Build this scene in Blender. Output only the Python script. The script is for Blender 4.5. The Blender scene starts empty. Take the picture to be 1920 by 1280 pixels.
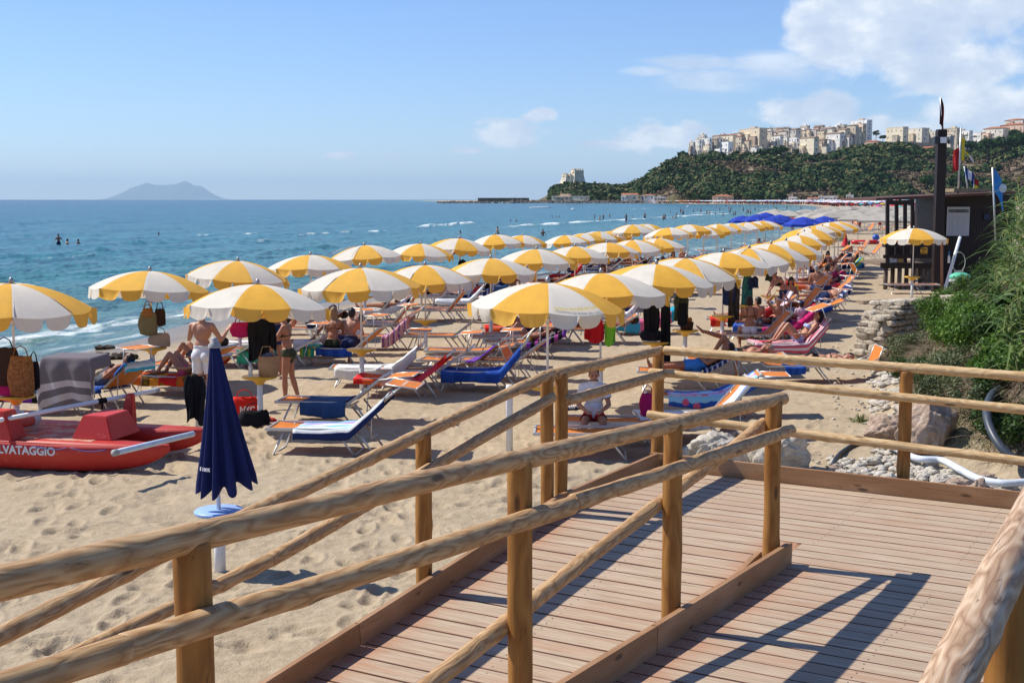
import bpy, bmesh, math, random
import numpy as np
from mathutils import Vector, Matrix, Euler
random.seed(7)
RNG = np.random.default_rng(11)
SC = bpy.context.scene
COL = SC.collection
R = math.radians

# ---------------------------------------------------------------- camera
FPX, CX, CY = 2400.0, 960.0, 640.0
PITCH = math.atan(267.0 / FPX)
CAMZ = 3.6
cam_data = bpy.data.cameras.new('camera')
cam_data.sensor_width = 36.0
cam_data.lens = 45.0
cam_data.clip_start = 0.1
cam_data.clip_end = 200000.0
cam = bpy.data.objects.new('camera', cam_data)
COL.objects.link(cam)
cam.location = (0, 0, CAMZ)
cam.rotation_euler = (R(90) - PITCH, 0, 0)
SC.camera = cam

# ---------------------------------------------------------------- light
SUNDIR = Vector((-.785, .30, 1.0)).normalized()
SUN_EL = math.asin(SUNDIR.z)
SUN_ROT = math.atan2(SUNDIR.x, SUNDIR.y)
sl = bpy.data.lights.new('sun', 'SUN')
sl.energy = 4.9
sl.angle = R(0.53)
sl.color = (1.0, .95, .86)
so = bpy.data.objects.new('sun', sl)
COL.objects.link(so)
so.rotation_euler = (-SUNDIR).to_track_quat('-Z', 'Y').to_euler()
so.location = (-60, 20, 80)

world = bpy.data.worlds.new('World')
SC.world = world
world.use_nodes = True

class NT:
    """small helper for building node trees"""
    def __init__(s, tree):
        s.t = tree; s.n = tree.nodes; s.l = tree.links; s.n.clear()
    def add(s, typ, **kw):
        nd = s.n.new(typ)
        for k, v in kw.items():
            setattr(nd, k, v)
        return nd
    def put(s, sock, v):
        if isinstance(v, bpy.types.NodeSocket): s.l.new(v, sock)
        elif isinstance(v, (int, float)): sock.default_value = v
        else:
            v = tuple(v)
            n = len(sock.default_value)
            sock.default_value = v[:n] if len(v) >= n else v + (1.0,) * (n - len(v))
    def math(s, op, a, b=0.0, c=None, clamp=False):
        nd = s.add('ShaderNodeMath', operation=op); nd.use_clamp = clamp
        s.put(nd.inputs[0], a); s.put(nd.inputs[1], b)
        if c is not None: s.put(nd.inputs[2], c)
        return nd.outputs[0]
    def vmath(s, op, a, b=(0, 0, 0), out=0):
        nd = s.add('ShaderNodeVectorMath', operation=op)
        s.put(nd.inputs[0], a)
        if isinstance(b, (int, float)): nd.inputs['Scale'].default_value = b
        else: s.put(nd.inputs[1], b)
        return nd.outputs[out]
    def noise(s, vec, scale, detail=3, rough=.5, dist=0, out=0):
        nd = s.add('ShaderNodeTexNoise')
        if vec is not None: s.l.new(vec, nd.inputs['Vector'])
        s.put(nd.inputs['Scale'], scale); s.put(nd.inputs['Detail'], detail)
        s.put(nd.inputs['Roughness'], rough); s.put(nd.inputs['Distortion'], dist)
        return nd.outputs[out]
    def ramp(s, fac, stops, interp='LINEAR'):
        nd = s.add('ShaderNodeValToRGB')
        cr = nd.color_ramp; cr.interpolation = interp
        while len(cr.elements) > 1: cr.elements.remove(cr.elements[-1])
        cr.elements[0].position = stops[0][0]
        cr.elements[0].color = tuple(stops[0][1]) + (1,) if len(stops[0][1]) == 3 else stops[0][1]
        for p, c in stops[1:]:
            e = cr.elements.new(p); e.color = tuple(c) + (1,) if len(c) == 3 else c
        s.put(nd.inputs[0], fac)
        return nd.outputs[0]
    def mix(s, fac, a, b, mode='MIX'):
        nd = s.add('ShaderNodeMix', data_type='RGBA', blend_type=mode)
        s.put(nd.inputs[0], fac); s.put(nd.inputs[6], a); s.put(nd.inputs[7], b)
        return nd.outputs[2]
    def maprange(s, v, a, b, c=0.0, d=1.0, smooth=True):
        nd = s.add('ShaderNodeMapRange')
        if smooth: nd.interpolation_type = 'SMOOTHSTEP'
        s.put(nd.inputs[0], v)
        for i, x in enumerate((a, b, c, d)): s.put(nd.inputs[i + 1], x)
        return nd.outputs[0]

w = NT(world.node_tree)
sky = w.add('ShaderNodeTexSky', sky_type='NISHITA')
sky.sun_disc = False
sky.sun_elevation = SUN_EL
sky.sun_rotation = SUN_ROT
sky.altitude = 0
sky.air_density = 1.0
sky.dust_density = .0
sky.ozone_density = 2.5
tc = w.add('ShaderNodeTexCoord')
D = w.vmath('NORMALIZE', tc.outputs['Generated'])
sep = w.add('ShaderNodeSeparateXYZ'); w.l.new(D, sep.inputs[0])
az = w.math('ARCTAN2', sep.outputs[0], sep.outputs[1])
el = w.math('ARCSINE', sep.outputs[2])
comb = w.add('ShaderNodeCombineXYZ')
w.put(comb.inputs[0], az); w.put(comb.inputs[1], el)
AE = comb.outputs[0]
stre = w.vmath('MULTIPLY', AE, (1.0, 1.5, 1.0))
nA = w.noise(stre, 13.0, 8, .6, .25)
nB = w.noise(w.vmath('MULTIPLY', AE, (1.0, 1.9, 1.0)), 34.0, 7, .62, .2)
nS = w.noise(w.vmath('MULTIPLY', AE, (1.0, 6.0, 1.0)), 9.0, 6, .6, .3)
def aepx(px, py):
    u = (px - CX) / FPX; v = (CY - py) / FPX
    d = Vector((u, math.cos(PITCH) + v * math.sin(PITCH), -math.sin(PITCH) + v * math.cos(PITCH))).normalized()
    return math.atan2(d.x, d.y), math.asin(d.z)
def blob(px, py, sx, sy):
    a, e = aepx(px, py)
    q = w.vmath('SUBTRACT', AE, (a, e, 0))
    q = w.vmath('MULTIPLY', q, (FPX / sx, FPX / sy, 0))
    ln = w.vmath('LENGTH', q, out=1)
    return w.maprange(ln, 1.0, 0.0)
def addall(lst):
    s_ = lst[0]
    for x in lst[1:]: s_ = w.math('MAXIMUM', s_, x)
    return s_
big = addall([blob(1560, 50, 150, 170), blob(1740, 20, 330, 190), blob(1790, 130, 210, 120), blob(1640, 262, 260, 70), blob(1860, 200, 240, 90), blob(1540, 200, 110, 60),
              blob(1960, 300, 420, 90), blob(2300, 150, 420, 420)])
small = addall([blob(955, 250, 130, 55), blob(1010, 218, 70, 32), blob(1260, 258, 230, 55), blob(1150, 272, 130, 22),
                blob(870, 282, 60, 12), blob(630, 292, 60, 14), blob(735, 291, 36, 12),
                blob(1480, 215, 120, 60)])
wisp = addall([blob(1215, 135, 90, 20), blob(1330, 150, 190, 42), blob(1450, 120, 180, 60), blob(1310, 118, 150, 30)])
dens_big = w.maprange(w.math('ADD', w.math('MULTIPLY', nA, 1.6), w.math('MULTIPLY', big, .92)), 1.08, 1.40)
dens_small = w.maprange(w.math('ADD', w.math('MULTIPLY', nB, 1.9), w.math('MULTIPLY', small, .95)), 1.28, 1.66)
dens_w = w.math('MULTIPLY', w.maprange(w.math('ADD', nS, w.math('MULTIPLY', wisp, .6)), .64, 1.05), .6)
# gentle cirrus elsewhere in the dome, well away from the frame, so that the sky is not empty
shade = w.ramp(w.noise(w.vmath('ADD', stre, (.012, .03, 0)), 17.0, 6, .62), [(.3, (4.9, 5.8, 7.4)), (.48, (6.2, 6.9, 8.0)), (.62, (8.6, 8.9, 9.2))])
dens = w.math('MAXIMUM', w.math('MULTIPLY', dens_big, .88), w.math('MAXIMUM', w.math('MULTIPLY', dens_small, .85), dens_w))
# blue of the clear air, kept a little richer than the physical model near the horizon
tint = w.mix(1.0, sky.outputs[0], (.76, .90, 1.22, 1), 'MULTIPLY')
skycol = w.mix(dens, tint, shade)
bg = w.add('ShaderNodeBackground'); bg.inputs[1].default_value = .100
w.l.new(skycol, bg.inputs[0])
wo = w.add('ShaderNodeOutputWorld'); w.l.new(bg.outputs[0], wo.inputs[0])

SC.render.engine = 'CYCLES'
SC.view_settings.view_transform = 'Standard'
SC.view_settings.look = 'None'
SC.view_settings.exposure = 0.28
SC.view_settings.gamma = 1.0
SC.cycles.use_denoising = True
SC.cycles.max_bounces = 6
SC.cycles.diffuse_bounces = 3
SC.cycles.glossy_bounces = 2
SC.cycles.transmission_bounces = 3
SC.cycles.transparent_max_bounces = 6
SC.cycles.volume_bounces = 0
SC.cycles.sample_clamp_indirect = 4

# ---------------------------------------------------------------- pixel helpers (source photo pixels, 1920 wide)
CP, SP = math.cos(PITCH), math.sin(PITCH)
def ray(px, py):
    u = (px - CX) / FPX; v = (CY - py) / FPX
    return Vector((u, CP + v * SP, -SP + v * CP))
def at_z(px, py, z):
    r = ray(px, py); t = (z - CAMZ) / r.z
    return Vector((r.x * t, r.y * t, z))
def at_y(px, py, y):
    r = ray(px, py); t = y / r.y
    return Vector((r.x * t, y, CAMZ + r.z * t))
B = math.tan(R(30))
def on_line(px, py, a):
    """point of the pixel on the vertical plane X = a + B*Y"""
    r = ray(px, py); t = a / (r.x - B * r.y)
    return Vector((r.x * t, r.y * t, CAMZ + r.z * t))
def proj(p):
    y = p[1]; x = p[0]; z = p[2] - CAMZ
    dep = y * CP - z * SP
    up = y * SP + z * CP
    return CX + FPX * x / dep, CY - FPX * up / dep

# ---------------------------------------------------------------- noise in numpy
def vnoise(x, y, seed=0):
    xi = np.floor(x).astype(np.int64); yi = np.floor(y).astype(np.int64)
    xf = x - xi; yf = y - yi
    def h(a, b):
        n = (a * 374761393 + b * 668265263 + seed * 974634777) & 0xffffffff
        n = ((n ^ (n >> 13)) * 1274126177) & 0xffffffff
        return ((n ^ (n >> 16)) & 0xffff) / 65535.0
    u = xf * xf * (3 - 2 * xf); v = yf * yf * (3 - 2 * yf)
    return (h(xi, yi) * (1 - u) + h(xi + 1, yi) * u) * (1 - v) + (h(xi, yi + 1) * (1 - u) + h(xi + 1, yi + 1) * u) * v
def fbm(x, y, seed=0, octv=4, gain=.5):
    s = 0; a = 1; t = 0
    for i in range(octv):
        s = s + a * vnoise(x, y, seed + i * 17); t += a; a *= gain; x = x * 2.03 + 5.1; y = y * 2.03 + 3.7
    return s / t

# ---------------------------------------------------------------- objects
def tag(o, label=None, cat=None, group=None, kind=None):
    if label: o['label'] = label
    if cat: o['category'] = cat
    if group: o['group'] = group
    if kind: o['kind'] = kind
    return o
def empty(name, loc=(0, 0, 0), rz=0.0, label=None, cat=None, group=None):
    o = bpy.data.objects.new(name, None)
    o.empty_display_size = .1
    COL.objects.link(o); o.location = loc; o.rotation_euler = (0, 0, rz)
    return tag(o, label, cat, group)
def link(name, me, parent=None, loc=None):
    o = bpy.data.objects.new(name, me); COL.objects.link(o)
    if parent: o.parent = parent
    if loc is not None: o.location = loc
    return o
def mesh_np(name, verts, faces, mats=(), smooth=True, fmat=None):
    me = bpy.data.meshes.new(name)
    me.from_pydata([tuple(v) for v in verts], [], [tuple(f) for f in faces]) if not isinstance(faces, np.ndarray) else _fast(me, verts, faces)
    for m in mats: me.materials.append(m)
    if smooth: me.polygons.foreach_set('use_smooth', [True] * len(me.polygons))
    if fmat is not None: me.polygons.foreach_set('material_index', fmat)
    me.update()
    return me
def _fast(me, verts, faces):
    verts = np.asarray(verts, dtype=np.float32); faces = np.asarray(faces, dtype=np.int32)
    n, k = faces.shape
    me.vertices.add(len(verts)); me.vertices.foreach_set('co', verts.ravel())
    me.loops.add(n * k); me.loops.foreach_set('vertex_index', faces.ravel())
    me.polygons.add(n)
    me.polygons.foreach_set('loop_start', np.arange(0, n * k, k, dtype=np.int32))
    me.polygons.foreach_set('loop_total', np.full(n, k, dtype=np.int32))
    me.update(calc_edges=True); me.validate()
def grid_faces(nr, nc, wrap=False):
    r = np.arange(nr - 1)[:, None]; c = np.arange(nc if wrap else nc - 1)[None, :]
    c2 = (c + 1) % nc
    a = r * nc + c; b = r * nc + c2; d = (r + 1) * nc + c; e = (r + 1) * nc + c2
    return np.stack([a + 0 * d, b + 0 * d, e, d], -1).reshape(-1, 4)

class MB:
    """collects shapes, builds ONE mesh object"""
    def __init__(s): s.v = []; s.f = []; s.m = []; s.cur = 0; s.sm = []
    def mat(s, i): s.cur = i; return s
    def add(s, vs, fs, smooth=False):
        o = len(s.v); s.v += [tuple(v) for v in vs]
        for f in fs: s.f.append(tuple(i + o for i in f)); s.m.append(s.cur); s.sm.append(smooth)
    def box(s, c, size, rot=None, bev=0.0):
        x, y, z = [q / 2 for q in size]
        M = rot if rot is not None else Matrix.Identity(3)
        c = Vector(c)
        if bev <= 0:
            vs = [c + M @ Vector((sx * x, sy * y, sz * z)) for sx in (-1, 1) for sy in (-1, 1) for sz in (-1, 1)]
            s.add(vs, [(0, 1, 3, 2), (4, 6, 7, 5), (0, 4, 5, 1), (2, 3, 7, 6), (0, 2, 6, 4), (1, 5, 7, 3)])
        else:
            bm = bmesh.new(); bmesh.ops.create_cube(bm, size=1)
            for v in bm.verts: v.co = Vector((v.co.x * 2 * x, v.co.y * 2 * y, v.co.z * 2 * z))
            bmesh.ops.bevel(bm, geom=bm.edges[:], offset=bev, segments=2, affect='EDGES')
            bm.verts.index_update()
            s.add([c + M @ v.co for v in bm.verts], [[v.index for v in f.verts] for f in bm.faces]); bm.free()
    def tube(s, pts, r, n=8, cap=True, flat=1.0):
        """swept tube through pts; r number or list"""
        pts = [Vector(p) for p in pts]
        rs = r if isinstance(r, (list, tuple)) else [r] * len(pts)
        rings = []; prev = None
        for i, p in enumerate(pts):
            if i == 0: d = pts[1] - p
            elif i == len(pts) - 1: d = p - pts[i - 1]
            else: d = (pts[i + 1] - p).normalized() + (p - pts[i - 1]).normalized()
            d = d.normalized() if d.length > 1e-9 else Vector((0, 0, 1))
            if prev is None:
                up = Vector((0, 0, 1)) if abs(d.z) < .9 else Vector((1, 0, 0))
                a = d.cross(up).normalized()
            else:
                a = (prev - d * prev.dot(d)).normalized()
            prev = a; b = d.cross(a)
            rings.append([p + (a * math.cos(t) + b * math.sin(t) * flat) * rs[i] for t in [2 * math.pi * k / n for k in range(n)]])
        vs = [v for rg in rings for v in rg]
        fs = []
        for i in range(len(pts) - 1):
            for k in range(n):
                fs.append((i * n + k, i * n + (k + 1) % n, (i + 1) * n + (k + 1) % n, (i + 1) * n + k))
        if cap: fs += [tuple(range(n))[::-1], tuple((len(pts) - 1) * n + k for k in range(n))]
        s.add(vs, fs, True)
    def lathe(s, prof, n=20, c=(0, 0, 0), ang=None):
        vs = []; c = Vector(c)
        for r_, z in prof:
            for k in range(n):
                t = 2 * math.pi * k / n
                vs.append(c + Vector((r_ * math.cos(t), r_ * math.sin(t), z)))
        fs = []
        for i in range(len(prof) - 1):
            for k in range(n):
                fs.append((i * n + k, i * n + (k + 1) % n, (i + 1) * n + (k + 1) % n, (i + 1) * n + k))
        s.add(vs, fs, True)
    def ell(s, c, rad, rot=None, n=10, m=7):
        M = rot if rot is not None else Matrix.Identity(3); c = Vector(c)
        vs = [c + M @ Vector((0, 0, rad[2]))]
        for i in range(1, m):
            ph = math.pi * i / m
            for k in range(n):
                t = 2 * math.pi * k / n
                vs.append(c + M @ Vector((rad[0] * math.sin(ph) * math.cos(t), rad[1] * math.sin(ph) * math.sin(t), rad[2] * math.cos(ph))))
        vs.append(c + M @ Vector((0, 0, -rad[2])))
        fs = [(0, 1 + k, 1 + (k + 1) % n) for k in range(n)]
        for i in range(m - 2):
            for k in range(n):
                a = 1 + i * n
                fs.append((a + k, a + n + k, a + n + (k + 1) % n, a + (k + 1) % n))
        L = len(vs) - 1; a = 1 + (m - 2) * n
        fs += [(a + k, L, a + (k + 1) % n) for k in range(n)]
        s.add(vs, fs, True)
    def sheet(s, fn, nu, nv, smooth=True):
        vs = [fn(i / (nu - 1), j / (nv - 1)) for i in range(nu) for j in range(nv)]
        fs = [(i * nv + j, i * nv + j + 1, (i + 1) * nv + j + 1, (i + 1) * nv + j) for i in range(nu - 1) for j in range(nv - 1)]
        s.add(vs, fs, smooth)
    def prism(s, outline, axis_vec, M=None):
        """outline: list of 3d points, extruded by axis_vec"""
        n = len(outline); a = [Vector(p) for p in outline]; b = [p + Vector(axis_vec) for p in a]
        s.add(a + b, [tuple(range(n))[::-1], tuple(range(n, 2 * n))] + [(i, (i + 1) % n, n + (i + 1) % n, n + i) for i in range(n)])
    def mesh(s, name, mats):
        me = bpy.data.meshes.new(name)
        me.from_pydata(s.v, [], s.f)
        for m in (mats if isinstance(mats, (list, tuple)) else [mats]): me.materials.append(m)
        me.polygons.foreach_set('material_index', s.m)
        me.polygons.foreach_set('use_smooth', s.sm)
        me.update()
        bm = bmesh.new(); bm.from_mesh(me); bmesh.ops.recalc_face_normals(bm, faces=bm.faces[:]); bm.to_mesh(me); bm.free()
        return me
    def build(s, name, mats, parent=None, loc=None):
        return link(name, s.mesh(name, mats), parent, loc)

def copy_tree(o, parent=None):
    c = o.copy(); COL.objects.link(c)
    if parent is not None:
        c.parent = parent
    for ch in KIDS.get(o.name, None) or [x for x in o.children]:
        copy_tree(ch, c)
    return c
KIDS = {}

# ---------------------------------------------------------------- materials
_M = {}
def lin(c):
    """sRGB 0-255 to linear"""
    out = []
    for x in c:
        x = x / 255.0
        out.append(x / 12.92 if x <= .04045 else ((x + .055) / 1.055) ** 2.4)
    return tuple(out)
def mat(name, col, rough=.6, var=.12, scale=6.0, spec=.4, metal=0.0, bump=0.0, bscale=40.0, trans=0.0, sss=None):
    key = name
    if key in _M: return _M[key]
    m = bpy.data.materials.new(name); m.use_nodes = True
    t = NT(m.node_tree)
    pr = t.add('ShaderNodeBsdfPrincipled'); out = t.add('ShaderNodeOutputMaterial')
    tcx = t.add('ShaderNodeTexCoord')
    n = t.noise(tcx.outputs['Object'], scale, 4, .6)
    dark = tuple(c * (1 - var) for c in col[:3]); lite = tuple(min(1, c * (1 + var)) for c in col[:3])
    t.l.new(t.ramp(n, [(.3, dark), (.7, lite)]), pr.inputs['Base Color'])
    t.put(pr.inputs['Roughness'], t.maprange(n, .2, .8, max(0, rough - .06), min(1, rough + .08)))
    pr.inputs['Metallic'].default_value = metal
    pr.inputs['Specular IOR Level'].default_value = spec
    if bump:
        b = t.add('ShaderNodeBump'); b.inputs['Strength'].default_value = bump; b.inputs['Distance'].default_value = .01
        t.l.new(t.noise(tcx.outputs['Object'], bscale, 4, .6), b.inputs['Height'])
        t.l.new(b.outputs[0], pr.inputs['Normal'])
    last = pr.outputs[0]
    if trans:
        tr = t.add('ShaderNodeBsdfTranslucent')
        t.l.new(t.ramp(n, [(.3, dark), (.7, lite)]), tr.inputs['Color'])
        mx = t.add('ShaderNodeMixShader'); mx.inputs[0].default_value = trans
        t.l.new(pr.outputs[0], mx.inputs[1]); t.l.new(tr.outputs[0], mx.inputs[2]); last = mx.outputs[0]
    t.l.new(last, out.inputs[0])
    _M[key] = m
    return m
def raw_mat(name):
    m = bpy.data.materials.new(name); m.use_nodes = True
    t = NT(m.node_tree)
    pr = t.add('ShaderNodeBsdfPrincipled'); out = t.add('ShaderNodeOutputMaterial')
    t.l.new(pr.outputs[0], out.inputs[0])
    _M[name] = m
    return m, t, pr, out
# ================================================================ SETTING
WL = -.35
_SY = np.array([-50, 0, 27, 30, 34, 41, 55, 77, 120, 230, 430, 700, 850, 950, 1060, 1200, 1400, 2700.])
_SX = np.array([-24, -17.5, -12.9, -12.3, -11.2, -9.9, -4.5, 8, 25, 58, 103, 165, 190, 172, 117, 60, -20, -200.])
def shore(y): return np.interp(y, _SY, _SX)
def toe(y):
    return np.interp(y, [-50, 8, 13, 17, 25.5, 27.6, 33, 38, 60, 200, 3000], [60, 14, 8.4, 5.55, 7.55, 8.9, 10.8, 14.5, 32, 120, 2600])
def ground_np(x, y, detail=True):
    s = x - shore(y)
    wob = (fbm(x * .09 + 3, y * .05, 5, 3) - .5) * np.clip(2.2 - np.abs(s) * .02, .6, 2.2)
    s2 = s + wob
    z = np.interp(s2, [-200, -60, -8, 0, 1.5, 5, 12, 25, 80, 300], [-14, -5, -1.0, -.35, -.25, -.13, -.01, .04, .3, 1.5])
    b = x - toe(y)
    nb = fbm(x * .8, y * .8, 31, 4)
    bank = np.interp(b + (nb - .5) * .9, [-2.5, -.4, .2, 1.3, 2.6, 6, 400], [0, .06, .35, 1.25, 2.0, 2.35, 2.6])
    bank = bank * np.clip((62 - y) / 10, 0, 1)
    z = z + bank
    if detail:
        land = np.clip((s2 - .2) / 1.5, 0, 1)
        far = np.clip(1 - y / 90, 0, 1)
        a = (fbm(x * .55, y * .55, 3, 3) - .5) * .10
        b1 = fbm(x * 2.3, y * 2.3, 9, 3)
        pits = -np.clip(.44 - b1, 0, .3) * .24
        r1 = (fbm(x * 7, y * 7, 21, 3) - .5) * .022
        z = z + land * (a + (pits + r1) * far) * np.clip(1 - bank, .25, 1)
        z = z + bank * .12 * (fbm(x * 3.1, y * 3.1, 77, 4) - .5)
    return z
def gz(x, y): return float(ground_np(np.array([float(x)]), np.array([float(y)]), False)[0])
def at_g(px, py, dz=0.0):
    """ground point under a pixel (dz above the ground)"""
    z = 0.0
    for _ in range(8):
        p = at_z(px, py, z + dz)
        z = gz(p.x, p.y)
    return Vector((p.x, p.y, z))

def polar(name, rows_y, cols_t, zf, mats, attrs=None):
    T, Y = np.meshgrid(cols_t, rows_y)
    X = T * Y
    Z, at = zf(X, Y)
    V = np.stack([X, Y, Z], -1).reshape(-1, 3)
    F = grid_faces(len(rows_y), len(cols_t))
    me = bpy.data.meshes.new(name)
    _fast(me, V, F)
    for m in mats: me.materials.append(m)
    me.polygons.foreach_set('use_smooth', np.ones(len(me.polygons), dtype=bool))
    for k, a in (at or {}).items():
        la = me.attributes.new(k, 'FLOAT', 'POINT'); la.data.foreach_set('value', a.astype(np.float32).ravel())
    me.update()
    return link(name, me)
def colsfrom(step, lo=-260, hi=2180):
    mid = (np.arange(lo, hi + step, step) - CX) / FPX
    return np.concatenate([np.linspace(-1.9, mid[0], 30)[:-1], mid, np.linspace(mid[-1], 1.9, 30)[1:]])

# ---- sand
m_sand, t, pr, out = raw_mat('beach_sand')
tcx = t.add('ShaderNodeTexCoord'); P = tcx.outputs['Object']
at_s = t.add('ShaderNodeAttribute'); at_s.attribute_name = 'shoredist'
at_b = t.add('ShaderNodeAttribute'); at_b.attribute_name = 'bank'
n1 = t.noise(P, .35, 4, .6); n2 = t.noise(P, 5.0, 5, .65); n3 = t.noise(P, 60.0, 3, .6)
c = t.ramp(n2, [(.25, (.31, .235, .15)), (.5, (.405, .315, .205)), (.78, (.48, .385, .26))])
c = t.mix(t.maprange(n1, .35, .7, 0, .35), c, (.43, .35, .245, 1))
speck = t.math('GREATER_THAN', t.noise(P, 95.0, 2, .5), .735)
c = t.mix(t.math('MULTIPLY', speck, .5), c, (.12, .09, .06, 1))
weed = t.math('MULTIPLY', t.maprange(t.noise(P, 1.1, 4, .7), .53, .66), t.maprange(t.noise(P, 22.0, 4, .75), .56, .64))
c = t.mix(t.math('MULTIPLY', weed, .55), c, (.09, .065, .04, 1))
wet = t.maprange(t.math('ADD', at_s.outputs['Fac'], t.math('MULTIPLY', t.math('SUBTRACT', n1, .5), 1.5)), 3.6, 1.0)
c = t.mix(t.math('MULTIPLY', wet, .8), c, (.215, .165, .105, 1))
soil = t.ramp(t.noise(P, 4.0, 5, .7), [(.3, (.075, .055, .032)), (.55, (.17, .13, .085)), (.75, (.31, .25, .17))])
c = t.mix(t.maprange(at_b.outputs['Fac'], .12, .5), c, soil)
t.l.new(c, pr.inputs['Base Color'])
t.put(pr.inputs['Roughness'], t.maprange(wet, 0, 1, .95, .35)); pr.inputs['Specular IOR Level'].default_value = .25
b1 = t.add('ShaderNodeBump'); b1.inputs['Strength'].default_value = .8; b1.inputs['Distance'].default_value = .04
t.l.new(t.math('MULTIPLY', t.noise(P, 9.5, 6, .66, .4), t.math('SUBTRACT', 1.0, wet)), b1.inputs['Height'])
b2 = t.add('ShaderNodeBump'); b2.inputs['Strength'].default_value = .5; b2.inputs['Distance'].default_value = .012
t.l.new(n3, b2.inputs['Height']); t.l.new(b1.outputs[0], b2.inputs['Normal'])
t.l.new(b2.outputs[0], pr.inputs['Normal'])

ypx = np.concatenate([np.arange(2600, 1300, -30.), np.arange(1300, 500, -2.2), np.arange(500, 379, -1.5), np.array([378.5, 378, 377.5, 377, 376.6, 376.3])])
rows = 3.6 * FPX / (ypx - 373.0)
def sandz(X, Y):
    Z = ground_np(X, Y)
    s = X - shore(Y)
    # footprints trodden in meandering tracks over the near sand
    rg = np.random.default_rng(55); rows_ = Y[:, 0]; cols_ = (X / Y)[0]
    tracks = []
    for k in range(70):
        px_, py_ = rg.uniform(-9, 5), rg.uniform(6, 19); hd = rg.uniform(0, 6.28)
        for j in range(26):
            hd += rg.normal(0, .12); px_ += .62 * math.cos(hd); py_ += .62 * math.sin(hd)
            sd = .11 * (1 if j % 2 else -1)
            tracks.append((px_ - sd * math.sin(hd), py_ + sd * math.cos(hd), hd + rg.normal(0, .2), rg.uniform(.7, 1.3)))
    for (fx, fy, hd, am) in tracks:
        if fy < 5 or fy > 21 or fx < float(shore(fy)) + 5 or fx > float(toe(fy)) - .8: continue
        r0, r1 = np.searchsorted(rows_, (fy - .3, fy + .3)); c0, c1 = np.searchsorted(cols_, ((fx - .3) / fy, (fx + .3) / fy))
        if r1 <= r0 or c1 <= c0: continue
        dx = X[r0:r1, c0:c1] - fx; dy = Y[r0:r1, c0:c1] - fy
        a = (dx * math.cos(hd) + dy * math.sin(hd)) / .155; b = (-dx * math.sin(hd) + dy * math.cos(hd)) / .075
        q = a * a + b * b
        Z[r0:r1, c0:c1] += am * (-.034 * np.exp(-q ** 2) + .013 * np.exp(-((np.sqrt(q) - 1.5) / .35) ** 2))
    return Z, {'shoredist': s, 'bank': np.clip((X - toe(Y) + (fbm(X * .8, Y * .8, 31, 4) - .5) * .9) * .6 + .15, 0, 1) * (Y < 62)}
sand = polar('sand_beach', rows, colsfrom(2.6), sandz, [m_sand])
tag(sand, kind='structure')

# ---- sea
FOAM = []   # (world polyline, half width across the crest in metres, ridge height, strength)
def foamline(pts, hw, h, st=1.0):
    FOAM.append((np.array([tuple(at_z(x, y, WL))[:2] for x, y in pts]), hw, h, st))
foamline([(783, 427), (815, 425), (850, 423), (885, 420), (905, 419.5), (932, 419)], 1.25, .42, 1.2)
foamline([(945, 427), (985, 424), (1030, 423), (1048, 421), (1080, 420), (1120, 417), (1160, 415), (1200, 413), (1226, 411)], 1.5, .30, 1.1)
foamline([(1235, 409), (1300, 405), (1380, 401)], 2.0, .25, .8)
foamline([(555, 442), (600, 439), (650, 437), (700, 436), (726, 434)], .5, .30, .95)
foamline([(448, 440), (485, 437)], .4, .2, .9)
foamline([(488, 455), (502, 453), (514, 452)], .35, .2, 1.0)
foamline([(370, 443), (400, 440)], .25, .2, .7)
foamline([(0, 645), (40, 641), (85, 637), (125, 630)], .35, .13, 1.0)
foamline([(175, 612), (230, 600), (290, 590)], .1, .06, .7)
foamline([(270, 608), (310, 600), (345, 594), (400, 584)], .22, .08, .8)
foamline([(60, 690), (120, 672), (200, 655), (280, 640), (345, 620)], .2, .01, .55)
foamline([(-40, 668), (60, 664), (150, 650), (260, 634), (330, 618)], .25, .02, .5)
foamline([(0, 494), (60, 490), (130, 486), (200, 478)], .2, .32, .25)
foamline([(150, 472), (240, 470)], .2, .2, .0)
foamline([(200, 457), (310, 454)], .2, .22, .1)
foamline([(470, 478), (560, 468), (640, 462)], .3, .26, .1)
foamline([(1300, 400), (1360, 397)], 2, .1, .6); foamline([(1420, 393), (1480, 391)], 2, .1, .6); foamline([(1180, 392), (1220, 391)], 1.5, .1, .5)
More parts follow.
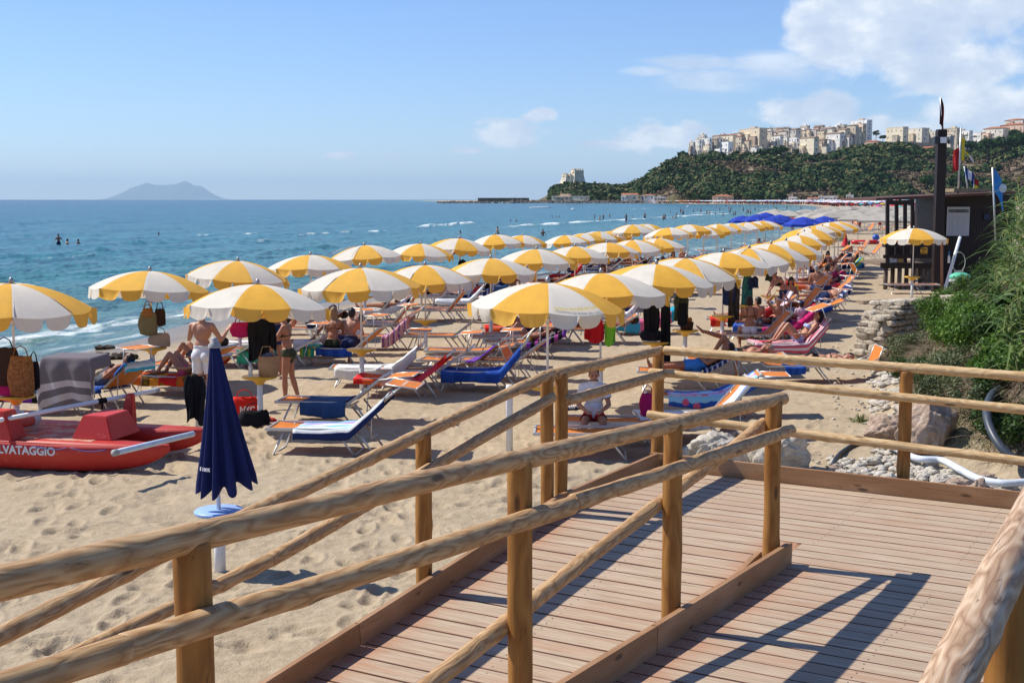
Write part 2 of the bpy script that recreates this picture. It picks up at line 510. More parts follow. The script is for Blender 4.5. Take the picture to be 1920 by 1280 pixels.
def seaz(X, Y):
    s = X - shore(Y)                       # negative out at sea
    al = Y + X * .25
    fade = np.clip(1 - Y / 900, .12, 1) * np.clip(-s / 12, .12, 1)
    ph = s / 1.0 + 3.0 * (fbm(al * .03, s * .05, 51, 3) - .5) * 4
    Z = WL + .075 * np.sin(ph * .62) * fade * (.4 + fbm(al * .04, s * .1, 5, 2))
    Z = Z + .05 * np.sin(ph * 1.45 + 2 * fbm(al * .09, s * .3, 8, 2) * 6) * fade
    Z = Z + .30 * (fbm(al * .22, s * .9, 61, 4) - .5) * fade
    Z = Z + .16 * (fbm(al * .9, s * 2.3, 71, 3) - .5) * fade * np.clip(1 - Y / 300, .0, 1)
    foam = np.zeros_like(X)
    jag = (fbm(X * .5, Y * .25, 15, 4) - .5)
    brk = fbm(X * 1.7, Y * .6, 45, 4)
    for pts, hw, h, st in FOAM:
        py = pts[:, 1]; o = np.argsort(py)
        py = py[o]; pxx = pts[:, 0][o]
        cx = np.interp(Y, py, pxx)
        L = py[-1] - py[0]
        endf = np.clip((Y - py[0]) / (L * .12 + .5) + .0, 0, 1) * np.clip((py[-1] - Y) / (L * .12 + .5), 0, 1)
        d = (X - cx) + jag * hw * 2.2
        Z = Z + h * np.exp(-(d / (hw + .55)) ** 2) * endf
        k = np.clip(1.25 - np.abs(d + hw * .3) / hw, 0, 1) * endf * st
        foam = np.maximum(foam, k * np.clip((brk - .25) * 3.2, 0, 1.2))
    # swash lace along the shore
    lace = np.clip(1 - np.abs(s + 2.6 + jag * 3) / 1.5, 0, 1) * np.clip((fbm(X * 1.5, Y * .8, 83, 4) - .46) * 6, 0, 1) * np.clip(1 - Y / 260, 0, 1)
    foam = np.maximum(foam, lace * .85)
    foam = foam * np.clip((-s + 3) / 2.0, 0, 1)
    return Z, {'offshore': -s, 'foam': np.clip(foam, 0, 1)}
m_sea, t, pr, out = raw_mat('sea_water')
tcx = t.add('ShaderNodeTexCoord'); P = tcx.outputs['Object']
a_o = t.add('ShaderNodeAttribute'); a_o.attribute_name = 'offshore'
a_f = t.add('ShaderNodeAttribute'); a_f.attribute_name = 'foam'
off = a_o.outputs['Fac']
streak = t.noise(t.vmath('MULTIPLY', P, (.9, .22, 1)), .22, 6, .66)
rip = t.noise(t.vmath('MULTIPLY', P, (1.0, .38, 1)), 1.9, 6, .7, .4)
offn = t.math('ADD', off, t.math('MULTIPLY', t.math('SUBTRACT', streak, .5), t.math('MULTIPLY', off, .7)))
dcol = t.ramp(t.math('POWER', t.math('DIVIDE', t.math('MAXIMUM', offn, 0.0), 900.0, clamp=True), .35),
              [(0, (.20, .20, .14)), (.16, (.105, .21, .17)), (.28, (.055, .20, .185)), (.40, (.018, .145, .165)), (.60, (.007, .095, .130)), (1, (.002, .032, .080))])
dark = t.mix(t.maprange(rip, .38, .58, .80, 0), dcol, (.003, .030, .055, 1))
dark = t.mix(t.maprange(streak, .48, .7, 0, .45), dark, (.06, .24, .25, 1))
fo = t.math('MULTIPLY', a_f.outputs['Fac'], t.maprange(t.noise(P, 5.0, 5, .75), .3, .55, .45, 1.0))
t.l.new(t.mix(fo, dark, (.82, .86, .87, 1)), pr.inputs['Base Color'])
t.put(pr.inputs['Roughness'], t.maprange(fo, 0, .6, .22, .9))
pr.inputs['IOR'].default_value = 1.20
pr.inputs['Specular IOR Level'].default_value = .34
bb = t.add('ShaderNodeBump'); bb.inputs['Strength'].default_value = .9; bb.inputs['Distance'].default_value = .16
t.l.new(rip, bb.inputs['Height'])
bb2 = t.add('ShaderNodeBump'); bb2.inputs['Strength'].default_value = .8; bb2.inputs['Distance'].default_value = .03
t.l.new(t.noise(t.vmath('MULTIPLY', P, (1, .5, 1)), 9.0, 4, .65), bb2.inputs['Height']); t.l.new(bb.outputs[0], bb2.inputs['Normal'])
t.l.new(bb2.outputs[0], pr.inputs['Normal'])
ypx = np.concatenate([np.arange(2000, 720, -40.), np.arange(720, 420, -1.3), np.arange(420, 376, -.5), np.array([375.5, 375.1, 374.8, 374.5, 374.2, 374.0, 373.8, 373.65, 373.5])])
rows = (3.6 - WL) * FPX / (ypx - 373.0)
rows = rows[rows < 7600]
sea = polar('sea', rows, colsfrom(3.0, -120, 1760), seaz, [m_sea])
tag(sea, kind='structure')

# ---- far hill with the headland
_HX = [960, 1000, 1022, 1045, 1072, 1100, 1140, 1170, 1190, 1215, 1240, 1262, 1290, 1320, 1420, 1500, 1540, 1580, 1620, 1680, 1720, 1760, 1800, 1850, 1900, 1960, 2200, 2900]
_HY = [383, 380, 371, 351, 348, 350, 353, 355, 347, 336, 319, 306, 302, 299, 297, 300, 300, 288, 276, 272, 282, 284, 287, 281, 263, 245, 225, 205]
def hill_np(X, Y, rough=1.0):
    px = CX + FPX * X / Y * 1.0
    cy = np.interp(px, _HX, _HY)
    zc = (373 - cy) / FPX * 1430 + 3.6
    base = np.interp(px, [960, 1180, 1260, 1920], [1330, 1290, 1150, 1100])
    top = np.interp(px, [960, 1180, 1260, 1920], [1420, 1400, 1400, 1420])
    k = np.clip((Y - base) / (top - base), 0, 1)
    prof = np.interp(px, [1100, 1300], [0, 1])
    cl = k ** .75
    n = fbm(X * .012, Y * .012, 91, 4) - .5
    z = .6 + (zc - .6) * (cl + .35 * n * np.sin(k * math.pi))
    z = np.where(k <= 0, -2.0, z)
    z = z * np.clip((2050 - Y) / 500, 0, 1) - 2 * (k <= 0)
    return z
def hill1(x, y): return float(hill_np(np.array([x]), np.array([y]))[0])
m_hill, t, pr, out = raw_mat('hill_rock_and_scrub')
tcx = t.add('ShaderNodeTexCoord'); P = tcx.outputs['Object']
na = t.noise(P, .035, 6, .65); nb_ = t.noise(P, .16, 6, .7)
c = t.ramp(nb_, [(.3, (.05, .05, .025)), (.44, (.14, .10, .06)), (.54, (.24, .18, .125)), (.68, (.36, .29, .22))])
c = t.mix(t.maprange(na, .45, .62), t.ramp(nb_, [(.3, (.04, .045, .02)), (.7, (.15, .12, .06))]), c)
t.l.new(c, pr.inputs['Base Color']); pr.inputs['Roughness'].default_value = .95; pr.inputs['Specular IOR Level'].default_value = .1
hr = np.concatenate([np.linspace(1085, 1440, 70), np.linspace(1450, 2050, 30)])
hc = (np.arange(955, 2950, 6.0) - CX) / FPX
def hz(X, Y):
    return hill_np(X, Y) + 5 * (fbm(X * .05, Y * .05, 3, 4) - .5), None
hill = polar('hill', hr, hc, hz, [m_hill]); tag(hill, kind='structure')

# ---- island far out at sea (real relief, 20 km away)
IY = 60000.0
prof = [(214, 373.2), (224, 369), (236, 362), (248, 354), (262, 349), (274, 345.5), (279, 342.5), (286, 345), (296, 347.2), (310, 347.6), (322, 347), (334, 346), (343, 342.6), (352, 340), (360, 343.5), (370, 348.5), (380, 348.6), (390, 355), (404, 366), (417, 373.2)]
prx = np.array([p[0] for p in prof]); pry = np.array([p[1] for p in prof])
ny = 15
xs = np.linspace(214, 417, 150)
V = []
for j in range(ny):
    yy = IY + (j / (ny - 1) - .5) * 4500
    q = 1 - abs(j / (ny - 1) - .5) * 2
    for x_ in xs:
        h = max(0, (373.2 - np.interp(x_, prx, pry))) / FPX * IY
        V.append(((x_ - CX) / FPX * IY, yy, WL - 25 + h * (q ** .6) + (25 if q > .9 else 0) + 50 * (vnoise(np.array([x_ * .8]), np.array([j * 1.7]))[0] - .5) * q))
m_isl = mat('island_rock', (.07, .09, .06), .95, .3, .002, .05)
isl = link('island', mesh_np('island', np.array(V), grid_faces(ny, len(xs)), [m_isl])); tag(isl, kind='structure')
# headlands of a low coast on the horizon
V = []
HP = [(1085, 373.4), (1120, 372.4), (1160, 371.9), (1200, 372.4), (1230, 371.9), (1260, 372.4), (1290, 373.4)]

# ---- air
hzm = bpy.data.materials.new('haze_air'); hzm.use_nodes = True
t = NT(hzm.node_tree); out = t.add('ShaderNodeOutputMaterial')
pv = t.add('ShaderNodeVolumePrincipled'); pv.inputs['Density'].default_value = 2.7e-5
pv.inputs['Color'].default_value = (.58, .80, 1.0, 1); pv.inputs['Anisotropy'].default_value = .1
t.l.new(pv.outputs[0], out.inputs['Volume'])
mb = MB(); mb.box((0, 31000, 468), (90000, 66000, 990))
HAZE = True
if HAZE:
    hz_o = mb.build('haze', hzm); tag(hz_o, 'thin blue sea haze fading the far island and headland', None, None, 'stuff')
# ================================================================ BOARDWALK AND FENCES
def wood(name, dark, mid, light, scale=1.0, knot=True, rough=.62, red=0.0):
    if name in _M: return _M[name]
    m, t, pr, out = raw_mat(name)
    tcx = t.add('ShaderNodeTexCoord'); P = tcx.outputs['Object']
    oi = t.add('ShaderNodeObjectInfo')
    off = t.add('ShaderNodeCombineXYZ'); t.put(off.inputs[0], t.math('MULTIPLY', oi.outputs['Random'], 37.0)); t.put(off.inputs[1], t.math('MULTIPLY', oi.outputs['Random'], 11.0))
    Q = t.vmath('ADD', P, off.outputs[0])
    S = t.vmath('MULTIPLY', Q, (2.2, 9.0, 9.0))
    warp = t.noise(S, 1.0 * scale, 2, .5, .2)
    sp = t.add('ShaderNodeSeparateXYZ'); t.l.new(Q, sp.inputs[0])
    rr = t.math('ADD', t.math('MULTIPLY', sp.outputs[1], 9.0), t.math('MULTIPLY', warp, 8.5))
    ring = t.math('SINE', t.math('MULTIPLY', rr, 6.5 * scale))
    fib = t.noise(t.vmath('MULTIPLY', Q, (3.0, 90.0, 90.0)), 1.0, 4, .65)
    c = t.ramp(t.math('MULTIPLY_ADD', ring, .5, .5), [(.0, light), (.6, mid), (.88, tuple(a_ * .95 for a_ in mid)), (.98, tuple(a_ * .4 + b_ * .6 for a_, b_ in zip(dark, mid)))])
    c = t.mix(t.maprange(fib, .3, .7, 0, .30), c, dark + (1,))
    blot = t.noise(Q, 2.2, 3, .6)
    c = t.mix(t.maprange(blot, .45, .75, 0, .30), c, tuple(x * .62 for x in mid) + (1,))
    # fine cracks along the log and a few dark knots
    ck = t.noise(t.vmath('MULTIPLY', Q, (1.1, 24.0, 24.0)), 1.0, 2, .5)
    c = t.mix(t.math('MULTIPLY', t.maprange(t.math('ABSOLUTE', t.math('SUBTRACT', ck, .5)), .006, .0), .55), c, (.03, .017, .009, 1))
    vo = t.add('ShaderNodeTexVoronoi'); t.l.new(t.vmath('MULTIPLY', Q, (2.4, 8.0, 8.0)), vo.inputs['Vector']); vo.inputs['Scale'].default_value = 1.0
    kd = vo.outputs['Distance']
    if knot: c = t.mix(t.math('MULTIPLY', t.maprange(kd, .16, .07), .8), c, (.06, .03, .014, 1))
    t.l.new(c, pr.inputs['Base Color'])
    pr.inputs['Roughness'].default_value = rough; pr.inputs['Specular IOR Level'].default_value = .35
    b = t.add('ShaderNodeBump'); b.inputs['Strength'].default_value = .5; b.inputs['Distance'].default_value = .003
    t.l.new(t.math('ADD', fib, t.math('MULTIPLY', ring, .25)), b.inputs['Height']); t.l.new(b.outputs[0], pr.inputs['Normal'])
    return m
W_RAIL = wood('rail_pine', (.22, .095, .03), (.47, .28, .125), (.58, .385, .195))
W_POST = wood('post_pine', (.20, .075, .014), (.335, .145, .028), (.40, .19, .045), .6)
W_TRIM = wood('toe_board_pine', (.25, .12, .05), (.345, .185, .085), (.42, .245, .13), .35)

def log_mesh(L, r0, r1=None, seed=0, nseg=None, n=22, bow=.0):
    """log along local X from 0 to L"""
    r1 = r1 or r0
    nseg = nseg or max(6, int(L / .045))
    xs = np.linspace(0, L, nseg)
    xs = np.concatenate([[0, 0], xs[:1] + .008, xs[1:-1], xs[-1:] - .008, [L, L]])
    rr = np.interp(xs, [0, L], [r0, r1]).copy()
    rr[0] = rr[-1] = .0005; rr[1] *= .93; rr[-2] *= .93
    knots = [(random.Random(seed * 7 + k).uniform(.1, L), random.Random(seed * 9 + k).uniform(0, 6.28)) for k in range(int(L / .45) + 1)]
    th = np.linspace(0, 2 * math.pi, n, endpoint=False)
    X, T = np.meshgrid(xs, th, indexing='ij')
    Rr = np.repeat(rr[:, None], n, 1)
    wob = (fbm(X * 1.6 + seed * 3.1, T * 0 + seed, 4, 3) - .5) * .010
    lump = (vnoise(X * 5 + seed, (np.cos(T) + 1) * 2.1 + seed, 8) + vnoise(X * 5 + seed + 9, (np.sin(T) + 1) * 2.1, 18) - 1) * .0035
    for kx, kt in knots:
        dt = np.arccos(np.clip(np.cos(T - kt), -1, 1))
        lump = lump + .007 * np.exp(-((X - kx) / .045) ** 2 - (dt / .45) ** 2)
    Rr = Rr * (1 + (wob + lump) / r0)
    by = bow * np.sin(X / L * math.pi) + (fbm(X * .7 + seed, X * 0 + 2, 3, 2) - .5) * .015
    bz = (fbm(X * .7 + seed, X * 0 + 7, 13, 2) - .5) * .015
    V = np.stack([X, Rr * np.cos(T) + by, Rr * np.sin(T) + bz], -1).reshape(-1, 3)
    return V, grid_faces(len(xs), n, True)
def add_log(name, p, q, r, m, parent, seed, r1=None, bow=0.0):
    p = Vector(p); q = Vector(q); d = q - p
    V, F = log_mesh(d.length, r, r1, seed, bow=bow)
    o = link(name, mesh_np(name, V, F, [m]), parent)
    x = d.normalized()
    up = Vector((0, 0, 1)) if abs(x.z) < .9 else Vector((0, 1, 0))
    y = up.cross(x).normalized(); z = x.cross(y)
    Mx = Matrix(((x.x, y.x, z.x, p.x), (x.y, y.y, z.y, p.y), (x.z, y.z, z.z, p.z), (0, 0, 0, 1)))
    roll = Matrix.Rotation(random.Random(seed).uniform(0, 6.28), 4, 'X')
    pm = parent.matrix_basis if parent else Matrix.Identity(4)
    o.matrix_basis = pm.inverted() @ (Mx @ roll)
    return o
UV = Vector((.5, .8660254, 0)); VV = Vector((.8660254, -.5, 0))
def uvz(u, v, z): return UV * u + VV * v + Vector((0, 0, z))
def uv_of(p): return p.x * .5 + p.y * .8660254, p.x * .8660254 - p.y * .5
RP = .06
A1, A2, A3 = -3.333, -5.82, -.66
# v of a plane X = a + B*Y : (X - B Y) * cos30
VA1, VA2, VA3 = [a * math.cos(R(30)) for a in (A1, A2, A3)]
vshift = lambda dv: dv / math.cos(R(30))

# --- key heights
land_z = on_line(1237, 855, A2 + vshift(.10)).z - .15
bA = on_line(780, 1109, A2 + vshift(.10))
uB2 = uv_of(on_line(1037, 800, A2))[0]
uA, vA = uv_of(bA)
slopeL = (land_z - (bA.z - .15)) / max(.1, uB2 - uA)
p4 = on_line(1452, 900, A1); u4 = uv_of(p4)[0]
bP4 = on_line(1470, 1017, A1 + vshift(.10)); bN = on_line(1105, 1235, A1 + vshift(.10))
slopeU = ((bN.z - .15) - (bP4.z - .15)) / (uv_of(bP4)[0] - uv_of(bN)[0])
uC = uv_of(on_line(1235, 700, A2))[0]
print('LAND', land_z, 'slopeL', slopeL, 'uB2', uB2, 'u4', u4, 'uC', uC, 'P4 board z', bP4.z - .15, 'slopeU', slopeU)
landU = (land_z + (bP4.z - .15)) / 2
def zl(u): return landU - max(0, uB2 - u) * slopeL
def zu(u): return landU + max(0, u4 - .1 - u) * max(.02, slopeU)
uC_edge = uv_of(on_line(1235, 855, A2 + vshift(.10)))[0] - .02

PW = .178
m_plank, t, pr, out = raw_mat('larch_decking')
tcx = t.add('ShaderNodeTexCoord'); P = tcx.outputs['Object']
sp = t.add('ShaderNodeSeparateXYZ'); t.l.new(P, sp.inputs[0])
idx = t.math('FLOOR', t.math('DIVIDE', sp.outputs[1], PW))
wn = t.add('ShaderNodeTexWhiteNoise'); wn.noise_dimensions = '1D'; t.put(wn.inputs['W'], idx)
offc = t.add('ShaderNodeCombineXYZ'); t.put(offc.inputs[0], t.math('MULTIPLY', wn.outputs[0], 50.0)); t.put(offc.inputs[1], t.math('MULTIPLY', wn.outputs[0], 9.0))
Q = t.vmath('ADD', P, offc.outputs[0])
fib = t.noise(t.vmath('MULTIPLY', Q, (2.5, 60.0, 60.0)), 1.0, 4, .65)
gr = t.noise(t.vmath('MULTIPLY', Q, (1.2, 9.0, 9.0)), 1.0, 3, .6, .6)
c = t.ramp(fib, [(.28, (.285, .195, .125)), (.5, (.42, .32, .222)), (.72, (.52, .42, .308))])
c = t.mix(t.maprange(gr, .5, .72, 0, .5), c, (.42, .215, .125, 1))
c = t.mix(t.math('MULTIPLY', wn.outputs[0], .22), c, (.36, .20, .12, 1))
# reddish, less bleached wood beside the toe boards; sand dust on the landing
a_e = t.add('ShaderNodeAttribute'); a_e.attribute_name = 'edge'
c = t.mix(t.math('MULTIPLY', t.maprange(a_e.outputs['Fac'], .2, 1), t.maprange(t.noise(P, 5, 4, .6), .3, .6, .35, .9)), c, (.40, .165, .085, 1))
c = t.mix(t.math('MULTIPLY', t.maprange(t.noise(P, 1.3, 5, .7), .5, .75), .35), c, (.52, .42, .31, 1))
t.l.new(c, pr.inputs['Base Color']); pr.inputs['Roughness'].default_value = .75; pr.inputs['Specular IOR Level'].default_value = .25
b = t.add('ShaderNodeBump'); b.inputs['Strength'].default_value = .4; b.inputs['Distance'].default_value = .002
t.l.new(fib, b.inputs['Height']); t.l.new(b.outputs[0], pr.inputs['Normal'])

M_PSIDE = mat('gap_shade_plank_edge', (.17, .075, .045), .9, .3, 8)  # plank sides and chamfers coloured dark, gap shade painted into the wood
walk = empty('boardwalk', (0, 0, 0), R(-30), 'zigzag timber beach boardwalk with two ramps, a landing and pinkish plank decking', 'boardwalk')
# local frame of the boardwalk: x = VV, y = UV
def deck(name, v0, v1, u0, u1, zf, phase=0.0, edges=()):
    V = []; F = []; E = []; FM = []
    k0 = round(u0 / PW); k1 = round(u1 / PW)
    nx = 14
    for k in range(k0, k1):
        rg = random.Random(k * 31 + int(v0 * 10))
        a = k * PW + .005; b_ = (k + 1) * PW - .006
        dz = rg.uniform(-.0015, .0015); e0 = rg.uniform(-.01, .01); e1 = rg.uniform(-.01, .01)
        o = len(V)
        prof = [(a, -.030), (a, -.004), (a + .004, 0), (b_ - .004, 0), (b_, -.004), (b_, -.030)]
        for i in range(nx + 1):
            v = (v0 + e0) + (v1 + e1 - v0 - e0) * i / nx
            for (uu, zz) in prof:
                V.append((v, uu, zf(uu) + zz + dz)); 
                d = min([abs(v - ev) for ev in edges] or [9])
                E.append(max(0, 1 - d / .42))
        n = len(prof)
        for i in range(nx):
            for j in range(n - 1):
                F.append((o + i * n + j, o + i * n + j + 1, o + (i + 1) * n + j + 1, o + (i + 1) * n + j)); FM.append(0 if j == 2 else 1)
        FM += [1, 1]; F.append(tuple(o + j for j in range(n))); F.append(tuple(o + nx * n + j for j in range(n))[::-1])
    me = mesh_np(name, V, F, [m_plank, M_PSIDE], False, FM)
    la = me.attributes.new('edge', 'FLOAT', 'POINT'); la.data.foreach_set('value', np.array(E, dtype=np.float32))
    bm = bmesh.new(); bm.from_mesh(me); bmesh.ops.recalc_face_normals(bm, faces=bm.faces[:]); bm.to_mesh(me); bm.free()
    return link(name, me, walk)
uF = uC_edge
vR = VA3 + 2.6
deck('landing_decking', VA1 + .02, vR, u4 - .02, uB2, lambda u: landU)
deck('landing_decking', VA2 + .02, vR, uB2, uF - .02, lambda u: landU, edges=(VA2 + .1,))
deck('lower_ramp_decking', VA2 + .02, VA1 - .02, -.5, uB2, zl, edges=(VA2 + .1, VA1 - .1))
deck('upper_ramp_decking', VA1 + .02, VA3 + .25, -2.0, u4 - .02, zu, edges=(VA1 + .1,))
# solid timber under the planks (joists) so that gaps read dark
def bar(name, pts, w_, h_, m, parent, off=0.0):
    """rectangular board along uv path: pts (u, v, ztop)"""
    mb = MB()
    for (a, b_) in zip(pts[:-1], pts[1:]):
        p = Vector((a[1], a[0], a[2])); q = Vector((b_[1], b_[0], b_[2]))
        d = (q - p); dh = Vector((d.x, d.y, 0)).normalized(); side = Vector((-dh.y, dh.x, 0)) * (w_ / 2)
        dn = Vector((0, 0, -h_))
        vs = [p - side, p + side, p + side + dn, p - side + dn, q - side, q + side, q + side + dn, q - side + dn]
        mb.add(vs, [(0, 1, 2, 3), (7, 6, 5, 4), (0, 4, 5, 1), (1, 5, 6, 2), (2, 6, 7, 3), (3, 7, 4, 0)])
    o = link(name, mb.mesh(name, m), parent)
    return o
W_JOIST = mat('joist_timber', (.14, .075, .04), .8, .25, 5)
for vv in (VA2 + .05, (VA2 + VA1) / 2, VA1 - .05):
    bar('joist', [(-.5, vv, zl(-.5) - .034), (uB2, vv, zl(uB2) - .034), (uF - .1, vv, landU - .034)], .06, .14, W_JOIST, walk)
for vv in (VA1 + .10, (VA1 + VA3) / 2, VA3 + .15):
    bar('joist', [(-2, vv, zu(-2) - .033), (u4 - .12, vv, zu(u4 - .12) - .033), (u4 - .03, vv, landU - .033)], .06, .14, W_JOIST, walk)
for uu in (uB2 + .12, uF - .06):
    bar('joist', [(uu, VA2 + .05, landU - .033), (uu, vR, landU - .033)], .06, .14, W_JOIST, walk)
def screws(v0, v1, u0, u1, zf, lines):
    mb = MB()
    for k in range(round(u0 / PW), round(u1 / PW)):
        for v in lines:
            for q in (.25, .75):
                uu = (k + q) * PW; c = (v + random.uniform(-.012, .012), uu + random.uniform(-.006, .006), zf(uu) + .0018)
                mb.add([(c[0] + .0055 * math.cos(a), c[1] + .0055 * math.sin(a), c[2]) for a in [x * math.pi / 3 for x in range(6)]], [tuple(range(6))])
    mb.build('screw_heads', mat('rusty_screw', (.05, .035, .03), .6), walk)['kind'] = 'stuff'
screws(0, 0, 3, uB2, zl, (VA2 + .16, (VA2 + VA1) / 2, VA1 - .16)); screws(0, 0, 3, u4 - .1, zu, (VA1 + .18, (VA1 + VA3) / 2, VA3 + .05))
screws(0, 0, uB2, uF, lambda u: landU, (VA2 + .16, (VA2 + VA1) / 2, VA1 + .1, (VA1 + VA3) / 2, VA3 + .3))
# toe boards, their faces wandering in colour; rotated timber so grain runs along
def toe_board(pts, nm='toe_board', w_=.045, h_=.19):
    for a, b_ in zip(pts[:-1], pts[1:]):
        p = Vector((a[1], a[0], a[2])); q = Vector((b_[1], b_[0], b_[2])); d = q - p
        mb = MB(); mb.box((d.length / 2, 0, -h_ / 2), (d.length, w_, h_), bev=.004)
        o = mb.build(nm, W_TRIM, walk)
        x = d.normalized(); y = Vector((0, 0, 1)).cross(x).normalized(); z = x.cross(y)
        o.matrix_basis = Matrix(((x.x, y.x, z.x, p.x), (x.y, y.y, z.y, p.y), (x.z, y.z, z.z, p.z), (0, 0, 0, 1)))
tb = .155
toe_board([(-.5, VA2 + .095, zl(-.5) + tb), (uB2 - 2.9, VA2 + .095, zl(uB2 - 2.9) + tb)])
toe_board([(uB2 - 2.895, VA2 + .095, zl(uB2 - 2.9) + tb), (uB2 - .02, VA2 + .095, zl(uB2) + tb)])
toe_board([(uB2 - .01, VA2 + .095, landU + tb), (uF - .03, VA2 + .095, landU + tb)])
toe_board([(-2, VA1 + .095, zu(-2) + tb), (u4 - 2.35, VA1 + .095, zu(u4 - 2.35) + tb)])
toe_board([(u4 - 2.345, VA1 + .095, zu(u4 - 2.35) + tb), (u4 + .09, VA1 + .095, zu(u4) + tb)])
toe_board([(-.5, VA1 - .095, zl(-.5) + tb), (u4 - .02, VA1 - .095, zl(u4) + tb)])
mbR = MB(); mbR.box((VA1, (u4 + uB2) / 2 - .01, landU - .083), (.036, uB2 - u4 + .02, .16)); mbR.build('riser_board', W_TRIM, walk)
toe_board([(uF, VA2 + .02, landU + tb), (uF, VA2 + 1.2, landU + tb)])
toe_board([(uF, VA2 + 1.205, landU + tb), (uF, vR, landU + tb)])
toe_board([(-2, VA3 + .155, zu(-2) + tb), (u4 - .3, VA3 + .155, zu(u4) + tb)])

# --- fences
def post(fence, a, px, pytop, seed, r=RP, zt=None):
    p = on_line(px, pytop, a)
    if zt is not None: p.z = zt
    g = min(gz(p.x, p.y), .6) - .25
    return add_log('post', (p.x, p.y, g), (p.x, p.y, p.z), r, W_POST, fence, seed, r * .96), p
def rail(fence, a, pts, seed, r=.058, name='rail', ext=0.0):
    """log(s) along pixel centre-line points on plane a"""
    for i, (s_, e_) in enumerate(zip(pts[:-1], pts[1:])):
        add_log(name, on_line(s_[0], s_[1], a), on_line(e_[0], e_[1], a), r, W_RAIL, fence, seed + i * 3)
f1 = empty('log_fence', (0, 0, 0), 0, 'round log handrail fence between the two ramps, crossing the whole foreground', 'fence', 'pine log fences of the boardwalk')
post(f1, A1, 361, 1014, 1, .062); post(f1, A1, 977, 862, 2); post(f1, A1, 1262, 795, 3); post(f1, A1, 1452, 752, 4)
rail(f1, A1, [(-330, 1170), (985, 860), (1468, 746)], 11, .049)
rail(f1, A1 + vshift(.085), [(-330, 1392), (232, 1218), (1072, 945)], 21, .045)
rail(f1, A1 + vshift(.085), [(1074, 944), (1484, 806)], 25, .044)
rail(f1, A1 - vshift(.085), [(560, 1480), (1010, 1118), (1432, 792)], 31, .042)
f2 = empty('log_fence', (0, 0, 0), 0, 'round log fence on the beach side of the lower ramp, behind the closed blue parasol', 'fence', 'pine log fences of the boardwalk')
post(f2, A2, 792, 812, 5); post(f2, A2, 1026, 705, 6, .056); post(f2, A2 + vshift(.02), 1052, 700, 7, .056); post(f2, A2, 1235, 655, 8, .057)
post(f2, A2, 362, 1022, 61)
rail(f2, A2, [(-260, 1322), (300, 1040), (1036, 699)], 41, .046)
rail(f2, A2, [(1040, 701), (1240, 656)], 45, .048)
rail(f2, A2 + vshift(.085), [(-200, 1390), (505, 1050), (1036, 745)], 47, .043)
rail(f2, A2 + vshift(.085), [(1062, 752), (1243, 702)], 51, .045)
# far edge of the landing, running right
f3 = empty('log_fence', (0, 0, 0), 0, 'pale log fence with three rails along the far edge of the landing, before the rocks', 'fence', 'pine log fences of the boardwalk')
c2 = on_line(1235, 700, A2); uc, vc = uv_of(c2)
def on_cross(px, py, u_):
    r_ = ray(px, py); t_ = u_ / (r_.x * .5 + r_.y * .8660254)
    return Vector((r_.x * t_, r_.y * t_, CAMZ + r_.z * t_))
W_RAIL2 = wood('pale_rail_pine', (.36, .20, .08), (.56, .37, .175), (.66, .48, .26))
for k, (q0, q1, du, rr) in enumerate([((1246, 657), (1985, 710), 0, .043), ((1218, 696), (1985, 774), -.08, .041), ((1215, 776), (1985, 872), -.08, .041)]):
    a_ = on_cross(q0[0], q0[1], uc + du); b_ = on_cross(q1[0], q1[1], uc + du)
    V, F = log_mesh((b_ - a_).length, rr, rr * .97, 70 + k)
    o = add_log('rail', a_, b_, rr, W_RAIL2, f3, 70 + k)
q = on_cross(1700, 696, uc)
add_log('post', (q.x, q.y, gz(q.x, q.y) - .2), (q.x, q.y, q.z), .058, W_POST, f3, 80, .056)
q2 = on_cross(1700, 696, uc) + VV * 2.2; q2.z = q.z
add_log('post', (q2.x, q2.y, min(.5, gz(q2.x, q2.y)) - .2), (q2.x, q2.y, q2.z), .058, W_POST, f3, 81, .056)
f4 = empty('log_fence', (0, 0, 0), 0, 'thick knotty log handrail very close by, on the outer side of the upper ramp', 'fence', 'pine log fences of the boardwalk')
ra = on_line(1850, 1135, A3); rb = on_line(1925, 985, A3)
dr = (rb - ra).normalized()
W_RAIL3 = wood('knotty_rail_pine', (.16, .06, .03), (.47, .31, .185), (.62, .46, .31), 1.0)
pa = ra - dr * 2.4; pb = rb + dr * .6
V, F = log_mesh((pb - pa).length, .063, .061, 93)
add_log('rail', pa, pb, .063, W_RAIL3, f4, 93)
pp = on_line(1893, 1130, A3)
pz = ra.z + (pp.y - ra.y) / dr.y * dr.z
add_log('post', (pp.x, pp.y, 0), (pp.x, pp.y, pz - .02), .064, W_POST, f4, 94, .062)
# ================================================================ BEACH FURNITURE BUILDERS
YEL = (.90, .50, .07); CREAM = (.80, .755, .65)
m_yel = mat('yellow_canvas', YEL, .8, .08, 3, .2, bump=.25, bscale=30, trans=.34)
m_cream = mat('cream_canvas', CREAM, .8, .07, 3, .2, bump=.25, bscale=30, trans=.28)
for m_ in (m_yel, m_cream):   # every canopy has faded a little differently
    t = NT.__new__(NT); t.t = m_.node_tree; t.n = t.t.nodes; t.l = t.t.links
    oi = t.add('ShaderNodeObjectInfo')
    for nd in list(t.n):
        for nm in ('Base Color', 'Color'):
            if nd.type in ('BSDF_PRINCIPLED', 'BSDF_TRANSLUCENT') and nm in nd.inputs and nd.inputs[nm].is_linked:
                src = nd.inputs[nm].links[0].from_socket
                t.l.new(t.mix(t.maprange(oi.outputs['Random'], 0, 1, 0, .28, False), src, (.86, .56, .16, 1) if m_ is m_yel else (.62, .58, .50, 1)), nd.inputs[nm])
m_chrome = mat('dull_steel', (.34, .34, .34), .5, .1, 5, .5, .8)
